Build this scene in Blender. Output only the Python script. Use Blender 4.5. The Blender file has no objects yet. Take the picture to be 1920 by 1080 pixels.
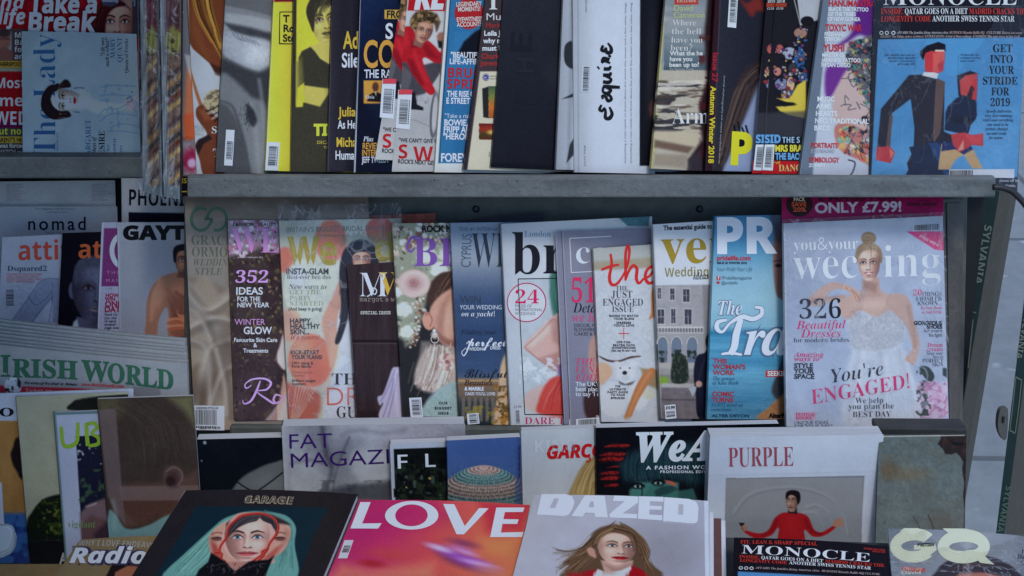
import bpy, math, random, os
import numpy as np
R = math.radians
sc = bpy.context.scene
rng = np.random.RandomState(7)
# ---------------------------------------------------------------- camera, sky, sun, exposure
CZ, PIT, F = 1.75, R(27), 2376.0
SN, CS = math.sin(PIT), math.cos(PIT)
cam = bpy.data.objects.new('camera', bpy.data.cameras.new('camera'))
sc.collection.objects.link(cam)
cam.location = (0, 0, CZ)
cam.rotation_euler = (R(90) - PIT, 0, 0)
cam.data.lens = 36 * F / 1920
cam.data.clip_start, cam.data.clip_end = 0.05, 3000
sc.camera = cam
SUN_EL, SUN_AZ = R(60), R(160)          # azimuth clockwise from +Y: behind the viewer, to the right
w = bpy.data.worlds.new('World'); sc.world = w; w.use_nodes = True
nt = w.node_tree
sky = nt.nodes.new('ShaderNodeTexSky'); sky.sky_type = 'NISHITA'; sky.sun_disc = False
sky.sun_elevation, sky.sun_rotation = SUN_EL, SUN_AZ
sky.air_density, sky.dust_density, sky.ozone_density = 1.0, 0.5, 6.0
bgn = nt.nodes['Background']; bgn.inputs[1].default_value = 0.125
nt.links.new(sky.outputs[0], bgn.inputs[0])
sl = bpy.data.lights.new('sun', 'SUN'); sl.energy = 0.85; sl.angle = R(14); sl.color = (.98, .99, 1)
so = bpy.data.objects.new('sun', sl); sc.collection.objects.link(so)
so.rotation_euler = (R(90) - SUN_EL, 0, R(180) - SUN_AZ)
sc.view_settings.view_transform = 'Standard'; sc.view_settings.look = 'None'
sc.view_settings.exposure = EXPOSURE = 0.54
sc.view_settings.gamma = 1.0
sc.render.film_transparent = False
sc.cycles.max_bounces = 6; sc.cycles.transparent_max_bounces = 12
# ---------------------------------------------------------------- colour and materials
def lin(c):
    c = np.asarray(c, float) / 255.0
    return np.where(c <= .04045, c / 12.92, ((c + .055) / 1.055) ** 2.4)
def mat(name, col=None, rough=.5, spec=.5, metal=0, bump=0, bscale=20, mottle=0, mscale=8, attr=False):
    m = bpy.data.materials.new(name); m.use_nodes = True
    t = m.node_tree; b = t.nodes['Principled BSDF']
    b.inputs['Roughness'].default_value = rough
    b.inputs['Specular IOR Level'].default_value = spec
    b.inputs['Metallic'].default_value = metal
    tc = t.nodes.new('ShaderNodeTexCoord')
    src = None
    if attr:
        a = t.nodes.new('ShaderNodeAttribute'); a.attribute_name = 'Col'; src = a.outputs['Color']
    else:
        b.inputs['Base Color'].default_value = (*col, 1)
    if mottle:
        n = t.nodes.new('ShaderNodeTexNoise'); n.inputs['Scale'].default_value = mscale; n.inputs['Detail'].default_value = 6
        n.inputs['Roughness'].default_value = .65
        t.links.new(tc.outputs['Object'], n.inputs['Vector'])
        r = t.nodes.new('ShaderNodeMapRange'); r.inputs[1].default_value = .3; r.inputs[2].default_value = .7
        r.inputs[3].default_value = 1 - mottle; r.inputs[4].default_value = 1 + mottle
        t.links.new(n.outputs['Fac'], r.inputs[0])
        x = t.nodes.new('ShaderNodeMix'); x.data_type = 'RGBA'; x.blend_type = 'MULTIPLY'; x.inputs[0].default_value = 1
        if src: t.links.new(src, x.inputs[6])
        else: x.inputs[6].default_value = (*col, 1)
        t.links.new(r.outputs[0], x.inputs[7]); src = x.outputs[2]
    if src: t.links.new(src, b.inputs['Base Color'])
    if bump:
        n = t.nodes.new('ShaderNodeTexNoise'); n.inputs['Scale'].default_value = bscale; n.inputs['Detail'].default_value = 4
        t.links.new(tc.outputs['Object'], n.inputs['Vector'])
        k = t.nodes.new('ShaderNodeBump'); k.inputs['Strength'].default_value = bump; k.inputs['Distance'].default_value = .01
        t.links.new(n.outputs['Fac'], k.inputs['Height']); t.links.new(k.outputs[0], b.inputs['Normal'])
    return m
M = {}
M['gloss'] = mat('coated_print', attr=True, rough=.24, spec=.09, bump=.22, bscale=7, mottle=.05, mscale=30)
M['matte'] = mat('uncoated_print', attr=True, rough=.8, spec=.2, bump=.15, bscale=14, mottle=.06, mscale=40)
M['ink'] = mat('ink', attr=True, rough=.35, spec=.16)
M['metal_grey'] = mat('painted_grey_metal', (.19, .198, .192), .5, .3, 0, .12, 60, .22, 35)
M['metal_dark'] = mat('dark_metal', (.05, .05, .047), .55, .4, 0, .1, 40, .25, 30)
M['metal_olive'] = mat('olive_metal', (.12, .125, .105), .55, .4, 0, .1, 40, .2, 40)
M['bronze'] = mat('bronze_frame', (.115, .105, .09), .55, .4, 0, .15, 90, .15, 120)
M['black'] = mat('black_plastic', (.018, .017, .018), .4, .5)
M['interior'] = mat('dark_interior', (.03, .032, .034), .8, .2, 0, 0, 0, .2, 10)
M['plastic'] = mat('white_plastic', (.46, .52, .55), .35, .5, 0, 0, 0, .05, 10)
def pages_mat(name, base):
    m = bpy.data.materials.new(name); m.use_nodes = True; t = m.node_tree; b = t.nodes['Principled BSDF']
    tc = t.nodes.new('ShaderNodeTexCoord'); a = t.nodes.new('ShaderNodeAttribute'); a.attribute_name = 'Lay'
    n = t.nodes.new('ShaderNodeTexNoise'); n.noise_dimensions = '2D'; n.inputs['Scale'].default_value = 1; n.inputs['Detail'].default_value = 3
    mp = t.nodes.new('ShaderNodeMapping'); mp.inputs['Scale'].default_value = (2600, 6, 1)
    t.links.new(a.outputs['Vector'], mp.inputs[0]); t.links.new(mp.outputs[0], n.inputs['Vector'])
    r = t.nodes.new('ShaderNodeValToRGB')
    r.color_ramp.elements[0].position = .35; r.color_ramp.elements[0].color = (base[0] * .55, base[1] * .55, base[2] * .57, 1)
    r.color_ramp.elements[1].position = .6; r.color_ramp.elements[1].color = (*base, 1)
    t.links.new(n.outputs['Fac'], r.inputs[0]); t.links.new(r.outputs[0], b.inputs['Base Color'])
    b.inputs['Roughness'].default_value = .8; b.inputs['Specular IOR Level'].default_value = .2
    return m
M['pages'] = pages_mat('page_edges', (.74, .74, .74))
M['newsprint'] = pages_mat('newsprint_edges', (.55, .54, .5))
def film_mat(nm, hi, lo):
    m = bpy.data.materials.new(nm); m.use_nodes = True; t = m.node_tree
    t.nodes.remove(t.nodes['Principled BSDF']); out = t.nodes['Material Output']
    tr = t.nodes.new('ShaderNodeBsdfTransparent'); tr.inputs[0].default_value = (.97, .975, .98, 1)
    gl = t.nodes.new('ShaderNodeBsdfGlossy'); gl.inputs['Roughness'].default_value = .16
    tc = t.nodes.new('ShaderNodeTexCoord'); n = t.nodes.new('ShaderNodeTexNoise'); n.inputs['Scale'].default_value = 26; n.inputs['Detail'].default_value = 5
    n.inputs['Distortion'].default_value = 1.2
    t.links.new(tc.outputs['Object'], n.inputs['Vector'])
    k = t.nodes.new('ShaderNodeBump'); k.inputs['Strength'].default_value = .22; k.inputs['Distance'].default_value = .01
    t.links.new(n.outputs['Fac'], k.inputs['Height'])
    fr = t.nodes.new('ShaderNodeFresnel'); fr.inputs[0].default_value = 1.5
    t.links.new(k.outputs[0], fr.inputs['Normal']); t.links.new(k.outputs[0], gl.inputs['Normal'])
    mx = t.nodes.new('ShaderNodeMixShader'); mu = t.nodes.new('ShaderNodeMath'); mu.operation = 'MULTIPLY_ADD'
    mu.inputs[1].default_value = .55; mu.inputs[2].default_value = .0; mu.use_clamp = True
    t.links.new(fr.outputs[0], mu.inputs[0]); t.links.new(mu.outputs[0], mx.inputs[0])
    t.links.new(tr.outputs[0], mx.inputs[1]); t.links.new(gl.outputs[0], mx.inputs[2])
    mp = t.nodes.new('ShaderNodeMapping'); mp.inputs['Rotation'].default_value = (.3, .5, .6); mp.inputs['Scale'].default_value = (1, 1, .35)
    n2 = t.nodes.new('ShaderNodeTexNoise'); n2.inputs['Scale'].default_value = 17; n2.inputs['Detail'].default_value = 3; n2.inputs['Distortion'].default_value = 2.5
    t.links.new(tc.outputs['Object'], mp.inputs[0]); t.links.new(mp.outputs[0], n2.inputs['Vector'])
    q = [t.nodes.new('ShaderNodeMath') for _ in range(3)]
    q[0].operation = 'SUBTRACT'; q[0].inputs[1].default_value = .5; q[1].operation = 'ABSOLUTE'
    t.links.new(n2.outputs['Fac'], q[0].inputs[0]); t.links.new(q[0].outputs[0], q[1].inputs[0])
    rr = t.nodes.new('ShaderNodeMapRange'); rr.inputs[1].default_value = 0; rr.inputs[2].default_value = .022; rr.inputs[3].default_value = hi; rr.inputs[4].default_value = lo
    t.links.new(q[1].outputs[0], rr.inputs[0])
    df = t.nodes.new('ShaderNodeBsdfDiffuse'); df.inputs[0].default_value = (.8, .82, .84, 1); t.links.new(k.outputs[0], df.inputs['Normal'])
    m2 = t.nodes.new('ShaderNodeMixShader'); t.links.new(rr.outputs[0], m2.inputs[0]); t.links.new(mx.outputs[0], m2.inputs[1]); t.links.new(df.outputs[0], m2.inputs[2]); t.links.new(m2.outputs[0], out.inputs[0])
    return m
M['film'] = film_mat('clear_film', .28, .03); M['film_smooth'] = film_mat('smooth_clear_film', .07, .01)
# ---------------------------------------------------------------- geometry helpers
def to_world(c):
    c = np.asarray(c, float)
    return np.stack([c[..., 0], c[..., 1] * SN + c[..., 2] * CS, CZ + c[..., 1] * CS - c[..., 2] * SN], -1)
class Plane:
    """A plane by its depth at one pixel and its two slopes (a: to the right, b: upwards) in metres per metre."""
    def __init__(s, D, a=0, b=0, ref=(960, 540)):
        s.a, s.b = a, b
        X0, Y0 = D * (ref[0] - 960) / F, D * (540 - ref[1]) / F
        s.k = D - a * X0 - b * Y0
        n = np.array([a, b, -1.0]); s.n = n / np.linalg.norm(n)
    def cam(s, px, py):
        u = (np.asarray(px, float) - 960) / F; v = (540 - np.asarray(py, float)) / F
        z = s.k / (1 - s.a * u - s.b * v)
        return np.stack([u * z, v * z, z], -1)
    def at(s, px, py, off=0):
        return to_world(s.cam(px, py) + s.n * off)
VERT, HORIZ = -math.tan(PIT), 1 / math.tan(PIT)
def homography(src, dst):
    A, b = [], []
    for (x, y), (X, Y) in zip(src, dst):
        A += [[x, y, 1, 0, 0, 0, -X * x, -X * y], [0, 0, 0, x, y, 1, -Y * x, -Y * y]]; b += [X, Y]
    return np.append(np.linalg.solve(np.array(A, float), np.array(b, float)), 1).reshape(3, 3)
def hmap(H, x, y):
    x = np.asarray(x, float); y = np.asarray(y, float)
    d = H[2, 0] * x + H[2, 1] * y + H[2, 2]
    return (H[0, 0] * x + H[0, 1] * y + H[0, 2]) / d, (H[1, 0] * x + H[1, 1] * y + H[1, 2]) / d
def link_mesh(name, verts, faces, m, parent=None, col=None, smooth=False, lay=None):
    me = bpy.data.meshes.new(name)
    o = bpy.data.objects.new(name, me); sc.collection.objects.link(o)
    v = np.asarray(verts, float)
    if parent is not None:
        v = v - np.array(parent.location if parent.parent is None else parent['_base'])
        o.parent = parent
        o['_base'] = list(parent.location if parent.parent is None else parent['_base'])
    if isinstance(faces, np.ndarray):
        nf, k = faces.shape
        me.vertices.add(len(v)); me.vertices.foreach_set('co', v.ravel())
        me.loops.add(nf * k); me.loops.foreach_set('vertex_index', faces.ravel().astype(np.int32))
        me.polygons.add(nf); me.polygons.foreach_set('loop_start', np.arange(0, nf * k, k, dtype=np.int32))
        me.update(calc_edges=True)
    else:
        me.from_pydata([tuple(p) for p in v], [], [tuple(f) for f in faces])
    if col is not None:
        at = me.color_attributes.new('Col', 'FLOAT_COLOR', 'POINT')
        c4 = np.ones((len(v), 4)); c4[:, :3] = col
        at.data.foreach_set('color', c4.ravel())
    if lay is not None:
        at = me.attributes.new('Lay', 'FLOAT_VECTOR', 'POINT'); at.data.foreach_set('vector', np.asarray(lay, float).ravel())
    if smooth: me.polygons.foreach_set('use_smooth', np.ones(len(me.polygons), bool))
    me.materials.append(m)
    return o
def empty(name, loc, label, cat, group=None, kind=None):
    o = bpy.data.objects.new(name, None); sc.collection.objects.link(o)
    o.location = tuple(loc); o.empty_display_size = .05
    o['label'] = label; o['category'] = cat
    if group: o['group'] = group
    return o
def prism(front, back):
    """closed box between two 4-point outlines (world points)"""
    v = np.concatenate([front, back]); n = len(front)
    f = [tuple(range(n)), tuple(range(2 * n - 1, n - 1, -1))]
    for i in range(n): f.append((i, i + n, (i + 1) % n + n, (i + 1) % n))
    return v, f
def bevel(o, w=.002, seg=2):
    b = o.modifiers.new('edge', 'BEVEL'); b.width = w; b.segments = seg; b.limit_method = 'ANGLE'
    return o
def slab(name, quad, pl, th, m, parent, bev=.0015):
    """a slab whose front face is the pixel quad on plane pl, th thick away from the viewer"""
    q = np.array(quad, float)
    fr = pl.at(q[:, 0], q[:, 1]); bk = pl.at(q[:, 0], q[:, 1], -th)
    v, f = prism(fr, bk)
    o = link_mesh(name, v, f, m, parent)
    return bevel(o, bev) if bev else o
def tube(name, pts, r, m, parent=None, seg=10):
    pts = np.array(pts, float); V, Fc = [], []
    for i, p in enumerate(pts):
        t = pts[min(i + 1, len(pts) - 1)] - pts[max(i - 1, 0)]; t /= np.linalg.norm(t)
        a = np.cross(t, [.3, .2, 1]); a /= np.linalg.norm(a); b = np.cross(t, a)
        rr = r[i] if hasattr(r, '__len__') else r
        for k in range(seg):
            q = 2 * math.pi * k / seg; V.append(p + rr * (math.cos(q) * a + math.sin(q) * b))
    for i in range(len(pts) - 1):
        for k in range(seg):
            Fc.append((i * seg + k, i * seg + (k + 1) % seg, (i + 1) * seg + (k + 1) % seg, (i + 1) * seg + k))
    Fc.append(tuple(range(seg))[::-1]); Fc.append(tuple(range((len(pts) - 1) * seg, len(pts) * seg)))
    return link_mesh(name, V, Fc, m, parent, smooth=True)
# ---------------------------------------------------------------- lettering
_FD = None
try:
    _p = os.path.join(bpy.utils.system_resource('DATAFILES'), 'fonts', 'NotoSansMath-Regular.woff2')
    if os.path.exists(_p): _FD = bpy.data.fonts.load(_p)
except Exception:
    _FD = None
_ST = {'sb': (0x1D400, 0x1D41A, 0x1D7CE), 'si': (0x1D434, 0x1D44E, 0x1D7CE), 'sbi': (0x1D468, 0x1D482, 0x1D7CE), 'sc': (0x1D4D0, 0x1D4EA, 0),
       'n': (0x1D5A0, 0x1D5BA, 0x1D7E2), 'nb': (0x1D5D4, 0x1D5EE, 0x1D7EC), 'nbi': (0x1D63C, 0x1D656, 0x1D7EC), 'ni': (0x1D608, 0x1D622, 0x1D7E2), 'm': (0x1D670, 0x1D68A, 0x1D7F6)}
def _conv(s, st):
    if st == 'g': return s
    A, a, d = _ST[st]; o = ''
    for c in s:
        if 'A' <= c <= 'Z': o += chr(A + ord(c) - 65)
        elif st == 'si' and c == 'h': o += chr(0x210E)
        elif 'a' <= c <= 'z': o += chr(a + ord(c) - 97)
        elif c.isdigit() and d: o += chr(d + ord(c) - 48)
        else: o += c
    return o
_tc = {}; _cap = {}
def glyphs(s, st, off, sp):
    """string -> (N x 2 points with cap height 1, triangles/polygons)"""
    if off < 0 and st[0] == 's': off = max(off, -.007)
    key = (s, st, off, sp)
    if key in _tc: return _tc[key]
    cu = bpy.data.curves.new('t', 'FONT'); cu.body = _conv(s, st); cu.offset = off; cu.space_character = sp; cu.resolution_u = 4
    if st != 'g' and _FD: cu.font = _FD
    o = bpy.data.objects.new('t', cu); sc.collection.objects.link(o)
    ev = o.evaluated_get(bpy.context.evaluated_depsgraph_get()); me = ev.to_mesh()
    n = len(me.vertices); co = np.zeros(n * 3); me.vertices.foreach_get('co', co)
    fc = [tuple(p.vertices) for p in me.polygons]
    ev.to_mesh_clear(); bpy.data.objects.remove(o); bpy.data.curves.remove(cu)
    if st not in _cap:
        _cap[st] = 1.0; H, _ = glyphs('H', st, 0, 1.0); _cap[st] = float(H[:, 1].max()); _tc.pop(('H', st, 0, 1.0), None)
    cap = _cap[st]
    _tc[key] = (co.reshape(-1, 3)[:, :2] / cap, fc)
    return _tc[key]
# ---------------------------------------------------------------- painter on a printed sheet
def spline(p, closed=False, n=8):
    p = np.array(p, float); N = len(p); out = []
    rngi = range(N) if closed else range(N - 1)
    for i in rngi:
        if closed: a, b, c, d = p[i - 1], p[i], p[(i + 1) % N], p[(i + 2) % N]
        else: a, b, c, d = p[max(i - 1, 0)], p[i], p[i + 1], p[min(i + 2, N - 1)]
        for t in np.linspace(0, 1, n, endpoint=False):
            out.append(.5 * ((2 * b) + (c - a) * t + (2 * a - 5 * b + 4 * c - d) * t * t + (3 * b - a - 3 * c + d) * t ** 3))
    if not closed: out.append(p[-1])
    return np.array(out)
def vnoise(x, y, seed):
    r = np.random.RandomState(seed); T = r.rand(64, 64)
    xi = np.floor(x).astype(int); yi = np.floor(y).astype(int); fx = x - xi; fy = y - yi
    fx = fx * fx * (3 - 2 * fx); fy = fy * fy * (3 - 2 * fy)
    g = lambda i, j: T[i % 64, j % 64]
    return (g(xi, yi) * (1 - fx) + g(xi + 1, yi) * fx) * (1 - fy) + (g(xi, yi + 1) * (1 - fx) + g(xi + 1, yi + 1) * fx) * fy
def fbm(x, y, seed, oct=4):
    s = 0; a = .5; t = 0
    for i in range(oct):
        s = s + a * vnoise(x * 2 ** i, y * 2 ** i, seed + i); t += a; a *= .5
    return s / t
PRINT_STEP = 1.4
def tone(c): return np.clip(np.asarray(c, float) * np.array([.89, .95, .95]) - np.array([11., 13., 9.]), 4, 255)
class Sheet:
    """A printed sheet: a fine grid of vertices on a plane whose vertex colours are the ink. Art coordinates are pixels of the
    photograph, or the sheet's own width x height units when rect is given."""
    def __init__(s, quad, plane, bg, wr, rect=None, vis=1.0, bump=None, step=None, visv=1.0):
        s.pl, s.wr, s.rect = plane, lin(tone(wr)), rect
        q = np.array(quad, float); s.q = q
        unit = [(0, 0), (1, 0), (1, 1), (0, 1)]
        s.Hq = homography(unit, q); s.Hi = np.linalg.inv(s.Hq)
        st = step or PRINT_STEP
        W = max(np.linalg.norm(q[1] - q[0]), np.linalg.norm(q[2] - q[3])); Hh = max(np.linalg.norm(q[3] - q[0]), np.linalg.norm(q[2] - q[1]))
        def axis(L, v):
            a = np.linspace(0, v, max(3, int(L * v / st)))
            if v < 1: a = np.concatenate([a, np.linspace(v, 1, max(3, int(L * (1 - v) / 9)))[1:]])
            return a
        su, sv = axis(W, vis), axis(Hh, visv)
        s.U, s.V = np.meshgrid(su, sv)
        s.bump = bump
        if rect: s.X, s.Y = s.U * rect[0], s.V * rect[1]
        else: s.X, s.Y = hmap(s.Hq, s.U, s.V)
        s.c = np.zeros(s.X.shape + (3,)); s.c[:] = bg
        s.lay = []
    def uv(s, x, y):
        if s.rect: return np.asarray(x, float) / s.rect[0], np.asarray(y, float) / s.rect[1]
        return hmap(s.Hi, x, y)
    def p3(s, x, y, off=0.0):
        u, v = s.uv(x, y)
        px, py = hmap(s.Hq, u, v) if s.rect else (x, y)
        c = s.pl.cam(px, py)
        o = np.zeros(np.shape(px)) + off
        if s.bump: o = o + s.bump(u, v)
        return to_world(c + s.pl.n * o[..., None])
    def alb(s, c):
        return np.clip(.8 * lin(tone(c)) / s.wr, .006, .86)
    # ---- painting
    def _sel(s, x0, y0, x1, y1):
        return np.nonzero((s.X >= x0) & (s.X <= x1) & (s.Y >= y0) & (s.Y <= y1))
    def _put(s, idx, a, col):
        a = np.clip(a, 0, 1)[:, None]
        s.c[idx] = s.c[idx] * (1 - a) + np.asarray(col, float) * a
    def _sd(s, idx, P, closed=True):
        x, y = s.X[idx], s.Y[idx]
        d2 = np.full(len(x), 1e18); ins = np.zeros(len(x), bool); ti = np.zeros(len(x))
        n = len(P)
        for i in range(n if closed else n - 1):
            a, b = P[i], P[(i + 1) % n]; e = b - a; L = e @ e + 1e-12
            t = np.clip(((x - a[0]) * e[0] + (y - a[1]) * e[1]) / L, 0, 1)
            dd = (x - a[0] - t * e[0]) ** 2 + (y - a[1] - t * e[1]) ** 2
            m = dd < d2; d2 = np.where(m, dd, d2); ti = np.where(m, i + t, ti)
            if closed:
                cr = ((a[1] > y) != (b[1] > y))
                with np.errstate(divide='ignore', invalid='ignore'):
                    ins ^= cr & (x < (b[0] - a[0]) * (y - a[1]) / (b[1] - a[1] + 1e-15) + a[0])
        d = np.sqrt(d2)
        return (np.where(ins, d, -d) if closed else d), ti
    def poly(s, pts, col, blur=1.0, a=1.0, smooth=False):
        P = spline(pts, True, 6) if smooth else np.array(pts, float)
        b = blur
        idx = s._sel(P[:, 0].min() - b, P[:, 1].min() - b, P[:, 0].max() + b, P[:, 1].max() + b)
        if not len(idx[0]): return s
        d, _ = s._sd(idx, P)
        t = np.clip(.5 + d / (2 * b), 0, 1); t = t * t * (3 - 2 * t)
        s._put(idx, t * a, col); return s
    def rect_(s, x0, y0, x1, y1, col, blur=.8, a=1.0):
        return s.poly([(x0, y0), (x1, y0), (x1, y1), (x0, y1)], col, blur, a)
    def ell(s, cx, cy, rx, ry, col, blur=.15, a=1.0, rot=0):
        r = max(rx, ry) * (1 + blur) + 1
        idx = s._sel(cx - r, cy - r, cx + r, cy + r)
        if not len(idx[0]): return s
        c, n = math.cos(R(rot)), math.sin(R(rot)); x = s.X[idx] - cx; y = s.Y[idx] - cy
        q = np.sqrt(((x * c + y * n) / rx) ** 2 + ((-x * n + y * c) / ry) ** 2)
        t = np.clip((1 + blur - q) / (2 * blur), 0, 1); t = t * t * (3 - 2 * t)
        s._put(idx, t * a, col); return s
    def line(s, pts, w, col, blur=.8, a=1.0, smooth=True):
        P = spline(pts, False, 6) if smooth and len(pts) > 2 else np.array(pts, float)
        wm = max(w) if hasattr(w, '__len__') else w
        b = wm / 2 + blur
        idx = s._sel(P[:, 0].min() - b, P[:, 1].min() - b, P[:, 0].max() + b, P[:, 1].max() + b)
        if not len(idx[0]): return s
        d, ti = s._sd(idx, P, False)
        if hasattr(w, '__len__'): ww = np.interp(ti / max(1, len(P) - 1), np.linspace(0, 1, len(w)), w)
        else: ww = w
        s._put(idx, a * np.clip((ww / 2 + blur - d) / (2 * blur), 0, 1), col); return s
    def dim(s, *k):
        """tone a whole printed picture"""
        s.c *= np.array(k, float); return s
    def strands(s, g0, g1, n, w, cols, a=.7, jit=2, seed=1, blur=.7, lo=0., hi=1.):
        r = np.random.RandomState(seed); A, B = spline(g0, False, 5), spline(g1, False, 5)
        k = min(len(A), len(B)); A, B = A[:k], B[:k]
        for i in range(n):
            t = r.rand(); P = A * (1 - t) + B * t + r.randn(2) * jit + np.cumsum(r.randn(k, 2) * jit * .15, 0)
            i0 = int(r.uniform(lo, .4) * k * r.rand()); i1 = max(i0 + 3, int(k * r.uniform(.6, hi)))
            s.line(P[i0:i1], w * r.uniform(.5, 1.4), cols[r.randint(len(cols))], blur, a * r.uniform(.4, 1), smooth=False)
        return s
    def grad(s, x0, y0, x1, y1, stops, a=1.0, clip=None):
        """linear gradient of colours from (x0,y0) to (x1,y1); clip = (xa,ya,xb,yb) box"""
        idx = s._sel(*clip) if clip else np.nonzero(np.ones(s.X.shape, bool))
        e = np.array([x1 - x0, y1 - y0], float)
        t = np.clip(((s.X[idx] - x0) * e[0] + (s.Y[idx] - y0) * e[1]) / (e @ e), 0, 1)
        ks = np.linspace(0, 1, len(stops)) if not isinstance(stops[0][0], (tuple, list)) else [q[1] for q in stops]
        cs = np.array([q if not isinstance(q[0], (tuple, list)) else q[0] for q in stops], float)
        col = np.stack([np.interp(t, ks, cs[:, i]) for i in range(3)], -1)
        s.c[idx] = s.c[idx] * (1 - a) + col * a; return s
    def noise(s, amp, scale, seed=1, clip=None, sx=1., sy=1., oct=4, tint=(1, 1, 1)):
        idx = s._sel(*clip) if clip else np.nonzero(np.ones(s.X.shape, bool))
        n = fbm(s.X[idx] / scale * sx + 7, s.Y[idx] / scale * sy + 3, seed, oct) - .5
        s.c[idx] = np.clip(s.c[idx] + (n * 2 * amp)[:, None] * np.array(tint), 0, 255); return s
    def blotch(s, col, thr, soft, scale, seed=1, clip=None, a=1.0, sx=1., sy=1., pts=None, blur=3):
        """noise-shaped patches of one colour, in a box or polygon"""
        if pts is not None:
            P = np.array(pts, float); clip = (P[:, 0].min(), P[:, 1].min(), P[:, 0].max(), P[:, 1].max())
        idx = s._sel(*clip) if clip else np.nonzero(np.ones(s.X.shape, bool))
        if not len(idx[0]): return s
        n = fbm(s.X[idx] / scale * sx + 11, s.Y[idx] / scale * sy + 5, seed, 4)
        t = np.clip((n - thr) / soft, 0, 1)
        if pts is not None:
            d, _ = s._sd(idx, P); t = t * np.clip(.5 + d / (2 * blur), 0, 1)
        s._put(idx, t * a, col); return s
    def face(s, cx, cy, h, skin=(205, 160, 140), rot=0, yaw=0, lips=(150, 50, 55), hair=(40, 30, 28), iris=(60, 60, 70), wid=.74, light=-1, base=True, brow=None, smile=0, tone=1.0, mouth_w=.27, es=1.0):
        """a painted face: h half its height from crown line to chin"""
        c, n = math.cos(R(rot)), math.sin(R(rot)); skin = np.array(skin, float)
        f = lambda u, v: (cx + h * (u * c - v * n), cy + h * (u * n + v * c))
        sh = skin * np.array([.66, .58, .56]); hi = np.minimum(skin * 1.13 + 8, 250)
        kx = max(.92, wid / .74)
        def E(u, v, ru, rv, col, blur=.5, a=1, r=0): s.ell(*f(u * kx, v), ru * h * kx, rv * h, col, blur, a, rot + r)
        def Lc(p, w, col, blur=.6, a=1): s.line([f(q[0] * kx, q[1]) for q in p], [x * h for x in w] if hasattr(w, '__len__') else w * h, col, blur, a)
        if base:
            pts = [(-.55, -.95), (0, -1.08), (.55, -.95), (wid, -.35), (wid * .96, .2), (wid * .72, .66), (.26, .97), (0, 1.02), (-.26, .97), (-wid * .72, .66), (-wid * .96, .2), (-wid, -.35)]
            FP = spline([f(u + yaw * .06 * (v + .5), v) for u, v in pts], True, 6); fb = max(1, h * .03)
            fi = s._sel(FP[:, 0].min() - h, FP[:, 1].min() - h, FP[:, 0].max() + h, FP[:, 1].max() + h); c0 = s.c[fi].copy()
            fm, _ = s._sd(fi, FP); fm = np.clip(.5 + fm / (2 * fb), 0, 1); fm = (fm * fm * (3 - 2 * fm))[:, None]
            s.c[fi] = skin
        E(-light * .62, .25, .34, .75, sh, .7, .75); E(-light * .5, .72, .4, .3, sh, .8, .5)
        E(light * .62, .5, .2, .5, sh, .9, .35); E(0, -.98, .7, .22, sh, .9, .45); E(light * .7, -.1, .16, .6, sh, .9, .4); E(-light * .78, -.1, .2, .8, sh * .8, .9, .6)
        E(light * .15 + yaw, -.55, .4, .3, hi, .9, .5); E(light * .35 + yaw * .6, .2, .2, .17, hi, .9, .6)
        E(yaw * .8, .86, .2, .1, hi, .9, .4)
        bc = brow if brow is not None else np.array(hair, float) * .9
        for sgn in (-1, 1):
            ux = sgn * .33 + yaw * (1 - .12 * sgn * np.sign(yaw)); q = 1 - .35 * max(0, sgn * yaw)
            E(ux, -.12, .24 * q, .15, sh, .8, .6)
            E(ux, -.08, .15 * q * es, .062 * es, (225, 218, 214), .35, .85 * tone)
            E(ux + yaw * .1, -.085, .068 * es, .07 * es, iris, .3, 1)
            E(ux + yaw * .1, -.085, .03 * es, .033 * es, (12, 10, 12), .4, 1)
            Lc([(ux - .19 * q, -.06), (ux - .05, -.16), (ux + .07, -.16), (ux + .19 * q, -.07)], .045, (30, 20, 20), .5, .95)
            Lc([(ux - .14 * q, -.03), (ux, .0), (ux + .15 * q, -.04)], .02, sh * .7, .5, .6)
            Lc([(ux - sgn * .2 * q, -.26), (ux, -.33), (ux + sgn * .24 * q, -.26)], (.07, .075, .025), bc, .6, .85)
        nx = yaw * 1.35
        Lc([(yaw * .9 - light * .09, -.2), (nx * .95 - light * .1, .08), (nx - light * .13, .26)], .06, sh, h * .05, .6)
        Lc([(yaw * .9 + light * .02, -.25), (nx, .2)], .06, hi, h * .05, .7)
        E(nx, .27, .12, .09, hi, .8, .4)
        E(nx - .1, .335, .05, .028, sh * .55, .6, .9); E(nx + .1, .335, .05, .028, sh * .55, .6, .9)
        E(nx, .37, .14, .03, sh, .9, .6)
        mx = yaw * 1.15; lips = np.array(lips, float); mw = mouth_w
        E(mx, .78, .2, .05, sh, .9, .6)
        s.poly([f((mx + u) * kx, v) for u, v in [(-mw, .57 - smile * .05), (-.09, .5), (0, .525), (.09, .5), (mw, .57 - smile * .05), (.1, .57 + smile * .05), (-.1, .57 + smile * .05)]], lips * .85, max(.7, h * .02), smooth=True)
        s.poly([f((mx + u) * kx, v) for u, v in [(-mw, .57 - smile * .05), (0, .585 + smile * .04), (mw, .57 - smile * .05), (.12, .68), (-.12, .68)]], lips, max(.7, h * .02), smooth=True)
        if smile: E(mx, .585, mw * .75, .04 * smile, (235, 230, 226), .3, .9)
        else: Lc([(mx - mw, .57), (mx, .59), (mx + mw, .57)], .028, lips * .4, .5, .9)
        E(mx, .645, .1, .025, np.minimum(lips * 1.35 + 20, 255), .8, .5)
        if base:
            g = np.random.RandomState(int(cx)).randn(len(fi[0]))[:, None]
            s.c[fi] = c0 * (1 - fm) + np.clip(s.c[fi] + g * 2.5 * np.array([1, .9, .9]), 0, 255) * fm
        return f
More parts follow.
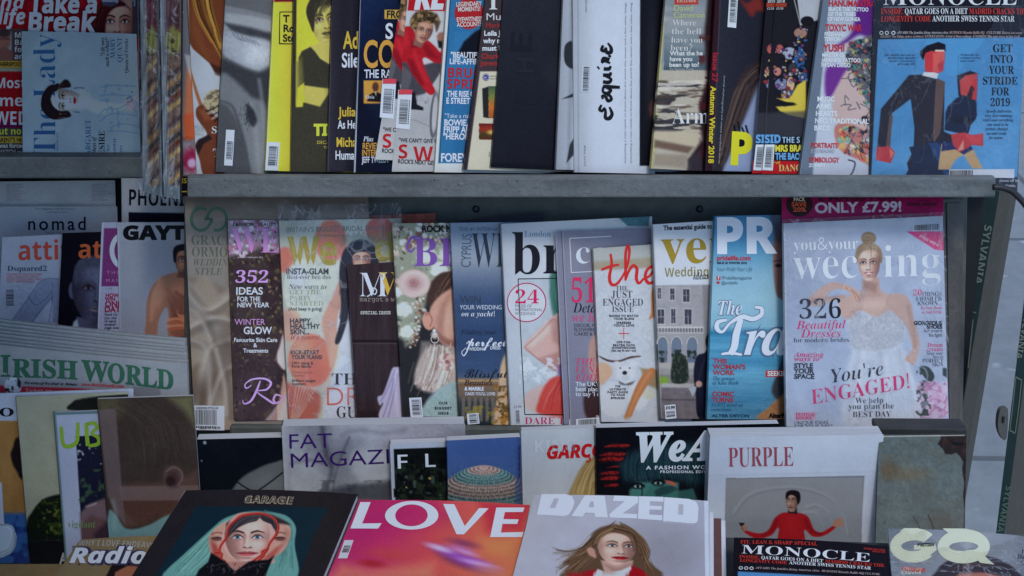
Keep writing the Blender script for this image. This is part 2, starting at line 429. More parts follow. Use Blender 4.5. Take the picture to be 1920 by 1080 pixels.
    def scatter(s, pts, n, cols, r0, r1, el=.6, seed=1, a=.9, rim=None):
        """many small petals, leaves or figures inside an outline"""
        r = np.random.RandomState(seed); P = np.array(pts, float); lo, hi = P.min(0), P.max(0); k = 0
        while k < n:
            q = lo + r.rand(2) * (hi - lo); ins = False
            for i in range(len(P)):
                u, v = P[i], P[(i + 1) % len(P)]
                if (u[1] > q[1]) != (v[1] > q[1]) and q[0] < (v[0] - u[0]) * (q[1] - u[1]) / (v[1] - u[1]) + u[0]: ins = not ins
            k += 1
            if not ins: continue
            R_ = r.uniform(r0, r1); c = np.array(cols[r.randint(len(cols))], float) + r.randn() * 7; t = r.uniform(0, 180); e = r.uniform(el, 1)
            if rim is not None: s.ell(q[0], q[1], R_ * 1.2, R_ * e * 1.3, rim, .25, a, t)
            s.ell(q[0], q[1], R_, R_ * e, c, .3, a, t)
            s.ell(q[0] - R_ * .25, q[1] - R_ * .25, R_ * .5, R_ * e * .5, np.minimum(c * 1.15 + 6, 255), .8, a * .6, t)
        return s
    # ---- lettering, queued as real flat letters lying on the sheet
    def T(s, txt, x, y, h, st='g', col=(20, 20, 22), w=None, rot=0, sh=0, off=0, sp=1.0, al='l', part='cover_lettering', z=0, arc=None, hx=1.0):
        P, fc = glyphs(txt, st, off, sp)
        if not len(P): return s
        P = P.copy()
        x0, x1 = P[:, 0].min(), P[:, 0].max()
        kx = h * hx if w is None else w / (x1 - x0)
        ox = 0 if w is None and al == 'l' else x0
        if al == 'l': X = (P[:, 0] - (x0 if w is not None else 0)) * kx
        elif al == 'c': X = (P[:, 0] - (x0 + x1) / 2) * kx
        else: X = (P[:, 0] - x1) * kx
        Y = P[:, 1] * h
        X = X + Y * sh
        if arc is not None: Y = Y + arc(X)
        c, n = math.cos(R(rot)), math.sin(R(rot))
        gx = x + X * c + Y * n; gy = y + X * n - Y * c
        s.lay.append((part, gx, gy, fc, s.alb(col), .0005 + .00015 * z)); return s
    def L(s, lines, x, y, h, lead, **k):
        """lines of text under one another; the row direction follows rot"""
        r = R(k.get('rot', 0)); sl = k.pop('slip', 0)
        for i, t in enumerate(lines):
            if t: s.T(t, x - math.sin(r) * lead * i + sl * i, y + math.cos(r) * lead * i, h, **k)
        return s
    def shape(s, pts, col, part='cover_lettering', z=0, smooth=False):
        P = spline(pts, True, 8) if smooth else np.array(pts, float)
        from mathutils import Vector
        from mathutils.geometry import tessellate_polygon
        f = tessellate_polygon([[Vector((p[0], p[1], 0)) for p in P]])
        s.lay.append((part, P[:, 0], P[:, 1], [tuple(t) for t in f], s.alb(col), .0005 + .00015 * z)); return s
    def ring(s, cx, cy, rx, ry, w, col, part='cover_lettering', z=0, a0=0, a1=360, rot=0):
        n = 48; t = np.radians(np.linspace(a0, a1, n)); c, k = math.cos(R(rot)), math.sin(R(rot))
        xs = np.concatenate([(rx + w / 2) * np.cos(t), (rx - w / 2) * np.cos(t)]); ys = np.concatenate([(ry + w / 2) * np.sin(t), (ry - w / 2) * np.sin(t)])
        f = [(i, i + 1, n + i + 1, n + i) for i in range(n - 1)]
        s.lay.append((part, cx + xs * c - ys * k, cy + xs * k + ys * c, f, s.alb(col), .0005 + .00015 * z)); return s
    def ribbon(s, pts, w, col, part='cover_lettering', z=0, n=8):
        """pen stroke of varying width, as a flat letter shape"""
        P = spline(pts, False, n); k = len(P)
        ww = np.interp(np.linspace(0, 1, k), np.linspace(0, 1, len(w)), w) if hasattr(w, '__len__') else np.full(k, float(w))
        t = np.gradient(P, axis=0); t /= np.linalg.norm(t, axis=1)[:, None] + 1e-9; nn = np.stack([-t[:, 1], t[:, 0]], 1)
        A, B = P + nn * ww[:, None] / 2, P - nn * ww[:, None] / 2
        Q = np.concatenate([A, B]); f = [(i, i + 1, k + i + 1, k + i) for i in range(k - 1)]
        s.lay.append((part, Q[:, 0], Q[:, 1], f, s.alb(col), .0005 + .00015 * z)); return s
    def barcode(s, quad, n=22, vertical=True, seed=1, margin=.12, ink=(25, 27, 32), paper=(200, 206, 214), span=(0., 1.), digits=True):
        """white label with bars; vertical=True: the bars lie across (label turned on its side)"""
        H = homography([(0, 0), (1, 0), (1, 1), (0, 1)], quad); r = np.random.RandomState(seed)
        bx, by = hmap(H, [0, 1, 1, 0], [0, 0, 1, 1])
        s.lay.append(('barcode_label', bx, by, [(0, 1, 2, 3)], s.alb(paper), .0007))
        n = int(n * 1.5); pit = (1 - 2 * margin) / n
        e = []
        for i in range(n):
            a = margin + pit * (i + .25 * r.rand()); e += [span[0] + a * (span[1] - span[0]), span[0] + (a + pit * r.uniform(.25, .75)) * (span[1] - span[0])]
        for i in range(n):
            a, b = e[2 * i], max(e[2 * i + 1], e[2 * i] + .006); lo, hi = (.18, .78) if digits else (.1, .9)
            x, y = ([lo, hi, hi, lo], [a, a, b, b]) if vertical else ([a, b, b, a], [lo, lo, hi, hi])
            gx, gy = hmap(H, x, y)
            s.lay.append(('barcode_label', gx, gy, [(0, 1, 2, 3)], s.alb(ink), .0009))
        if digits:
            for i in range(12):
                a = span[0] + (margin + (i + .2) / 12 * (1 - 2 * margin)) * (span[1] - span[0]); b = a + .035
                x, y = ([.83, .9, .9, .83], [a, a, b, b]) if vertical else ([a, b, b, a], [.83, .83, .92, .92])
                gx, gy = hmap(H, x, y); s.lay.append(('barcode_label', gx, gy, [(0, 1, 2, 3)], s.alb(ink), .0009))
        return s
    # ---- into Blender
    def build(s, name, parent, m='gloss'):
        s.c = np.clip(s.c + np.random.RandomState(int(abs(s.q[0, 0])) + 5).randn(*s.X.shape)[..., None] * 2.2, 0, 255)
        V = s.p3(s.X, s.Y).reshape(-1, 3); h, wd = s.X.shape
        i = np.arange(h * wd).reshape(h, wd)
        f = np.stack([i[:-1, :-1], i[1:, :-1], i[1:, 1:], i[:-1, 1:]], -1).reshape(-1, 4)
        s.obj = link_mesh(name, V, f, M[m], parent, s.alb(s.c.reshape(-1, 3)), smooth=True)
        parts = {}
        for p in s.lay: parts.setdefault(p[0], []).append(p)
        for pn, items in parts.items():
            geo = []
            for _, gx, gy, fc, col, off in items:
                if s.bump: gx, gy, fc = split_long(gx, gy, fc)
                geo.append((s.p3(np.asarray(gx), np.asarray(gy), off), fc, col))
            for grp in near_groups([g[0] for g in geo]):
                Vs, Fs, Cs, k = [], [], [], 0
                for i in grp:
                    v, fc, col = geo[i]; Vs.append(v); Fs += [tuple(j + k for j in q) for q in fc]; Cs.append(np.tile(col, (len(v), 1))); k += len(v)
                link_mesh(pn, np.concatenate(Vs), Fs, M['ink'], parent, np.concatenate(Cs))
        return s.obj
def near_groups(pts):
    """lines of print that stand close together make one piece of lettering; far ones are separate"""
    lo = [p.min(0) for p in pts]; hi = [p.max(0) for p in pts]; sz = [float((h - l).max()) for l, h in zip(lo, hi)]; par = list(range(len(pts)))
    def f(i):
        while par[i] != i: i = par[i]
        return i
    for i in range(len(pts)):
        for j in range(i):
            g = np.maximum(0, np.maximum(lo[i] - hi[j], lo[j] - hi[i]))
            if np.linalg.norm(g) <= max(.018, .2 * max(sz[i], sz[j])): par[f(i)] = f(j)
    out = {}
    for i in range(len(pts)): out.setdefault(f(i), []).append(i)
    return list(out.values())
def split_long(gx, gy, fc, lim=16.0):
    """cut long letter triangles so that big lettering follows a curled sheet"""
    gx, gy = list(np.asarray(gx, float)), list(np.asarray(gy, float))
    if max(max(gx) - min(gx), max(gy) - min(gy)) < lim * 1.5: return gx, gy, fc
    st = []; out = []; mid = {}
    for q in fc:
        for i in range(1, len(q) - 1): st.append((q[0], q[i], q[i + 1]))
    L2 = lim * lim
    while st:
        t = st.pop(); d = [(gx[t[i]] - gx[t[(i + 1) % 3]]) ** 2 + (gy[t[i]] - gy[t[(i + 1) % 3]]) ** 2 for i in range(3)]
        i = d.index(max(d))
        if d[i] <= L2: out.append(t); continue
        a, b, c = t[i], t[(i + 1) % 3], t[(i + 2) % 3]; k = (min(a, b), max(a, b))
        if k not in mid:
            mid[k] = len(gx); gx.append((gx[a] + gx[b]) / 2); gy.append((gy[a] + gy[b]) / 2)
        m = mid[k]; st += [(a, m, c), (m, b, c)]
    return gx, gy, out
def page_block(s, parent, th, m='pages', inset=.0, gap=.0004, name='page_block'):
    """the pages behind a sheet: follows the sheet's outline and curl, th thick"""
    n = 24; t = np.linspace(0, 1, n, endpoint=False); z = np.zeros(n); e = inset
    u = np.concatenate([e + t * (1 - 2 * e), z + 1 - e, 1 - e - t * (1 - 2 * e), z + e]); v = np.concatenate([z + e * .5, e * .5 + t * (1 - e), z + 1 - e * .5, 1 - e * .5 - t * (1 - e)])
    if s.rect: X, Y = u * s.rect[0], v * s.rect[1]
    else: X, Y = hmap(s.Hq, u, v)
    A = s.p3(X, Y, -gap); B = s.p3(X, Y, -gap - th)
    N = len(u); V = np.concatenate([A, B]); f = [tuple(range(2 * N - 1, N - 1, -1))]
    f += [(i, i + N, (i + 1) % N + N, (i + 1) % N) for i in range(N)]
    al = np.linspace(0, 1, N); lay = np.concatenate([np.stack([np.zeros(N), al, 0 * al], 1), np.stack([np.full(N, th), al, 0 * al], 1)])
    return link_mesh(name, V, f, M[m], parent, lay=lay)
SPINED = ('magazines fanned along the top shelf', 'bridal magazines fanned under the shelf lip', 'thick fashion magazines standing in the front trough', 'magazines leaning on the wooden board', 'magazines in the lower side rack')
def spine(s, parent, th):
    """the folded or glued back of a magazine, in the colours of its front's edge"""
    n = 30; v = np.linspace(0, 1, n); u = np.zeros(n); X, Y = hmap(s.Hq, u, v)
    A = s.p3(X, Y, 0.0); B = s.p3(X, Y, -th - .0006)
    d = s.p3(*hmap(s.Hq, u + .004, v)) - A; d /= np.linalg.norm(d, axis=1)[:, None]
    A, B = A - d * .0004, B - d * .0004; M1 = (A + B) / 2 - d * min(.0012, th * .3)
    V = np.concatenate([A, M1, B]); f = np.array([(k * n + i, (k + 1) * n + i, (k + 1) * n + i + 1, k * n + i + 1) for k in range(2) for i in range(n - 1)])
    ci = np.clip((v * (s.c.shape[0] - 1)).astype(int), 0, s.c.shape[0] - 1); col = s.alb(s.c[ci, 1])
    return link_mesh('spine', V, f, M['gloss'], parent, np.tile(col, (3, 1)), smooth=True)
def sleeve(s, parent, grow=6, off=.0022, seed=1, amp=.0007, top=0, m='film'):
    """a creased clear plastic bag over a sheet"""
    q = s.q; c = q.mean(0); Q = q + (q - c) / np.linalg.norm(q - c, axis=1)[:, None] * grow
    Q[:2, 1] -= top
    H = homography([(0, 0), (1, 0), (1, 1), (0, 1)], Q); n = 46
    U, V = np.meshgrid(np.linspace(0, 1, n), np.linspace(0, 1, n)); px, py = hmap(H, U, V)
    d = off + amp * (fbm(U * 5 + seed, V * 6, seed, 3) * 2 - .6) + amp * 1.2 * np.abs(np.sin((U * 3 + V * 4 + seed) * 3.1 + 4 * fbm(U * 3, V * 3, seed + 5, 2))) ** 8
    P = to_world(s.pl.cam(px, py) + s.pl.n * d[..., None]).reshape(-1, 3)
    i = np.arange(n * n).reshape(n, n); f = np.stack([i[:-1, :-1], i[1:, :-1], i[1:, 1:], i[:-1, 1:]], -1).reshape(-1, 4)
    return link_mesh('plastic_sleeve', P, f, M[m], parent, smooth=True)
def magazine(label, quad, pl, bg, wr, th=.004, paint=None, group=None, name='magazine', cat='magazine', m='gloss', rect=None, vis=1.0, bump=None, film=None, pages='pages', visv=1.0, inset=.004):
    s = Sheet(quad, pl, bg, wr, rect, vis, bump, visv=visv)
    if paint: paint(s)
    if group in SPINED[:2] and th > .002: th *= 1.5
    q = s.q; loc = pl.at((q[2, 0] + q[3, 0]) / 2, (q[2, 1] + q[3, 1]) / 2, -th / 2)
    e = empty(name, loc, label, cat, group)
    s.build('cover', e, m); page_block(s, e, th, pages, inset)
    if group in SPINED and th > .002: spine(s, e, th)
    if film: sleeve(s, e, **film)
    return s
def curl(c=.0015, edge=0.0, k=1.0):
    """gentle bow of a cover: c across the width, edge lifts the far long side"""
    return lambda u, v: c * 1.5 * 4 * u * (1 - u) + c * .5 * np.sin(v * 4 + 900 * c) + edge * np.clip(u, 0, 1) ** 3 * k - .4 * c * (v - .5)
# ---------------------------------------------------------------- the setting: pavement
def pavement():
    m = bpy.data.materials.new('paving'); m.use_nodes = True; t = m.node_tree; b = t.nodes['Principled BSDF']
    tc = t.nodes.new('ShaderNodeTexCoord'); mp = t.nodes.new('ShaderNodeMapping'); mp.inputs['Location'].default_value = (0.35, -0.02, 0)
    mp.inputs['Rotation'].default_value = (0, 0, R(1.5))
    br = t.nodes.new('ShaderNodeTexBrick'); br.inputs['Scale'].default_value = 1; br.inputs['Brick Width'].default_value = 2.1; br.inputs['Row Height'].default_value = 1.27
    br.inputs['Mortar Size'].default_value = .012; br.inputs['Mortar Smooth'].default_value = .3; br.inputs['Bias'].default_value = 0
    br.inputs['Color1'].default_value = (.30, .31, .30, 1); br.inputs['Color2'].default_value = (.27, .28, .275, 1); br.inputs['Mortar'].default_value = (.15, .155, .15, 1)
    n = t.nodes.new('ShaderNodeTexNoise'); n.inputs['Scale'].default_value = 9; n.inputs['Detail'].default_value = 10; n.inputs['Roughness'].default_value = .7
    r = t.nodes.new('ShaderNodeMapRange'); r.inputs[1].default_value = .3; r.inputs[2].default_value = .7; r.inputs[3].default_value = .82; r.inputs[4].default_value = 1.15
    v = t.nodes.new('ShaderNodeTexNoise'); v.inputs['Scale'].default_value = 7; v.inputs['Detail'].default_value = 2
    vr = t.nodes.new('ShaderNodeMapRange'); vr.inputs[1].default_value = .68; vr.inputs[2].default_value = .72; vr.inputs[3].default_value = 0; vr.inputs[4].default_value = .8
    x = t.nodes.new('ShaderNodeMix'); x.data_type = 'RGBA'; x.blend_type = 'MULTIPLY'; x.inputs[0].default_value = 1
    x2 = t.nodes.new('ShaderNodeMix'); x2.data_type = 'RGBA'; x2.inputs[7].default_value = (.5, .51, .5, 1)
    L = t.links.new
    L(tc.outputs['Object'], mp.inputs[0]); L(mp.outputs[0], br.inputs[0]); L(tc.outputs['Object'], n.inputs[0]); L(tc.outputs['Object'], v.inputs[0])
    L(n.outputs['Fac'], r.inputs[0]); L(br.outputs[0], x.inputs[6]); L(r.outputs[0], x.inputs[7]); L(v.outputs['Fac'], vr.inputs[0])
    L(vr.outputs[0], x2.inputs[0]); L(x.outputs[2], x2.inputs[6]); L(x2.outputs[2], b.inputs['Base Color']); b.inputs['Roughness'].default_value = .75
    o = link_mesh('pavement', [(-400, -400, 0), (400, -400, 0), (400, 400, 0), (-400, 400, 0)], [(0, 1, 2, 3)], m); o['kind'] = 'structure'
pavement()
# ---------------------------------------------------------------- the kiosk the racks belong to
K = empty('newspaper_kiosk', (-.1, 1.7, 0), 'grey metal newspaper kiosk with shelf lips, bronze end post and worn racks', 'kiosk')
def wbox(name, lo, hi, m, parent, bev=.003):
    x0, y0, z0 = lo; x1, y1, z1 = hi
    fr = np.array([(x0, y0, z0), (x1, y0, z0), (x1, y0, z1), (x0, y0, z1)]); bk = fr + np.array([0, y1 - y0, 0])
    v, f = prism(fr, bk); o = link_mesh(name, v, f, m, parent); return bevel(o, bev) if bev else o
wbox('roof', (-1.15, 1.28, 2.22), (.95, 2.4, 2.3), M['metal_grey'], K)  # out of view; front edge set to shade the top shelf
_aw = np.array([(-1.3, .15, 1.97), (-.27, .15, 1.97), (-.27, 1.32, 2.2), (-1.3, 1.32, 2.2)])
v, f = prism(_aw, _aw + np.array([0, 0, .015])); link_mesh('shade_awning', v, f, M['metal_dark'], K)  # unseen awning, added to darken the left racks
wbox('shade_side_wall', (-.91, .1, 0), (-.87, 2.4, 1.97), M['metal_dark'], K)  # unseen wall, added and drawn forward to block light on the left
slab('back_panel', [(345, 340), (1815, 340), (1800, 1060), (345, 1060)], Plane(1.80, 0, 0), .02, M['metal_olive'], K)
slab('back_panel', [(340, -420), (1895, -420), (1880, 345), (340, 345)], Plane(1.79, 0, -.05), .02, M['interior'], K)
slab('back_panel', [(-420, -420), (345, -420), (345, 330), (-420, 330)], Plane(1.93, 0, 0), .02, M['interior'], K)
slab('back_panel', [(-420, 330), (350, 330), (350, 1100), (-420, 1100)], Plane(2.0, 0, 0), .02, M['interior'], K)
slab('shelf_lip', [(350, 331), (1868, 333), (1867, 371), (350, 369)], Plane(1.655, 0, VERT, (1100, 350)), .012, M['metal_grey'], K, .003)
slab('shelf_lip', [(-420, 293), (268, 294), (268, 335), (-420, 335)], Plane(1.84, 0, VERT, (100, 310)), .02, M['metal_grey'], K, .002)
M['worn'] = mat('worn_paint', attr=True, rough=.55, spec=.25, bump=.3, bscale=60)
def lip_face(quad, pl, base, wr, seed):
    x0, y0, x1, y1 = quad; s = Sheet([(x0, y0), (x1, y0), (x1, y1), (x0, y1)], pl, base, wr, step=1.6)
    s.noise(7, 40, seed).noise(6, 4, seed + 1).noise(5, 90, seed + 2, None, 1, 4); r = np.random.RandomState(seed)
    s.grad(0, y0, 0, y1, [tuple(c * 1.12 for c in base), base, tuple(c * .9 for c in base)], .5) if False else None
    for i in range(int((x1 - x0) / 16)):
        x, y = r.uniform(x0, x1), r.uniform(y0 + 3, y1 - 3); l = r.exponential(7); c = np.array(base) * r.choice([.55, .75, 1.22, 1.3])
        s.line([(x, y), (x + l, y + r.randn() * 1.5)], r.uniform(.6, 1.6), c, .7, r.uniform(.2, .7), smooth=False)
    for i in range(int((x1 - x0) / 40)):
        x, y = r.uniform(x0, x1), r.uniform(y0 + 3, y1 - 3); s.ell(x, y, r.uniform(.8, 2.2), r.uniform(.6, 1.6), np.array(base) * .4, .5, r.uniform(.3, .9))
    for i in range(int((x1 - x0) / 130)):
        x = r.uniform(x0, x1); s.ell(x, r.uniform(y0, y1), r.uniform(14, 50), r.uniform(3, 9), np.array(base) * r.choice([.82, 1.12]), .9, .6)
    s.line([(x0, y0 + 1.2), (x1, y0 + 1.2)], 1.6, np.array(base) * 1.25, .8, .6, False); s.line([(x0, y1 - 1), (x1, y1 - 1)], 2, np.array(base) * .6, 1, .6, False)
    s.build('painted_face', K, 'worn')
lip_face((352, 333.5, 1865, 369.5), Plane(1.6535, 0, VERT, (1100, 350)), (103, 113, 116), (184, 196, 210), 4)
lip_face((-20, 294.5, 267, 334), Plane(1.8385, 0, VERT, (100, 310)), (88, 96, 99), (140, 152, 166), 9)
_p = Plane(1.655, 0, VERT, (1100, 350)).at(np.array([352, 1866]), np.array([369, 370]), -.012)
wbox('shelf_board', (_p[0][0], _p[0][1], _p[0][2] - .002), (_p[1][0], _p[0][1] + .13, _p[0][2] + .012), M['metal_dark'], K, 0)
slab('ledge', [(430, 799), (1655, 807), (1655, 866), (430, 866)], Plane(1.722, 0, -.3, (1000, 800)), .012, M['metal_olive'], K, .003)
# bronze end post with its groove
slab('frame_post', [(1764, 372), (1809, 372), (1799, 805), (1774, 805)], Plane(1.775, 0, -.05, (1790, 500)), .03, M['bronze'], K, .002)
slab('post_groove', [(1775, 380), (1803, 380), (1796, 800), (1781, 800)], Plane(1.772, 0, -.05, (1790, 500)), .002, M['bronze'], K, .001)
slab('dark_gap_panel', [(1806, 345), (1852, 345), (1801, 800), (1796, 800)], Plane(1.86, 0, -.3, (1820, 500)), .02, M['interior'], K, 0)  # dark panel added to stand in for the black gap beside the post
for x in (893, 1312):
    p = Plane(1.798, 0, 0).at(np.array([x]), np.array([392]))[0]
    n_ = 12; a = np.linspace(0, 2 * math.pi, n_, endpoint=False)
    ring0 = np.stack([p[0] + .0052 * np.cos(a), np.full(n_, p[1]) + .0052 * np.sin(a) * SN, p[2] + .0052 * np.sin(a) * CS], 1)
    nrm = to_world(np.array([0, 0, 0.0])) - to_world(np.array([0, 0, 1.0]))
    V = np.concatenate([ring0, ring0 * 1 + nrm * .003]); c0 = ring0.mean(0)
    V[n_:] = c0 + (V[n_:] - nrm * .003 - c0) * .6 + nrm * .003
    link_mesh('rivet', V, [tuple(range(n_, 2 * n_))] + [(i, (i + 1) % n_, (i + 1) % n_ + n_, i + n_) for i in range(n_)], M['black'], K)
# ---------------------------------------------------------------- worn painted tray end at the right
TR = empty('display_tray', Plane(1.62, 0, -.3).at(1730, 1000), 'worn beige painted metal tray end with brown rust along its edge', 'tray')
slab('tray_rim', [(1645, 803), (1815, 804), (1811, 836), (1645, 816)], Plane(1.655, 0, -.4, (1730, 820)), .03, M['metal_dark'], TR, .002)
_s = Sheet([(1648, 817), (1812, 815), (1808, 1060), (1640, 1060)], Plane(1.625, 0, -.3, (1730, 900)), (88, 102, 101), (175, 190, 205))
_s.noise(9, 60, 3).noise(9, 7, 4).noise(7, 3, 8)
_s.blotch((92, 86, 66), .5, .3, 38, 5, (1650, 850, 1760, 940), .5)
_s.ell(1668, 882, 14, 16, (84, 66, 42), .8, .6).ell(1700, 890, 40, 12, (104, 92, 62), .9, .5)
_s.blotch((86, 92, 84), .55, .2, 22, 11, None, .5)
for _i in range(60):
    _x = 1650 + 158 * rng.rand(); _y = 825 + 170 * rng.rand(); _s.line([(_x, _y), (_x + rng.randn() * 2, _y + 6 + 16 * rng.rand())], .8, ((84, 94, 88), (116, 128, 122))[_i % 2], .8, .35, smooth=False)
_s.ell(1770, 985, 30, 26, (84, 78, 66), .9, .5)
_s.line([(1650, 842), (1700, 840), (1760, 842)], 1, (92, 96, 88), 1, .8)
_e = [(1764, 815), (1764, 822), (1758, 832), (1768, 842), (1772, 851), (1784, 852), (1793, 849), (1800, 856), (1806, 866), (1804, 880), (1808, 905), (1806, 930), (1809, 960), (1807, 1000), (1806, 1060), (1830, 1060), (1830, 815)]
_s.poly(_e, (40, 34, 32), 1.2).blotch((66, 46, 36), .5, .2, 9, 6, pts=_e, a=.7)
_s.line([(1712, 968), (1722, 985), (1726, 1000)], 1.6, (70, 52, 40), .9, .8).line([(1740, 965), (1748, 984), (1752, 1000)], 2, (66, 46, 38), 1, .8)
_s.line([(1650, 818), (1808, 816)], 2.2, (168, 176, 170), .8, .9).line([(1730, 870), (1720, 852)], .8, (90, 90, 80), .6, .7)
_s.line([(1787, 832), (1804, 833)], 6, (14, 12, 12), 1, .9)
_s.build('tray_panel', TR, 'worn'); page_block(_s, TR, .003, 'pages', .0, .0006, 'panel_back').data.materials[0] = M['metal_dark']
# ---------------------------------------------------------------- cartons for fluorescent tubes
M['kraft'] = mat('kraft_board', (.10, .092, .072), .8, .2, 0, 0, 0, .12, 60)
M['green_card'] = mat('green_card', (.016, .038, .033), .6, .3, 0, 0, 0, .15, 50)
def carton(label, gl, gr, kr, D, b, ref, th, y0, y1, words):
    """gl, gr, kr: x of the green strip's two edges and of the kraft face's far edge, each at y0 and y1"""
    pl = Plane(D, 0, b, ref)
    fr = pl.at(np.array([gl[0], gr[0], gr[1], gl[1]]), np.array([y0, y0, y1, y1]))
    e = empty('cardboard_carton', fr[2:].mean(0), label, 'carton', 'long cardboard cartons beside the kiosk')
    dv = fr.mean(0) - np.array([0, 0, CZ]); dv = dv / np.linalg.norm(dv) * th + np.array([.012, 0, 0]); bk = fr + dv
    v, f = prism(fr, bk); link_mesh('printed_face', v, f, M['green_card'], e)
    pk = Plane(D + .001, .9, b, ref)
    q = (np.array([gr[0], kr[0], kr[1], gr[1]]) + np.array([.6, 0, 0, .6])); yy = np.array([y0, y0, y1, y1])
    k4 = np.stack([pl.at(q[0], y0, -.0005), pk.at(q[1], y0), pk.at(q[2], y1), pl.at(q[3], y1, -.0005)]); v, f = prism(k4, k4 + dv)
    link_mesh('side_face', v, f, M['kraft'], e)
    s = Sheet([(gl[0], y0), (gr[0], y0), (gr[1], y1), (gl[1], y1)], pl, (40, 80, 72), (150, 165, 175), step=30)
    words(s)
    for pn, gx, gy, fc, col, off in s.lay:
        v = s.p3(np.asarray(gx), np.asarray(gy), off + .0004); link_mesh(pn, v, fc, M['ink'], e, np.tile(col, (len(v), 1)))
def _w1(s):
    s.T('SYLVANIA', 1846, 421, 14, 'nb', (86, 100, 94), w=112, rot=100.5, part='brand_lettering')
    s.T('LUMILUX T8', 1836, 452, 7, 'n', (50, 70, 66), w=78, rot=100.5, part='brand_lettering')
    c = (76, 90, 78)
    for a, b in (((1812, 582), (1830, 586)), ((1808, 596), (1804, 690)), ((1824, 598), (1815, 690))):
        s.ribbon([a, ((a[0] + b[0]) / 2, (a[1] + b[1]) / 2), b], 2.5, c, 'printed_rule')
def _w2(s):
    c = (76, 90, 78)
    s.ribbon([(1904, 706), (1899, 755), (1893, 806)], 2, c, 'printed_rule'); s.ribbon([(1915, 712), (1910, 760), (1903, 812)], 2, c, 'printed_rule')
    s.ribbon([(1893, 806), (1898, 809), (1903, 812)], 3, c, 'printed_rule'); s.ribbon([(1904, 706), (1909, 709), (1915, 712)], 3, c, 'printed_rule')
    s.T('SYLVANIA', 1886, 910, 11, 'nb', (66, 86, 78), w=88, rot=101, part='brand_lettering')
    s.T('SYLVANIA', 1921, 585, 11, 'nb', (86, 98, 90), w=88, rot=101, part='brand_lettering')
carton('tall cardboard carton with green printed edge behind the bronze post', (1849, 1746), (1878, 1762), (1900, 1788), 2.0, -.55, (1860, 400), .12, 335, 1010, _w1)
carton('cardboard carton with green edge standing apart on the pavement', (1931, 1858), (1952, 1872), (2010, 1935), 1.75, -.55, (1900, 800), .1, 470, 1080, _w2)
# strap, bracket
_pl = Plane(1.64, 0, 0)
_c = tube('rubber_strap', [_pl.at(x, y) for x, y in spline([(1862, 351), (1878, 352), (1896, 358), (1910, 370), (1926, 389), (1945, 420)], False, 5)], .0042, M['black'])
_c['label'] = 'thick black rubber strap curving down from the end of the shelf lip'; _c['category'] = 'strap'
_bq = spline([(1884, 765), (1876, 769), (1872, 785), (1872, 806), (1880, 824), (1887, 822), (1890, 796), (1890, 768)], True, 3)
_bp = Plane(1.72, .3, -.5, (1880, 800)); v, f = prism(_bp.at(_bq[:, 0], _bq[:, 1]), _bp.at(_bq[:, 0], _bq[:, 1], -.006))
_b = empty('metal_bracket', _bp.at(1880, 824), 'small dark curved metal bracket on the edge of the green carton', 'bracket')
link_mesh('plate', v, f, M['bronze'], _b)
_bq2 = [(1881, 782), (1884, 782), (1883, 794), (1880, 793)]
slab('slot', _bq2, Plane(1.717, .3, -.5, (1880, 800)), .002, M['black'], _b, 0)
# wooden board and base tray that carry the lying magazines
M['wood'] = mat('worn_wood', (.32, .2, .08), .6, .35, 0, .2, 40, .35, 18)
_h = Plane(1.555, 0, HORIZ, (60, 1058))
q = np.array([(-300, 1056), (1690, 1056), (1690, 1400), (-300, 1400)], float)
v, f = prism(_h.at(q[:, 0], q[:, 1]), _h.at(q[:, 0], q[:, 1], -.022))
_o = link_mesh('wooden_board', v, f, M['wood']); bevel(_o, .002)
_o['label'] = 'worn orange brown wooden board under the lower magazines'; _o['category'] = 'board'
# ---------------------------------------------------------------- magazines on the top shelf
TB = -.05
def top(x, a=.16, D=1.684): return Plane(D, a, TB, (x, 300))
G = {'top': 'magazines fanned along the top shelf'}
def tq(tl, bl, br, wd=290, ty=-55):
    """quad from the leaning left edge (x at y=0, bottom point), the bottom's slope and a full width"""
    (x0), (bx, by) = tl, bl
    k = (bx - x0) / by; sl = br
    return [(x0 + k * ty, ty), (x0 + k * ty + wd, ty + sl * wd), (bx + wd, by + sl * wd), (bx, by)]
# 1 narrow strip of a magazine behind the hanging bags
def p(s):
    s.grad(0, 0, 0, 330, [(96, 100, 106), (88, 92, 100), (120, 116, 122)])
    s.poly([(352, 128), (362, 150), (368, 200), (366, 250), (354, 262), (345, 240), (347, 170)], (150, 96, 70), 6, 1, True)
    s.poly([(344, 215), (372, 210), (374, 258), (346, 262)], (160, 80, 50), 5)
    s.ell(358, 300, 18, 22, (120, 40, 66), .5); s.ell(360, 306, 8, 9, (170, 160, 190), .4, .8); s.noise(24, 9, 3, (340, 255, 380, 330))
    s.poly([(346, 102), (372, 106), (372, 190), (352, 130)], (168, 172, 180), 3, .6)
    s.T('MI', 341, 20, 10, 'nb', (176, 180, 186), rot=-88, part='masthead_lettering')
    s.shape([(338, 22), (345, 22), (341, 30)], (176, 180, 186))
magazine('narrow visible strip of an orange and purple cover beside the hanging bags', tq(336, (344, 328), .0, 290), top(336), (90, 94, 100), (150, 160, 175), .003, p, G['top'], vis=.14)
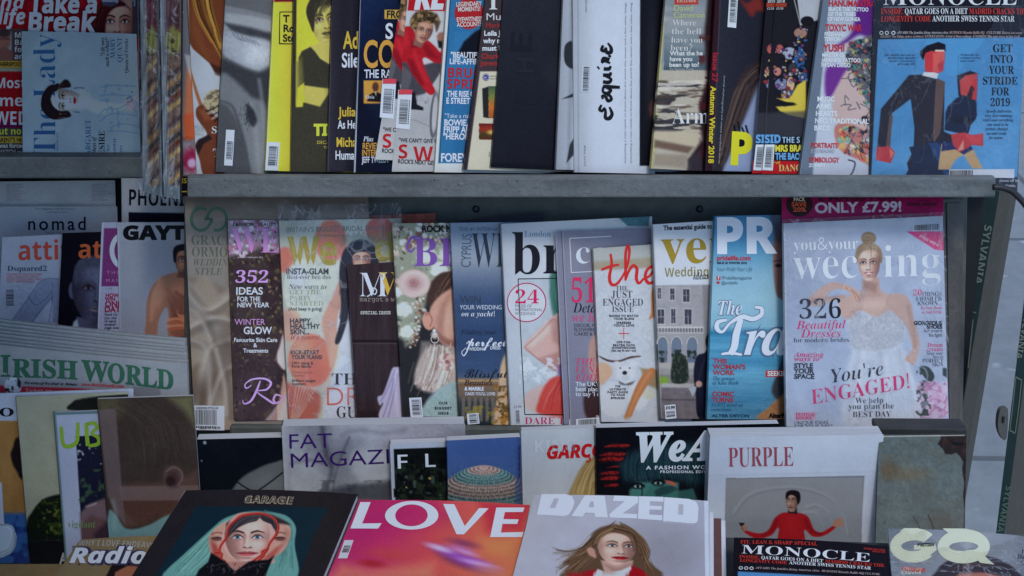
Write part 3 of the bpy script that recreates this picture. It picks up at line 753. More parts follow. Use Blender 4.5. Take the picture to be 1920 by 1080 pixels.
# 2 braided hair cover
def p(s):
    s.c[:] = (166, 176, 188)
    sk = (104, 62, 40)
    s.poly([(352, -60), (440, -60), (440, 140), (420, 142), (402, 134), (392, 118), (376, 104), (362, 92), (355, 80)], sk, 2, 1)
    s.poly([(360, 0), (356, 60), (372, 92), (392, 110)], (128, 80, 52), 8, .6)
    s.strands([(356, -60), (366, 20), (398, 80), (426, 130)], [(392, -60), (402, 10), (412, 60), (424, 112)], 46, 2.4, [(150, 112, 52), (186, 146, 72), (92, 66, 34), (120, 88, 44), (60, 42, 26)], .9, 2, 3, hi=1)
    s.poly([(395, 118), (420, 130), (420, 146), (404, 140)], (48, 34, 28), 3, .7)
    s.line([(356, 128), (364, 158), (374, 190), (382, 206)], (2.5, 6, 7), (150, 98, 58), 1.2)
    s.poly([(368, 204), (378, 196), (392, 204), (402, 216), (420, 236), (420, 330), (384, 330), (374, 300), (366, 274), (372, 262), (388, 252), (376, 232), (368, 218)], sk, 1.5, 1, True)
    s.poly([(372, 206), (384, 204), (398, 224), (384, 226)], (136, 84, 56), 4, .7)
    s.poly([(366, 274), (372, 262), (392, 252), (398, 260), (382, 270), (372, 290)], (44, 36, 36), 2)
    s.ell(404, 190, 22, 22, (168, 160, 132), .15); s.blotch((90, 84, 70), .5, .15, 5, 4, (382, 168, 424, 212), .8)
    for i in range(5): s.line([(386 + i * 4, 208 + i * 5), (400 + i * 3, 204 + i * 4), (424, 186 + i * 8)], 2.2, ((24, 26, 34), (150, 152, 150))[i % 2], .8)
    s.ell(372, 245, 11, 10, (150, 160, 166), .3, .95, 20); s.noise(26, 4, 9, (361, 235, 383, 256))
    s.T('ST', 396, 250, 13, 'sb', (196, 198, 200)); s.T('T', 399, 294, 15, 'sb', (196, 198, 200))
magazine('cover with long blond braids on a dark skinned shoulder and a patterned top', tq(352, (369, 328), .0, 285), top(352), (166, 176, 188), (172, 182, 196), .004, p, G['top'], vis=.28, bump=curl(.002))
# 3 grey monochrome body
def p(s):
    s.grad(0, -55, 60, 330, [(98, 102, 104), (92, 96, 98), (74, 78, 80)])
    s.poly([(422, 12), (470, 22), (515, 34), (515, 82), (470, 64), (420, 56)], (146, 152, 158), 4, .95); s.poly([(420, 12), (470, 20), (515, 33), (515, 40), (470, 30), (420, 24)], (112, 117, 122), 4, .8)
    s.poly([(420, 42), (470, 52), (515, 64), (515, 84), (440, 66)], (54, 57, 60), 5, .9)
    s.poly([(418, 58), (460, 66), (510, 82), (506, 128), (480, 134), (440, 118), (418, 100)], (146, 154, 164), 5, .95, True); s.ell(482, 102, 26, 20, (182, 190, 198), .9, .9); s.ell(440, 80, 22, 10, (160, 168, 176), .9, .6); s.noise(9, 5, 12, (418, 56, 512, 134))
    s.poly([(416, 112), (455, 126), (484, 136), (508, 130), (502, 200), (470, 190), (440, 166), (416, 150)], (56, 60, 62), 8, .95, True); s.poly([(416, 138), (440, 150), (470, 180), (500, 206), (500, 330), (470, 330), (458, 266), (442, 222), (428, 200), (412, 186)], (112, 118, 122), 6, .95, True)
    s.line([(412, 188), (436, 200), (450, 240), (462, 290), (468, 330)], (2, 4, 6, 7), (70, 74, 76), 3, .9); s.line([(470, 196), (480, 240), (484, 290), (486, 330)], (6, 10, 12, 10), (138, 144, 148), 6, .7); s.poly([(462, 196), (474, 204), (482, 226), (474, 238), (464, 222)], (46, 49, 52), 4, .9, True); s.line([(486, 150), (492, 200), (494, 300)], 5, (132, 138, 144), 4, .7)
    for i in range(60):
        r_ = np.random.RandomState(i); x, y = 464 + r_.randn() * 7, 214 + r_.randn() * 12; s.line([(x, y), (x + r_.randn() * 3, y + 5)], .8, (38, 41, 44), .5, .6, smooth=False)
    for i in range(6): s.line([(436 + i * 8, 62 + i * 3), (442 + i * 8, 70 + i * 2), (452 + i * 7, 76 + i * 2)], 1.2, (70, 74, 80), .8, .7)
    s.noise(5, 3, 4)
    s.barcode([(424, 243), (440, 244), (436, 311), (420, 310)], 14, True, 3, .2, span=(.15, 1))
magazine('grey cover with a monochrome bare arm and torso photograph', tq(422.5, (404, 322), .045, 290), top(422), (92, 96, 98), (176, 184, 196), .004, p, G['top'], vis=.36, bump=curl(.002))
# 4 yellow
def p(s):
    s.grad(490, 0, 560, 0, [(214, 200, 74), (198, 188, 66), (176, 168, 60)])
    s.rect_(480, -60, 800, 4, (120, 24, 44), 1)
    s.poly([(513, -60), (517, -60), (501, 325), (497, 325)], (196, 190, 120), 1, .8)
    for r in ((524, 22, 560, 83),):
        s.shape([(524, 22), (556, 22), (556, 23.6), (525.6, 23.6), (525, 81), (556, 82), (556, 83.5), (523, 83)], (40, 38, 30))
    s.L(['T', 'Ro', 'Sto'], 531, 42, 13, 18, st='g', col=(34, 32, 28), off=.03, slip=-.3)
    s.barcode([(501, 266), (525, 267), (521, 320), (497, 319)], 16, True, 5, .15)
magazine('plain bright yellow cover with a small boxed title', tq(513, (497, 320), .025, 285), top(513), (200, 188, 50), (180, 188, 200), .003, p, G['top'], vis=.19, bump=curl(.002))
# 5 yellow and black woman
def p(s):
    s.c[:] = (198, 188, 62)
    D = (58, 58, 44)
    s.poly([(548, -60), (557, -60), (553, 330), (543, 330)], (54, 54, 46), 1)
    sk = (182, 174, 92); sh = (112, 108, 60)
    s.poly([(556, 118), (564, 98), (578, 88), (600, 80), (600, 60), (640, 60), (640, 175), (556, 175)], sk, 2)
    s.poly([(560, 108), (566, 96), (582, 88), (590, 96), (600, 110), (616, 120), (640, 124), (640, 172), (622, 168), (588, 164), (562, 160)], D, 1.6)
    s.poly([(556, 118), (566, 106), (570, 162), (556, 200)], sh, 4, .8)
    s.poly([(570, 160), (640, 170), (640, 205), (606, 200), (572, 196)], sk, 2); s.poly([(612, 165), (640, 165), (640, 205), (618, 190)], sh, 8, .6)
    s.poly([(570, 192), (600, 200), (618, 172), (640, 150), (640, 335), (545, 335), (548, 204)], (62, 61, 48), 2)
    s.poly([(558, 165), (570, 155), (568, 200), (556, 201)], (196, 186, 66), 1.5)
    s.face(606, 40, 40, skin=(178, 170, 96), rot=-6, yaw=.12, lips=(96, 90, 56), hair=(50, 48, 38), wid=.62, light=-1)
    s.poly([(574, 24), (578, 6), (592, -10), (640, -14), (640, 14), (618, 10), (602, 12), (592, 26), (588, 60), (580, 44)], (56, 54, 42), 1.5, 1, True)
    s.strands([(600, -4), (590, 20), (588, 56)], [(636, -4), (618, 10), (604, 26)], 22, 1.6, [(50, 48, 38), (90, 86, 56)], .8, 1.5, 5)
    s.T('TI', 588, 254, 21, 'nb', (206, 196, 66), w=26, off=.02, part='masthead_lettering'); s.T('DECADE', 594, 270, 6, 'g', (180, 172, 70)); s.T('THE', 606, 279, 5, 'g', (170, 164, 70))
    s.noise(4, 3, 4)
magazine('yellow and black cover of a short haired woman in a crop top', tq(550, (544.6, 322), .01, 285), top(550), (198, 188, 62), (180, 188, 200), .004, p, G['top'], vis=.29, bump=curl(.0015))
# 6 black with yellow and white lines
def p(s):
    s.c[:] = (40, 40, 44)
    s.grad(620, 0, 680, 0, [(52, 52, 58), (36, 36, 40), (22, 22, 25)])
    s.line([(622, -50), (619, 150), (615, 322)], 2, (78, 80, 86), .8, .8, False); s.line([(660, 0), (652, 200), (640, 320)], 14, (66, 66, 72), 10, .35)
    Y, Wc = (206, 164, 62), (204, 208, 214)
    k = dict(st='g', off=.02)
    s.T('Ad', 643, 91, 31, col=Y, w=29, **k); s.T('Sile', 641, 126, 26, col=Wc, w=32, **k)
    s.T('Julia', 634, 218, 17, col=Y, w=33, **k); s.T('As He', 633, 241, 15, col=Wc, w=34, **k)
    s.T('Micha', 631, 275, 17, col=Y, w=37, **k); s.T('Human', 629, 299, 16, col=Wc, w=42, **k)
magazine('black glossy cover with yellow and white names down its side', tq(622.6, (613.5, 322), -.01, 285), top(622), (40, 40, 44), (182, 190, 202), .004, p, G['top'], vis=.25, bump=curl(.003))
# 7 navy
def p(s):
    s.grad(665, 0, 740, 60, [(28, 44, 74), (24, 38, 66), (16, 24, 40)])
    s.line([(675, -50), (664, 323)], 5, (170, 178, 192), .8, 1, False)
    s.line([(700, 160), (735, 240), (760, 330)], 26, (40, 58, 92), 18, .6); s.noise(5, 14, 3)
    O = (204, 146, 66); Wc = (198, 206, 216)
    s.rect_(721, 19, 760, 36, (214, 160, 70)); s.T('FRO', 725, 34, 13, 'g', (30, 30, 36), w=30, off=.03)
    s.T('S', 722, 73, 28, 'g', Wc, off=.02, hx=.8); s.T('COH', 682, 126, 49, 'g', O, w=86, off=.02, part='masthead_lettering')
    s.T('THE RAP', 683, 146, 15, 'g', Wc, w=58, off=.02)
    s.rect_(682, 151, 724, 194, (196, 144, 66), 1); s.ell(704, 163, 6, 9, (84, 60, 44), .3); s.poly([(688, 190), (692, 178), (700, 173), (709, 173), (718, 179), (722, 192)], (36, 30, 30), 1.2); s.poly([(702, 172), (706, 172), (705, 180)], (180, 170, 150), 1)
    s.T('Elvis', 685, 185, 6, 'sb', (214, 214, 210), hx=.9)
    s.T('Plus', 681, 265, 9, 'sbi', Wc, w=19); s.T('REVIEWS', 680, 279, 11, 'g', O, w=40, off=.02); s.T('INTERV', 679, 292, 11, 'g', O, w=34, off=.02); s.T('JEFF TWEEDY', 678, 305, 11, 'g', Wc, w=52, off=.02)
magazine('navy cover with orange capitals and a small portrait inset', tq(675.4, (664, 323), .006, 285), top(675), (26, 40, 70), (184, 192, 205), .005, p, G['top'], vis=.33, bump=curl(.002))
# 8, 9 two copies of the music weekly
def kerr(front):
    dx, dy = (0, 0) if front else (-30, -20)
    def p(s):
        X = lambda P: [(x + dx - (0 if front else (y - 0) * 0.0), y + dy) for x, y in P]
        s.c[:] = (176, 180, 184)
        s.grad(0, 120 + dy, 0, 330 + dy, [(184, 188, 192), (160, 163, 166), (178, 180, 182)])
        red = (172, 34, 38); s.poly(X([(772, -60), (1100, -60), (1100, 28), (764, 20)]), red, 1)
        s.T('KE', 776 + dx, 17 + dy, 44, 'nbi', (206, 208, 212), w=62, off=.02, part='masthead_lettering')
        # crouching man in a red jumper
        s.poly(X([(742, 125), (760, 110), (778, 118), (775, 150), (768, 190), (752, 188), (742, 160)]), (92, 92, 96), 3, 1, True)
        s.poly(X([(752, 118), (790, 122), (824, 116), (826, 134), (808, 162), (796, 176), (780, 186), (766, 170), (772, 140)]), (72, 72, 76), 2.5, 1, True)
        s.poly(X([(744, 112), (741, 74), (754, 54), (770, 50), (786, 72), (802, 76), (816, 88), (826, 98), (828, 80), (838, 82), (836, 112), (818, 119), (798, 108), (788, 113), (766, 116)]), (166, 34, 40), 2, 1, True)
        s.poly(X([(762, 108), (786, 100), (797, 130), (809, 156), (816, 172), (806, 178), (790, 162), (772, 136)]), (172, 36, 42), 1.5, 1, True)
        s.poly(X([(764, 110), (774, 112), (796, 160), (790, 160), (772, 136)]), (122, 22, 30), 4, .8); s.poly(X([(790, 78), (802, 86), (822, 110), (800, 106)]), (120, 22, 30), 5, .7); s.poly(X([(746, 66), (764, 56), (768, 82), (752, 98)]), (190, 50, 54), 5, .7); s.line(X([(776, 96), (788, 128), (800, 152)]), 4, (192, 56, 58), 3, .6); s.poly(X([(772, 76), (786, 80), (784, 90), (770, 88)]), (116, 20, 28), 3, .7)
        s.ell(828 + dx, 70 + dy, 9, 9, (150, 108, 88), .3); s.poly(X([(820, 76), (830, 78), (834, 92), (822, 90)]), (36, 34, 36), 2)
        s.poly(X([(778, 70), (796, 78), (790, 90), (774, 84)]), (130, 92, 78), 2); s.face(794 + dx, 59 + dy, 21, skin=(178, 138, 118), rot=16, yaw=.1, lips=(140, 84, 78), hair=(40, 30, 24), wid=.78, light=-1)
        s.poly(X([(770, 50), (771, 34), (782, 22), (800, 20), (818, 28), (824, 44), (818, 60), (814, 46), (804, 42), (792, 40), (784, 44), (780, 56)]), (84, 68, 44), 3, 1, True)
        s.blotch((150, 126, 82), .5, .12, 6, 7, pts=X([(768, 52), (770, 34), (782, 20), (800, 18), (818, 26), (826, 44), (816, 48), (792, 38), (780, 54)]), a=.9); s.blotch((48, 40, 30), .58, .1, 5, 17, pts=X([(768, 52), (770, 34), (782, 20), (800, 18), (818, 26), (826, 44), (816, 48), (792, 38), (780, 54)]), a=.9)
        s.poly(X([(770, 182), (796, 176), (798, 186), (790, 204), (772, 200)]), (170, 172, 176), 3); s.blotch((120, 122, 126), .5, .2, 6, 3, pts=X([(770, 180), (800, 172), (806, 200), (780, 206)]), a=.7)
        s.poly(X([(770, 174), (778, 172), (782, 196), (794, 202), (793, 207), (770, 205)]), (32, 32, 36), 1.5)
        s.ell(814 + dx, 216 + dy, 8, 44, (90, 92, 98), .15, 1, 4); s.ell(815 + dx, 214 + dy, 5, 36, (186, 188, 192), .2, .9, 4); s.line(X([(772, 224), (790, 230), (808, 240)]), 1.2, (120, 122, 124), .8, .8)
        s.noise(4, 5, 3)
        s.T('"WE CAN\'T GIVE UP', 748 + dx, 266 + dy, 7, 'g', (40, 40, 44), w=76, rot=2, off=.02)
        s.T('S', 746 + dx, 297 + dy, 26, 'nb', red, hx=.95, part='masthead_lettering')
        if front: s.T('WEA', 775, 302, 27, 'nb', red, w=84, part='masthead_lettering')
        s.T("ROCK'S NEXT GEN", 746 + dx, 306 + dy, 7.5, 'g', (40, 40, 44), w=72, rot=3, off=.02)
        q = X([(747, 168), (773, 168), (768, 243), (742, 240)]); s.barcode(q, 16, True, 9, .14, span=(.14, 1)); s.shape(X([(748, 168), (773, 168), (772.5, 177), (747.5, 177)]), (196, 70, 80), 'barcode_label', 6)
    return p
magazine('rear copy of the music weekly, only its barcode edge showing', tq(752, (703, 299), .04, 250), top(752), (176, 180, 184), (186, 194, 206), .0012, kerr(False), 'two copies of a music weekly', vis=.22)
magazine('music weekly with a crouching curly haired man in a red jumper', tq(764, (734.5, 322), .0, 285), top(764), (176, 180, 184), (190, 198, 210), .004, kerr(True), 'two copies of a music weekly', vis=.34, bump=curl(.003))
# 10 blue
def p(s):
    s.c[:] = (204, 208, 206)
    s.poly([(847, -60), (1100, -60), (1080, 308), (822, 306)], (54, 116, 158), 1)
    s.poly([(847, -60), (849, -60), (824, 306), (822, 306)], (30, 60, 84), .8)
    s.grad(0, 60, 0, 300, [(62, 126, 168), (44, 100, 142)], .5, (852, 60, 1000, 300))
    s.poly([(858, 100), (870, 78), (890, 60), (930, 40), (930, 120), (880, 112)], (24, 26, 34), 3, 1)
    s.ell(879, 26, 27, 29, (168, 44, 44), .05)
    s.L(['LEGENDARY', 'MOMENTS!', '', 'EYEWITNESS', 'ACCOUNTS!'], 879, 12, 8, 9.5, st='g', col=(214, 206, 202), off=.02, al='c', rot=-2, hx=.72)
    k = dict(st='g', off=.03); Wc = (206, 214, 222)
    s.T('"BEAUTIFUL', 845, 108, 10, col=Wc, w=62, rot=1, **k); s.T('LIFE-AFFIRM', 843, 120, 10, col=Wc, w=62, rot=1, **k)
    s.T('BRUCE', 840, 145, 18, col=(176, 40, 40), w=72, rot=1, part='masthead_lettering', st='nb'); s.T('SPRING', 838, 166, 18, col=(176, 40, 40), w=82, rot=1, part='masthead_lettering', st='nb')
    s.T('THE RISE OF', 838, 181, 10.5, col=Wc, w=57, rot=1, **k); s.T('E STREET', 837, 194, 10.5, col=Wc, w=44, rot=1, **k)
    s.T('"Take a risk"', 834, 221, 8, col=Wc, w=52, rot=1, st='g'); s.T('BOWIE,', 833, 235, 11, col=Wc, w=44, rot=1, **k); s.T('FRIPP AND', 832, 248, 11, col=Wc, w=60, rot=1, **k); s.T('"HEROES"', 831, 261, 11, col=Wc, w=58, rot=1, **k)
    s.T('FOREVER', 827, 303, 15, col=(212, 220, 228), w=68, **k)
magazine('blue cover with cream border, red round badge and red title', tq(838, (814.6, 323), .01, 285), top(838), (54, 116, 158), (196, 204, 214), .0045, p, G['top'], vis=.33, bump=curl(.002))
# 11 cream and brown
def p(s):
    s.c[:] = (66, 58, 58)
    s.poly([(910, -60), (915, -60), (874, 320), (868, 320)], (52, 46, 48), 1)
    s.poly([(900, 134), (1100, 134), (1090, 330), (875, 330)], (200, 194, 172), 1)
    s.T('I', 916, 18, 30, 'sb', (206, 206, 204), part='masthead_lettering'); s.T('Musi', 912, 38, 13, 'g', (196, 196, 196), w=40)
    s.T('Mark E', 910, 52, 9, 'g', (140, 50, 44), off=.02); s.T('Leila J', 907, 67, 9, 'g', (212, 212, 212), off=.03); s.T('why m', 906, 81, 9, 'g', (212, 212, 212), off=.03); s.T('must b', 904, 95, 9, 'g', (212, 212, 212), off=.03); s.T('Charles', 902, 110, 9, 'g', (150, 52, 46), off=.03); s.T('Jerem', 901, 123, 9, 'g', (150, 52, 46), off=.03)
    s.ell(911, 145, 6, 6.5, (52, 58, 118), .2); s.ring(911, 145, 4.5, 5, 1, (160, 166, 196)); s.T('w', 908, 147, 4, 'nbi', (190, 196, 214))
    s.T('warner', 919, 144, 3, 'g', (80, 80, 80)); s.T('records', 919, 149, 3, 'g', (80, 80, 80))
    s.poly([(904, 166), (916, 162), (918, 222), (906, 220)], (44, 46, 40), 1); s.grad(916, 160, 916, 222, [(60, 92, 70), (120, 128, 70), (190, 112, 50), (150, 92, 50)], 1, (916, 162, 950, 222))
    s.grad(898, 232, 898, 262, [(110, 40, 32), (150, 60, 36), (74, 66, 34), (96, 50, 30)], 1, (898, 231, 950, 262)); s.ell(922, 248, 8, 4, (220, 180, 90), .8, .9)
    s.line([(918, 285), (917, 294)], .8, (80, 80, 76))
magazine('cream and brown cover of a music monthly with two small record sleeves', tq(910, (869, 318), .02, 280), top(910), (200, 194, 172), (194, 202, 212), .0045, p, G['top'], vis=.29, bump=curl(.0015))
# 12 black sideways title
def p(s):
    s.grad(930, 0, 1050, 300, [(56, 59, 66), (46, 49, 56), (40, 42, 48)]); s.noise(3, 30, 3)
    s.line([(943, -55), (920, 315)], 3, (72, 76, 84), .8, .8, False); s.ell(1046, 140, 20, 30, (64, 64, 74), .9, .6)
    s.poly([(920, 305), (1050, 310), (1050, 322), (919, 318)], (30, 31, 36), 2, .9)
    s.dim(.82, .82, .8)
    for t, y, x, w_, c in (('T', 209, 1004, 34, (25, 27, 33)), ('H', 137, 1000, 27, (36, 38, 45)), ('E', 98, 996, 36, (24, 26, 32)), ('R', 209, 1056, 32, (28, 30, 36))): s.T(t, x, y, 40 if t != 'H' else 34, 'nb', c, w=w_, rot=-87, off=-.004, part='masthead_lettering')
magazine('plain dark charcoal cover with a black title printed sideways', tq(943, (920, 314), .045, 300), top(943), (46, 49, 56), (196, 204, 216), .0045, p, G['top'], vis=.48, bump=curl(.002))
# 13 white with black shapes
def p(s):
    s.grad(1040, 0, 1085, 0, [(150, 156, 168), (178, 186, 200)]); s.line([(1056, -55), (1042, 318)], 2, (116, 122, 132), .7, 1, False)
    s.line([(1074, -55), (1066, 320)], 7, (140, 146, 160), 3, .8, False)
    s.poly([(1060, 84), (1076, 80), (1080, 126), (1066, 126), (1058, 112)], (50, 54, 58), 1.2, 1, True); s.poly([(1053, 186), (1076, 174), (1076, 182)], (54, 58, 64), 1); s.poly([(1062, 306), (1068, 272), (1076, 258), (1076, 290)], (56, 60, 66), 1.2)
magazine('thin white magazine with black brushed shapes, squeezed behind the white one', tq(1056, (1042, 318), .02, 290), top(1056), (170, 178, 192), (200, 208, 224), .003, p, G['top'], vis=.14)
# 14 white sideways title, black back page beside it
def p(s):
    s.grad(1075, 0, 1200, 0, [(168, 176, 192), (196, 206, 226), (200, 210, 230), (192, 202, 220)])
    s.line([(1083, -55), (1085, 322)], 1.6, (140, 148, 166), .8, .9, False)
    s.rect_(1199, -60, 1400, 311, (28, 29, 33), 1); s.ell(1222, 150, 10, 120, (46, 48, 54), .9, .8); s.ell(1224, 205, 7, 16, (110, 74, 66), .6, .8)
    s.barcode([(1091, 124), (1107, 124), (1105, 172), (1089, 172)], 20, True, 8, .03, paper=(194, 204, 222), span=(.0, 1), digits=True)
    # script lettering drawn with a pen
    K = (16, 17, 22); g = lambda P: [(1125 + v * 1.22, 224 - u * 1.05) for u, v in P]
    rb = lambda P, w_: s.ribbon(g(P), [q * 1.3 for q in w_], K, 'masthead_lettering')
    rb([(26, 2), (18, -1), (15, 3), (20, 6), (14, 8), (3, 8), (2, 14), (10, 18), (22, 14)], (3, 4.5, 4, 3, 4, 5, 6, 5, 2.5))
    rb([(36, 4), (42, 3), (40, 8), (33, 12), (36, 17), (43, 14), (42, 10)], (3, 3.5, 4, 5, 4.5, 4, 3))
    rb([(58, 5), (50, 4), (46, 10), (52, 16), (58, 8)], (4, 3.5, 5.5, 4.5, 4)); rb([(59, 4), (58, 14), (57, 30)], (4.5, 5.5, 4))
    rb([(67, 4), (66, 13), (72, 16), (78, 6)], (5, 5.5, 4, 3)); rb([(79, 4), (79, 14), (84, 16)], (5, 5.5, 3))
    rb([(90, 5), (90, 13), (95, 16)], (5, 5.5, 3)); rb([(91, -4), (93, -2)], (5, 5))
    rb([(100, 15), (104, 6), (102, 3), (109, 5), (106, 14)], (3, 4, 4.5, 4.5, 5)); rb([(111, 16), (114, 12)], (4, 3))
    rb([(132, 4), (124, 2), (122, 7), (127, 8), (119, 10), (120, 16), (128, 16), (136, 11)], (3.5, 5, 5, 3.5, 5, 6, 4.5, 2))
    for x, n, c in ((1173, 66, (120, 128, 144)), (1184, 60, (120, 128, 144))):
        s.T('everything a man needs to know about the world this winter and a few other things'[:n + 20], x, 306, 3.2, 'g', c, w=300, rot=-90)
    s.T('JAN FEB', 1098, 312, 3, 'g', (120, 126, 140), w=40, rot=-90); s.T('WINTER', 1100, 24, 3, 'g', (120, 126, 140), w=24, rot=-90)
magazine('white cover with black script title running up, black page beside it', [(1074, -55), (1250, -55), (1222, 316), (1222, 323), ][:0] or [(1073, -55), (1253, -55), (1228, 326), (1077, 323)], top(1073, .13), (196, 206, 226), (200, 210, 230), .004, p, G['top'], vis=1, bump=curl(.002))
# 15 film star mens monthly, folded rock strata
def p(s):
    s.c[:] = (146, 150, 146)
    s.line([(1249, -55), (1223, 316)], 9, (176, 174, 128), 1, 1, False)
    s.poly([(1256, -60), (1420, -60), (1420, 120), (1240, 120)], (138, 146, 150), 1)
    s.grad(0, 0, 0, 130, [(126, 136, 140), (150, 156, 156), (110, 124, 130), (64, 84, 96)], .8, (1245, -60, 1420, 132)); s.noise(16, 26, 4, (1244, 10, 1420, 130), 1, 3)
    s.poly([(1240, 132), (1420, 132), (1420, 330), (1226, 330)], (178, 172, 156), 2)
    s.blotch((58, 58, 60), .52, .06, 26, 8, (1226, 134, 1330, 250), .95, .5, 2.6); s.blotch((86, 74, 62), .5, .12, 20, 12, (1226, 150, 1330, 250), .8, .5, 3)
    s.blotch((206, 202, 190), .58, .1, 22, 3, (1226, 140, 1330, 250), .8, .45, 3); s.poly([(1228, 245), (1310, 246), (1308, 278), (1226, 262)], (186, 176, 152), 4); s.poly([(1228, 262), (1300, 276), (1290, 288), (1227, 276)], (112, 94, 80), 4); s.poly([(1228, 288), (1290, 290), (1285, 315), (1226, 310)], (150, 140, 124), 5)
    s.poly([(1328, -30), (1320, 60), (1324, 150), (1310, 200), (1316, 262), (1290, 300), (1300, 330), (1420, 330), (1420, -30)], (44, 30, 30), 5, 1)
    s.blotch((84, 34, 30), .5, .2, 18, 7, (1310, 60, 1345, 330), .8); s.poly([(1290, 300), (1312, 280), (1320, 330), (1286, 330)], (60, 56, 60), 4, .9)
    s.rect_(1264, -4, 1308, 9, (182, 62, 44), 1); s.T('EXCLUSIVE', 1268, 5, 6, 'sb', (206, 196, 184), w=36)
    s.L(['David', 'Cameron'], 1262, 21, 10.5, 13, st='g', col=(176, 184, 130), off=.01, slip=-.7)
    k = dict(st='sb', off=-.006, col=(196, 200, 200)); 
    for t, x, y, w_ in (('Where', 1260, 48, 44), ('the hell', 1259, 64, 54), ('have you', 1258, 80, 58), ('been?', 1257, 95, 40)): s.T(t, x, y, 11, w=w_, rot=1, **k)
    s.L(['What the he', 'have you', 'been up to?'], 1256, 104, 8, 10.7, st='g', col=(200, 206, 206), off=.03, slip=-.8)
    s.T('by Kirsty Gale', 1256, 131, 3.5, 'g', (160, 168, 170), w=44)
    s.T('Arm', 1260, 232, 29, 'sb', (206, 210, 214), w=68, off=-.012, part='masthead_lettering')
magazine('mens monthly cover with layered pale rock and white serif coverlines', tq(1247.5, (1221, 316), .05, 285), top(1247), (150, 150, 146), (196, 205, 218), .0045, p, G['top'], vis=.42, bump=curl(.002))
# 16 black, yellow P
def p(s):
    s.grad(1330, 0, 1430, 0, [(48, 52, 60), (40, 44, 52), (36, 38, 44)])
    s.poly([(1341, -60), (1351, -60), (1338, 325), (1324, 325)], (52, 30, 34), 1); s.line([(1352, -55), (1337, 320)], 1.2, (84, 88, 96), .7, .8, False)
    s.poly([(1386, 0), (1400, 6), (1422, -6), (1430, 20), (1418, 22), (1408, 32), (1396, 16)], (122, 46, 36), 5, .9, True)
    s.poly([(1352, 330), (1366, 260), (1390, 200), (1410, 150), (1440, 120), (1440, 330)], (132, 148, 180), 3, 1)
    s.poly([(1342, 300), (1352, 250), (1372, 170), (1396, 128), (1430, 110), (1420, 160), (1396, 220), (1370, 280), (1350, 330)], (54, 46, 44), 6, 1)
    s.strands([(1350, 290), (1366, 210), (1390, 150), (1430, 118)], [(1358, 310), (1386, 240), (1410, 170), (1430, 140)], 46, 1.4, [(90, 78, 70), (34, 30, 32), (70, 58, 52), (110, 96, 84)], .8, 3, 6, hi=1)
    for q in (((1376, 236), (1380, 256), (1374, 268)), ((1384, 230), (1388, 256)), ((1391, 240), (1400, 262)), ((1398, 236), (1404, 258))): s.line(q, 3.5, (22, 22, 28), .8)
    s.poly([(1380, 258), (1402, 258), (1404, 280), (1384, 284)], (24, 24, 30), 2)
    s.T('P', 1369, 308, 60, 'nb', (206, 196, 42), w=39, rot=3, off=.015, part='masthead_lettering')
    s.T('Issue 27', 1337, 99, 9.5, 'g', (150, 40, 52), w=55, rot=91.5, off=.03, part='spine_lettering'); s.T('Autumn Winter 2018', 1333, 161, 9.5, 'g', (196, 184, 48), w=145, rot=91.8, off=.03, part='spine_lettering')
    s.T('journal of photography and cinema worldwide stories', 1357, 142, 3, 'g', (150, 154, 162), w=165, rot=93.5)
    s.barcode([(1367, -20), (1383, -20), (1379, 53), (1363, 51)], 18, True, 4, .12)
magazine('dark cover with loose brown hair and one large yellow letter', tq(1341, (1323, 320), .02, 285), top(1341), (40, 44, 52), (190, 200, 216), .0045, p, G['top'], vis=.34, bump=curl(.002))
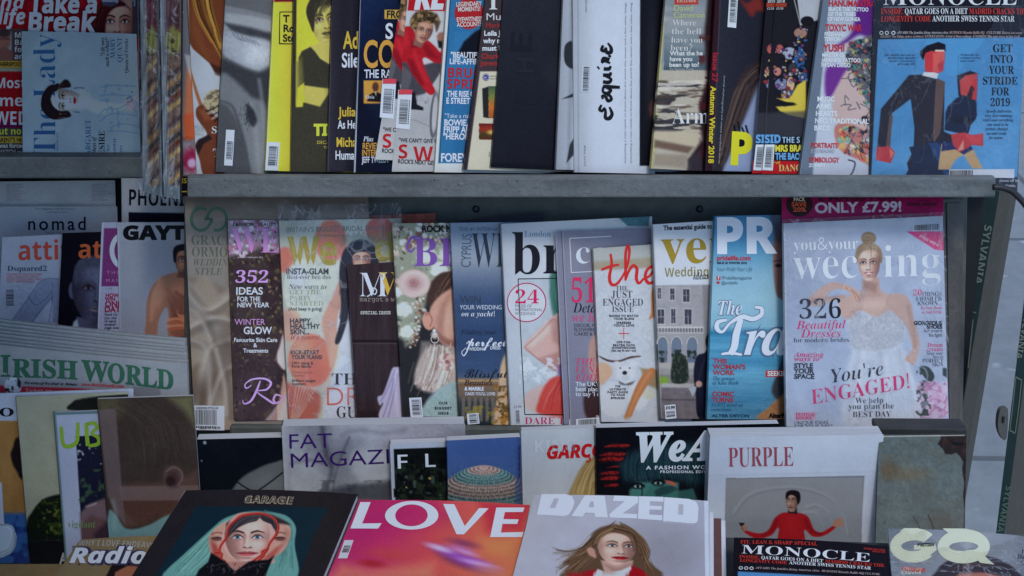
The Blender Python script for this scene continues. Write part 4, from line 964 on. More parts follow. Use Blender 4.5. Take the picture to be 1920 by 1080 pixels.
# 17, 18 two copies of the comic
def comic(dx):
    def p(s):
        s.c[:] = (34, 34, 36)
        X = lambda P: [(x + dx, y) for x, y in P]
        s.line(X([(1454, -55), (1430, 325)]), 2, (90, 92, 96), .7, .8, False)
        s.poly(X([(1486, -60), (1560, -60), (1560, 30), (1512, 44), (1500, 48)]), (168, 172, 178), 1); s.line(X([(1478, -40), (1500, 48)]), 1.6, (180, 180, 178), .7, .9, False)
        s.rect_(1454 + dx, 6, 1474 + dx, 13, (150, 64, 40), .8); s.T('2018', 1456 + dx, 5, 5, 'g', (190, 190, 190), off=.02); s.T('£3.50', 1455 + dx, 18, 4, 'g', (190, 190, 190))
        for cx, cy, rx, ry, c in ((1500, 62, 14, 11, (150, 116, 104)), (1512, 40, 12, 9, (30, 28, 30)), (1462, 92, 8, 10, (166, 90, 84)), (1480, 100, 15, 13, (150, 156, 176)), (1498, 110, 12, 26, (52, 92, 140)), (1458, 134, 8, 9, (176, 120, 110)), (1466, 158, 15, 13, (120, 126, 160)), (1482, 158, 8, 16, (190, 160, 130)), (1486, 130, 9, 14, (60, 60, 64)), (1475, 178, 12, 12, (170, 128, 84)), (1504, 140, 10, 18, (50, 84, 130))):
            s.ell(cx + dx, cy, rx, ry, (20, 20, 22), .1); s.ell(cx + dx, cy, rx * .86, ry * .86, c, .12)
        fig = X([(1456, 84), (1470, 84), (1484, 78), (1496, 48), (1512, 44), (1512, 150), (1498, 178), (1468, 186), (1452, 160), (1452, 120)])
        s.scatter(fig, 150, [(150, 104, 92), (172, 166, 176), (60, 96, 144), (150, 56, 50), (30, 30, 34), (190, 170, 110), (96, 60, 100), (24, 24, 28)], 1.4, 4.2, .5, 5 + int(abs(dx)), .85, (18, 18, 20))
        s.poly(X([(1456, 184), (1480, 186), (1494, 160), (1510, 150), (1510, 222), (1480, 216), (1462, 208), (1455, 200), (1490, 198)]), (196, 178, 72), 1.5); s.poly(X([(1456, 190), (1486, 192), (1494, 196), (1470, 200)]), (28, 28, 28), 1.5)
        s.poly(X([(1430, 212), (1510, 208), (1508, 256), (1428, 258)]), (66, 68, 74), 4, .7)
        s.T('SID', 1434 + dx, 268, 15, 'nb', (96, 152, 200), w=29, off=.02, part='masthead_lettering'); s.T('THE S', 1466 + dx, 268, 11, 'nb', (150, 180, 206), w=32)
        s.T('MRS BRA', 1453 + dx, 284, 11.5, 'g', (206, 192, 62), w=50, off=.04); s.T('THE BACO', 1453 + dx, 299, 11.5, 'g', (104, 158, 204), w=52, off=.04)
        s.poly(X([(1412, 301), (1530, 303), (1526, 330), (1408, 330)]), (172, 34, 36), 1); s.T('+all', 1450 + dx, 307, 5, 'sbi', (206, 160, 60)); s.T('DANG', 1459 + dx, 321, 12, 'sb', (206, 176, 110), w=42)
        s.barcode(X([(1434, 271), (1452, 271), (1448, 320), (1429, 319)]), 18, True, 6, .1)
    return p
magazine('rear copy of the black comic, a thin edge with red foot', tq(1437, (1410, 325), .0, 285), top(1437), (34, 34, 36), (190, 200, 214), .0011, comic(-17), 'two copies of a black comic', vis=.14)
magazine('black comic with small cartoon crowd, blue and yellow lines, red foot', tq(1454, (1428, 326), .0, 285), top(1454), (34, 34, 36), (192, 200, 214), .0045, comic(0), 'two copies of a black comic', vis=.33, bump=curl(.003))
# 19 tattoo
def p(s):
    s.c[:] = (172, 180, 196); s.grad(1520, 0, 1640, 300, [(150, 158, 172), (184, 192, 206), (176, 184, 198)])
    s.poly([(1543, -60), (1560, -60), (1524, 330), (1500, 330)], (104, 118, 134), 1); s.line([(1560, -55), (1524, 327)], 2, (150, 160, 172), .8, .7, False)
    s.poly([(1607, 2), (1640, -10), (1640, 70), (1610, 66), (1584, 82), (1568, 86), (1596, 60)], (92, 44, 120), 5, 1, True); s.poly([(1552, 124), (1575, 122), (1590, 130), (1568, 170), (1550, 184), (1546, 150)], (108, 56, 134), 5, 1, True)
    s.poly([(1570, 160), (1590, 130), (1612, 140), (1620, 190), (1640, 220), (1640, 280), (1600, 240), (1566, 230), (1560, 190)], (186, 166, 162), 4, 1, True)
    s.poly([(1590, 84), (1612, 74), (1640, 76), (1640, 200), (1618, 180), (1600, 140), (1586, 120)], (96, 96, 104), 3, 1, True)
    s.scatter([(1588, 76), (1640, 74), (1640, 210), (1616, 190), (1584, 122)], 260, [(40, 46, 52), (74, 128, 124), (170, 62, 58), (150, 146, 90), (170, 156, 152), (60, 64, 74), (96, 100, 106)], 1.5, 5, .35, 3, .8)
    for i in range(26):
        r_ = np.random.RandomState(i + 40); x0, y0 = 1590 + r_.rand() * 46, 80 + r_.rand() * 120; s.line([(x0, y0), (x0 + r_.randn() * 7, y0 + r_.randn() * 7), (x0 + r_.randn() * 10, y0 + r_.randn() * 10)], 1.3, (34, 40, 48), .7, .8)
    s.poly([(1566, 236), (1590, 232), (1620, 244), (1640, 252), (1640, 310), (1610, 300), (1578, 284), (1566, 262)], (176, 120, 110), 3, 1, True)
    s.scatter([(1570, 240), (1600, 238), (1636, 252), (1640, 306), (1606, 298), (1580, 282)], 150, [(104, 168, 150), (190, 90, 72), (60, 62, 70), (200, 160, 96), (190, 184, 184), (170, 120, 130)], 2, 7, .4, 33, .75)
    for i in range(14):
        r_ = np.random.RandomState(i + 90); x0, y0 = 1574 + r_.rand() * 60, 244 + r_.rand() * 46; s.line([(x0, y0), (x0 + r_.randn() * 7, y0 + r_.randn() * 7), (x0 + r_.randn() * 10, y0 + r_.randn() * 10)], 1.2, (44, 46, 54), .7, .8)
    s.blotch((44, 46, 54), .54, .06, 10, 61, (1590, 205, 1640, 250), .9); s.line([(1590, 300), (1602, 305), (1598, 322), (1592, 330)], 2.5, (40, 42, 50), .8, .9); s.line([(1612, 195), (1630, 206), (1618, 224)], 1.5, (60, 60, 66), .7, .8)
    r_, w_ = (178, 44, 48), (206, 212, 220); k = dict(off=.03, st='g', rot=1)
    s.T('HANUMANTRA', 1553, 12, 11, col=r_, w=86, **k); s.L(['BLACK THE TATTOO', 'OF THE TRIBES', 'OF NEW GUINEA'], 1552, 21, 7, 9.2, col=w_, slip=-.6, hx=.75, **k)
    s.T('TOXYC WAR', 1547, 58, 12, col=r_, w=67, **k); s.L(['FREEHAND', 'TERROR'], 1545, 68, 7, 9, col=w_, slip=-.6, hx=.75, **k)
    s.T('YUSHI', 1543, 96, 12.5, col=r_, w=39, **k); s.L(['MASTER OF', 'JAPANESE TATTOO', 'IN SAN DIEGO'], 1541, 107, 7, 9.2, col=w_, slip=-.6, hx=.8, **k)
    s.L(['MUSIC', 'ARMS', 'HEARTS', 'NEO TRADITIONAL', 'BIRDS'], 1532, 190, 9, 13.6, col=w_, slip=-1.2, hx=.85, **k)
    s.T('PORTRAITS', 1521, 277, 9, col=r_, w=49, **k); s.T('JOKE REACHED', 1520, 286, 6, col=(150, 158, 172), w=44, **k); s.T('SYMBOLOGY', 1517, 304, 9, col=r_, w=56, **k); s.T('ZOMBIES', 1516, 313, 6, col=w_, w=30, **k)
magazine('pale tattoo magazine with purple hair, inked arms and red coverlines', tq(1542.6, (1500, 327), .012, 270), top(1542), (172, 180, 196), (196, 205, 220), .0045, p, G['top'], vis=.5, bump=curl(.002))
# 20 news monthly in a bag
def p(s):
    s.c[:] = (34, 35, 39); Bl = (86, 146, 190)
    s.poly([(1646, 74), (1924, 70), (1908, 332), (1634, 329)], Bl, 1)
    s.poly([(1634, 329), (1660, 300), (1760, 240), (1908, 200), (1908, 332)], (112, 166, 206), 30, .5); s.noise(6, 60, 3, (1640, 80, 1905, 326))
    red, wh = (186, 64, 52), (208, 212, 216)
    s.T('MONOCLE', 1655, 10, 34, 'sb', wh, w=250, off=-.004, part='masthead_lettering')
    s.line([(1655, 14), (1915, 13)], 1, (150, 154, 160), .5)
    k = dict(st='sb', hx=.82)
    s.T('INSIDE:', 1651, 27, 10.5, col=red, w=41, **k); s.T('QATAR GOES ON A DIET', 1695, 27, 10.5, col=wh, w=117, **k); s.T('MADRID CRACKS THE', 1815, 27, 10.5, col=red, w=110, **k)
    s.T('LONGEVITY CODE', 1651, 41, 10.5, col=red, w=92, **k); s.T('ANOTHER SWISS TENNIS STAR', 1746, 41, 10.5, col=wh, w=155, **k)
    for i, x in enumerate((1652, 1662, 1674)): s.ring(x, 62, 3, 3, 1.2, wh)
    s.T('AFFAIRS The families fixing Americas cities', 1680, 64, 4.6, 'sbi', (170, 172, 176), w=96); s.T('BUSINESS Ricardo Bofills HQ', 1778, 64, 4.6, 'sbi', (170, 150, 150), w=66); s.T('CULTURE Beirut art scene', 1848, 64, 4.6, 'sbi', (170, 160, 160), w=68)
    s.T('DESIGN The Palma palace architects', 1650, 71, 4.4, 'sbi', (166, 150, 150), w=80); s.T('ENTERTAINING A kind of Maso wallpapr', 1732, 71, 4.4, 'sbi', (170, 160, 160), w=88); s.T('FASHION The new issue in the Gulf', 1822, 71, 4.4, 'sbi', (170, 160, 160), w=90)
    # striding man and woman
    br, br2 = (46, 40, 44), (104, 84, 74)
    sh = s.poly
    sh([(1743, 330), (1703, 320), (1700, 306), (1712, 282), (1714, 240), (1706, 180), (1700, 180), (1672, 212), (1668, 290), (1652, 275), (1654, 204), (1704, 141), (1728, 140), (1770, 155), (1768, 330)][::-1], br, 1)
    s.c; sh([(1652, 204), (1704, 141), (1714, 180), (1670, 214), (1668, 276), (1645, 276)], br, 1); sh([(1668, 214), (1674, 218), (1668, 276), (1661, 276)], br2, 1)
    sh([(1754, 146), (1771, 154), (1762, 250), (1750, 268), (1748, 258)], br2, 1); sh([(1762, 244), (1786, 254), (1784, 272), (1760, 262)], br, 1)
    sh([(1644, 276), (1668, 274), (1678, 286), (1670, 306), (1642, 300)], (186, 66, 66), 1); sh([(1668, 278), (1677, 287), (1669, 298)], (206, 120, 100), 1)
    sh([(1730, 96), (1732, 100), (1733, 134), (1738, 136), (1756, 138), (1767, 134), (1770, 112), (1769, 92), (1752, 90)], (188, 66, 68), 1); sh([(1748, 100), (1770, 94), (1770, 112), (1756, 122), (1760, 136), (1748, 134)], (206, 96, 88), 1.2)
    sh([(1724, 97), (1736, 86), (1758, 79), (1771, 84), (1772, 96), (1744, 96), (1734, 100), (1730, 114), (1724, 104)], (36, 34, 40), 1); s.rect_(1752, 94, 1769, 97, (222, 200, 190), 1)
    sh([(1731, 136), (1750, 136), (1758, 138), (1756, 148), (1728, 142)], (206, 206, 206), 1)
    sh([(1697, 329), (1712, 300), (1704, 276), (1768, 262), (1766, 290), (1780, 329)], (38, 46, 66), 1); sh([(1740, 268), (1758, 268), (1776, 300), (1782, 329), (1770, 329)], (46, 74, 116), 2)
    sh([(1793, 142), (1818, 133), (1832, 138), (1830, 190), (1812, 192), (1796, 180)], (40, 36, 44), 1); sh([(1798, 152), (1808, 142), (1832, 138), (1830, 160), (1818, 168), (1808, 186), (1800, 176)], (190, 78, 72), 1); sh([(1822, 150), (1832, 148), (1830, 188), (1818, 186)], (186, 64, 60), 1); sh([(1812, 180), (1820, 160), (1826, 166), (1820, 190)], (72, 26, 30), 1.2)
    sh([(1776, 200), (1792, 184), (1806, 178), (1830, 192), (1831, 218), (1820, 232), (1814, 254), (1770, 244), (1772, 210)], (34, 40, 62), 1); sh([(1786, 214), (1830, 222), (1820, 234), (1786, 230)], (26, 28, 40), 1)
    sh([(1764, 270), (1784, 268), (1824, 280), (1842, 316), (1822, 316), (1806, 290), (1790, 300), (1780, 318), (1758, 318)], (190, 160, 116), 1); sh([(1766, 268), (1812, 262), (1824, 280), (1806, 290), (1790, 280), (1764, 284)], (40, 52, 98), 1)
    sh([(1782, 252), (1808, 248), (1820, 254), (1843, 250), (1843, 274), (1822, 272), (1806, 282), (1798, 286), (1786, 272)], (186, 66, 66), 1); sh([(1794, 284), (1806, 262), (1806, 280)], (214, 150, 130), 1); sh([(1806, 250), (1830, 254), (1840, 250), (1840, 272), (1822, 270)], (196, 76, 74), 1)
    for i, t in enumerate(('GET', 'INTO', 'YOUR', 'STRIDE', 'FOR', '2019')): s.T(t, 1879 + (.0, -2, -2, -4, -4, -4)[i], 98 + i * 20.2, 14.5, 'sb', (22, 26, 36), w=(37, 43, 48, 66, 34, 37)[i], al='c')
    for i, t in enumerate(('Speedy deliveries,', 'very fast-running', 'retail and everything', 'you need to be', 'primed, charged,', 'up and ready', 'for action.')): s.T(t, 1873 - i, 211 + i * 8.3, 5.4, 'sbi', (40, 58, 84), w=(50, 52, 58, 42, 44, 38, 28)[i], al='c')
    for i, t in enumerate(('She should cast eyes on', 'Berlins new agenda', 'runner - you need to', 'get to page 113')): s.T(t, 1714, 105 + i * 5.6, 3.6, 'sbi', (44, 66, 92), w=(56, 50, 48, 32)[i], al='r')
    for i, t in enumerate(('Perfect for the', 'creatives on Pico', 'since work?')): s.T(t, 1799, 105 + i * 5.6, 3.6, 'sbi', (44, 66, 92), w=(36, 38, 28)[i])
    s.line([(1716, 106), (1715, 134)], .7, (60, 84, 112), .5); s.line([(1796, 104), (1795, 140)], .7, (60, 84, 112), .5)
    s.barcode([(1779, 318), (1902, 317), (1902, 334), (1778, 332)], 20, False, 5, .03, span=(0, .42), digits=False)
    s.L(['UK 7.00', 'EU 12.0'], 1848, 323, 3, 4.5, st='g', col=(80, 84, 90)); s.L(['USA 12', 'CAN 14'], 1866, 323, 3, 4.5, st='g', col=(80, 84, 90)); s.L(['Monthly', 'Issue 120'], 1883, 323, 3, 4.5, st='g', col=(80, 84, 90))
    s.T('shows off its', 1873, 341, 5, 'g', (170, 174, 180), off=.02); s.T('new glasses.', 1869, 350, 5, 'g', (170, 174, 180), off=.02)
magazine('news monthly with a striding geometric man and woman on blue', [(1640, -55), (1928, -60), (1908, 358), (1630, 336)], Plane(1.69, .03, TB, (1640, 300)), (34, 35, 39), (200, 208, 220), .006, p, G['top'], bump=curl(.002), film=dict(seed=3, grow=4, top=0, amp=.0004, m='film_smooth'))
# ---------------------------------------------------------------- bridal magazines under the shelf
def mid(x, y, D=1.740, a=.16): return Plane(D, a, 0, (x, y))
def mq(tl, bl, wd, ts=0., bs=0.): return [tl, (tl[0] + wd, tl[1] + ts * wd), (bl[0] + wd, bl[1] + bs * wd), bl]
GM = 'bridal magazines fanned under the shelf lip'
PK = (206, 130, 178)
# 1 beige tulle, interlocked rings
def p(s):
    s.c[:] = (160, 153, 140); s.noise(10, 40, 3)
    for P, c in (([(350, 520), (390, 560), (430, 640), (440, 700), (440, 560)], (146, 132, 112)), ([(352, 590), (400, 560), (440, 540), (440, 575), (400, 590), (360, 625)], (190, 178, 156)), ([(354, 640), (390, 625), (410, 660), (395, 720), (400, 770), (370, 770)], (186, 172, 150)),
                 ([(395, 650), (420, 690), (440, 660), (440, 760), (410, 770), (396, 730)], (150, 132, 110)), ([(356, 700), (380, 680), (392, 720), (384, 765), (364, 765)], (142, 124, 102)), ([(400, 760), (425, 700), (440, 720), (440, 800), (400, 800)], (182, 164, 140)), ([(360, 545), (390, 520), (430, 600), (400, 600)], (178, 164, 142))):
        s.poly(P, c, 7, .85, True)
    for P in ([(352, 545), (390, 585), (436, 560)], [(356, 640), (392, 660), (398, 740), (400, 790)], [(372, 770), (384, 700), (400, 655), (436, 640)], [(400, 760), (420, 705), (440, 690)], [(355, 620), (400, 600), (440, 605)], [(352, 580), (380, 600), (400, 640)], [(410, 660), (425, 720), (430, 780)]):
        s.line([(x + 5, y + 3) for x, y in P], 9, (112, 102, 88), 7, .6); s.line(P, 2, (120, 108, 92), 2, .7); s.line([(x - 5, y - 4) for x, y in P], 6, (212, 204, 190), 5, .75)
    s.ell(385, 690, 12, 30, (206, 198, 184), .9, .6, 10); s.ell(425, 650, 10, 30, (120, 106, 90), .9, .6, -15); s.ell(372, 735, 8, 26, (112, 98, 82), .9, .6, 12); s.ell(408, 770, 10, 30, (200, 188, 168), .9, .6)
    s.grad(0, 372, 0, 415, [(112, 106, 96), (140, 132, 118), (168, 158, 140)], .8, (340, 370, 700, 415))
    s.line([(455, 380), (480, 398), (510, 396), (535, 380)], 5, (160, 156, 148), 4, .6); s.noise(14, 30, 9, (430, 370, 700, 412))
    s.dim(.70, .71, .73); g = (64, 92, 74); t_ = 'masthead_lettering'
    s.ring(377, 411, 18, 21, 5.6, g, t_, a0=28, a1=305); s.ring(407, 411, 18, 21, 5.6, g, t_, a0=180, a1=468); s.ribbon([(393, 421), (396, 416), (396, 411)], 5.6, g, t_); s.ribbon([(383, 411), (391, 410.6), (398.5, 411)], 5.4, g, t_)
    c = (74, 86, 74); k = dict(col=c, off=-.012, part=t_)
    s.T('GRACE', 359, 459, 18, 'sb', w=77, rot=.5, **k); s.T('ORMONDE', 360, 481, 18, 'sb', w=112, rot=.5, **k); s.T('WEDDING', 363, 498, 13, 'sbi', w=76, **k); s.T('STYLE', 365, 515, 13, 'sbi', w=52, **k)
    s.barcode([(363, 760), (421, 761), (421, 807), (364, 806)], 24, False, 4, .07, paper=(164, 174, 188), span=(0, .8)); s.T('WEDDING STYLE UK', 368, 767, 4, 'g', (60, 62, 66), w=42, off=.02, part='barcode_label', z=6); s.T('ISSUE 10', 374, 804, 4, 'g', (60, 62, 66), off=.02, part='barcode_label', z=6); s.T('£6.99', 400, 804, 4, 'g', (60, 62, 66), off=.02, part='barcode_label', z=6)
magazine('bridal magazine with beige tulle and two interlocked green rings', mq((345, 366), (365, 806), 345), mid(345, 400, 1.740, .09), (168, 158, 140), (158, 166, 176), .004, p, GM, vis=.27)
# 2 hedge
def p(s):
    s.c[:] = (58, 50, 48)
    hb = [(425, 470), (545, 470), (560, 800), (430, 800)]
    s.noise(14, 30, 3); s.scatter(hb, 520, [(84, 76, 58), (44, 38, 38), (98, 88, 68), (66, 54, 58), (72, 72, 48), (36, 32, 34), (112, 98, 74)], 1.2, 4.5, .3, 4, .75)
    s.poly([(420, 405), (560, 405), (560, 470), (500, 462), (430, 480)], (134, 124, 140), 10, .95); s.scatter([(424, 408), (540, 408), (540, 474), (430, 480)], 170, [(168, 160, 176), (96, 74, 82), (150, 104, 130), (140, 130, 146), (70, 54, 60), (176, 166, 180)], 1.6, 6, .4, 31, .75)
    s.poly([(536, 620), (524, 650), (518, 672), (528, 690), (538, 700), (532, 740), (512, 770), (500, 795), (580, 795), (570, 620)], (178, 166, 168), 3, 1, True); s.poly([(532, 700), (540, 730), (520, 790), (504, 792), (522, 760)], (184, 148, 136), 3, .8)
    s.grad(430, 640, 500, 790, [(58, 50, 48), (60, 48, 56), (76, 62, 70)], .35, (430, 640, 520, 790))
    w_ = (208, 208, 214)
    s.T('FASHION : BEAUTY', 437, 424, 6, 'g', (50, 48, 56), w=82, off=.02); s.T('WED', 433, 474, 46, 'sb', (200, 122, 176), w=132, off=-.006, part='masthead_lettering'); s.T('JANUARY FEBRUARY 2019', 445, 484, 2.6, 'g', (170, 160, 170), w=48)
    s.T('352', 441, 530, 22, 'sbi', (214, 134, 188), w=61, sh=.1); k = dict(st='g', col=w_, off=.02)
    s.T('IDEAS', 443, 552, 13, w=50, **k); s.T('FOR THE', 445, 565, 8.5, w=43, **k); s.T('NEW YEAR', 445, 576, 8.5, w=60, **k)
    s.T('WINTER', 440, 609, 11, 'g', (200, 130, 176), w=57); s.T('GLOW', 457, 626, 13, w=53, **k)
    s.T('Favourite Skin Care', 439, 641, 7.5, w=81, **k); s.T('&', 475, 651, 7.5, **k); s.T('Treatments', 456, 661, 7.5, w=47, **k)
    pk = (216, 140, 194); s.ribbon([(472, 722), (462, 728), (460, 720), (474, 711), (496, 710), (508, 718), (500, 730), (482, 734), (500, 748), (514, 756), (524, 752)], (1.5, 2.5, 2, 3, 3.5, 4.5, 3.5, 1.6, 4, 4, 1.5), pk, 'masthead_lettering'); s.ribbon([(488, 714), (480, 735), (470, 752), (458, 757), (455, 750)], (2, 4.5, 4, 2.6, 1.4), pk, 'masthead_lettering'); s.ribbon([(530, 744), (518, 740), (513, 750), (520, 756), (530, 748), (536, 740)], (2, 3.5, 4, 3, 2, 2), pk, 'masthead_lettering')
magazine('bridal magazine with a dark brown hedge and pink numerals', mq((427, 413), (440, 788), 265, -.005), mid(427, 413), (58, 50, 48), (164, 172, 184), .004, p, GM, vis=.43, bump=curl(.0015))
# 3 balloons in a bag
def p(s):
    s.c[:] = (160, 170, 164); s.grad(520, 0, 740, 0, [(150, 158, 148), (168, 178, 172), (160, 168, 160)]); s.noise(7, 40, 3)
    co = (172, 92, 72)
    s.ell(620, 452, 30, 40, co, .12, .75); s.ell(612, 440, 12, 14, (196, 130, 110), .9, .6); s.ell(712, 432, 26, 26, (166, 80, 66), .12, .8); s.ell(534, 487, 17, 24, co, .12, .8); s.poly([(690, 440), (740, 430), (740, 480), (690, 492)], (124, 130, 84), 8, .5)
    s.ell(571, 542, 39, 56, (186, 196, 178), .08, .85); s.ell(558, 520, 14, 22, (204, 212, 198), .9, .7); s.ell(582, 676, 42, 50, (180, 104, 80), .07, .85); s.ell(566, 655, 16, 18, (206, 146, 122), .9, .7); s.ell(595, 700, 22, 24, (150, 78, 60), .9, .4); s.ell(545, 610, 22, 32, (184, 120, 96), .15, .5)
    s.poly([(523, 720), (560, 724), (600, 740), (590, 790), (536, 790)], (156, 80, 60), 6, .85, True)
    for i in range(7): s.line([(555 + i * 6, 726), (550 + i * 4, 760), (545 + i * 2, 788)], 1, (206, 196, 186), .7, .7)
    s.poly([(604, 600), (622, 560), (640, 520), (660, 530), (640, 600), (632, 660), (622, 690), (610, 640)], (172, 138, 122), 3, 1, True)
    s.poly([(640, 575), (675, 560), (690, 620), (680, 680), (700, 790), (612, 790), (622, 720), (640, 660), (632, 620)], (186, 192, 200), 3, 1, True); s.poly([(620, 600), (634, 640), (630, 672), (618, 690)], (180, 146, 128), 3)
    s.poly([(650, 462), (668, 450), (690, 452), (706, 470), (712, 520), (700, 560), (672, 520), (660, 540), (652, 596), (638, 640), (628, 640), (640, 590), (636, 520), (640, 482)], (30, 28, 34), 2, 1, True); s.strands([(648, 480), (640, 540), (628, 620)], [(662, 470), (660, 540), (642, 630)], 26, 1.4, [(26, 24, 30), (60, 54, 58), (40, 36, 40)], .9, 3, 3, hi=1)
    s.face(678, 488, 26, skin=(182, 148, 132), hair=(30, 28, 32), wid=.66, lips=(150, 84, 84)); s.poly([(650, 490), (655, 466), (676, 458), (700, 468), (706, 490), (690, 474), (668, 474)], (30, 28, 34), 2, 1, True)
    for i in range(22):
        s.line([(640 + i * 3, 462 - 10 * math.sin(i / 21 * 3.14)), (638 + i * 3.2, 452 - 12 * math.sin(i / 21 * 3.14) - (i % 3) * 3)], 1.4, (96, 110, 92), .7, .9)
    go = (142, 132, 46)
    s.T("BRITAIN'S BIGGEST BRIDAL BRAND", 537, 436, 9.5, 'g', (104, 110, 106), w=188, rot=-1.2); s.T('We', 540, 497, 52, 'nb', go, w=92, rot=-1, off=.01, part='masthead_lettering'); s.T('d', 700, 490, 52, 'nb', go, part='masthead_lettering'); s.T('MARCH 2019', 605, 444, 3.5, 'g', (100, 104, 100), w=48)
    dk = (52, 54, 58); k = dict(st='g', off=.03, col=dk)
    s.T('INSTA-GLAM', 537, 514, 10.5, w=79, **k); s.T('Best-ever hen dos', 538, 523, 7.5, 'sb', (84, 88, 90), w=82, off=-.01); s.T('New ways to', 541, 542, 9.5, 'sbi', (84, 90, 80), w=71, off=-.004)
    for t, y, x, w_ in (('GET THE', 552, 543, 58), ('PARTY', 563, 543, 41), ('STARTED', 573, 544, 62)): s.T(t, x, y, 8.5, 'sb', (132, 140, 118), w=w_, off=-.008)
    s.T('(And keep it going)', 541, 582, 6, 'g', (70, 74, 70), w=63, off=.02); s.L(['HAPPY,', 'HEALTHY', 'SKIN...'], 543, 606, 8.8, 10.2, slip=.6, **k); s.T("it's yours!", 545, 636, 8, 'sbi', (140, 74, 60), w=54)
    s.T('KICK-START', 545, 664, 7, w=53, **k); s.T('YOUR PLANS!', 546, 673, 7, w=58, **k)
    for i, (t, y) in enumerate((('100+ cakes &', 683), ('floral details', 689), ('Divine colour', 700), ('scheme', 706), ('Brilliant budget', 716), ('boosters', 722))): s.T(t, 547, y, 5, 'g', (60, 50, 48) if i % 4 < 2 else (120, 84, 70), off=.02 if i % 4 < 2 else 0)
    s.T('THE', 622, 721, 21, 'sb', (38, 38, 44), w=70, off=-.004); s.T('DRESS', 613, 760, 34, 'g', (190, 92, 76), w=134, off=-.012); s.T('GUIDE', 631, 783, 21, 'sb', (38, 38, 44), w=86, off=-.004)
magazine('bagged bridal magazine with coral balloons and a black haired bride', mq((523, 414), (542, 785), 228, -.02), mid(523, 414), (160, 170, 164), (166, 176, 186), .004, p, GM, film=dict(seed=5, grow=3, top=26, amp=.0014), bump=curl(.001))
# 4 dark wood panelling
def p(s):
    s.c[:] = (52, 44, 44); s.noise(8, 10, 3, None, 2.5, .12); s.noise(4, 3, 5, None, 2, .1)
    s.rect_(640, 637, 900, 642, (34, 28, 30), 1.2); s.rect_(640, 643, 900, 645, (70, 60, 58), 1); s.rect_(640, 770, 900, 790, (44, 38, 38), 2)
    s.poly([(742, 688), (735, 692), (728, 712), (718, 738), (708, 745), (712, 760), (718, 756), (714, 786), (790, 786), (780, 700), (756, 690)], (160, 158, 182), 2, 1, True)
    for P in ([(740, 694), (728, 726), (714, 752)], [(746, 700), (738, 740), (728, 782)], [(738, 710), (732, 740), (718, 782)]): s.line(P, 2.4, (116, 112, 140), 1.5, .8)
    s.line([(744, 696), (742, 730), (746, 780)], 5, (182, 180, 204), 3, .6)
    w_ = (200, 202, 208); t_ = 'masthead_lettering'
    s.T('M', 674, 556, 45, 'sb', w_, w=52, off=-.012, part=t_); s.ribbon([(682, 512), (694, 540), (702, 552), (706, 545), (700, 540), (694, 552), (688, 556)], 2, w_, t_); s.T('W', 709, 553, 43, 'sb', (186, 150, 60), w=58, off=-.012, part=t_)
    s.T("margot's wed", 674, 565, 8, 'm', (130, 122, 118), w=80); s.T('SPECIAL ISSUE', 676, 589, 5.5, 'm', (182, 180, 180), w=56, off=.01)
magazine('bridal magazine with dark wood panelling and a white draped veil', mq((651, 497), (669, 783), 210, -.07), mid(651, 497), (52, 44, 44), (170, 180, 192), .004, p, GM, vis=.48, bump=curl(.0015))
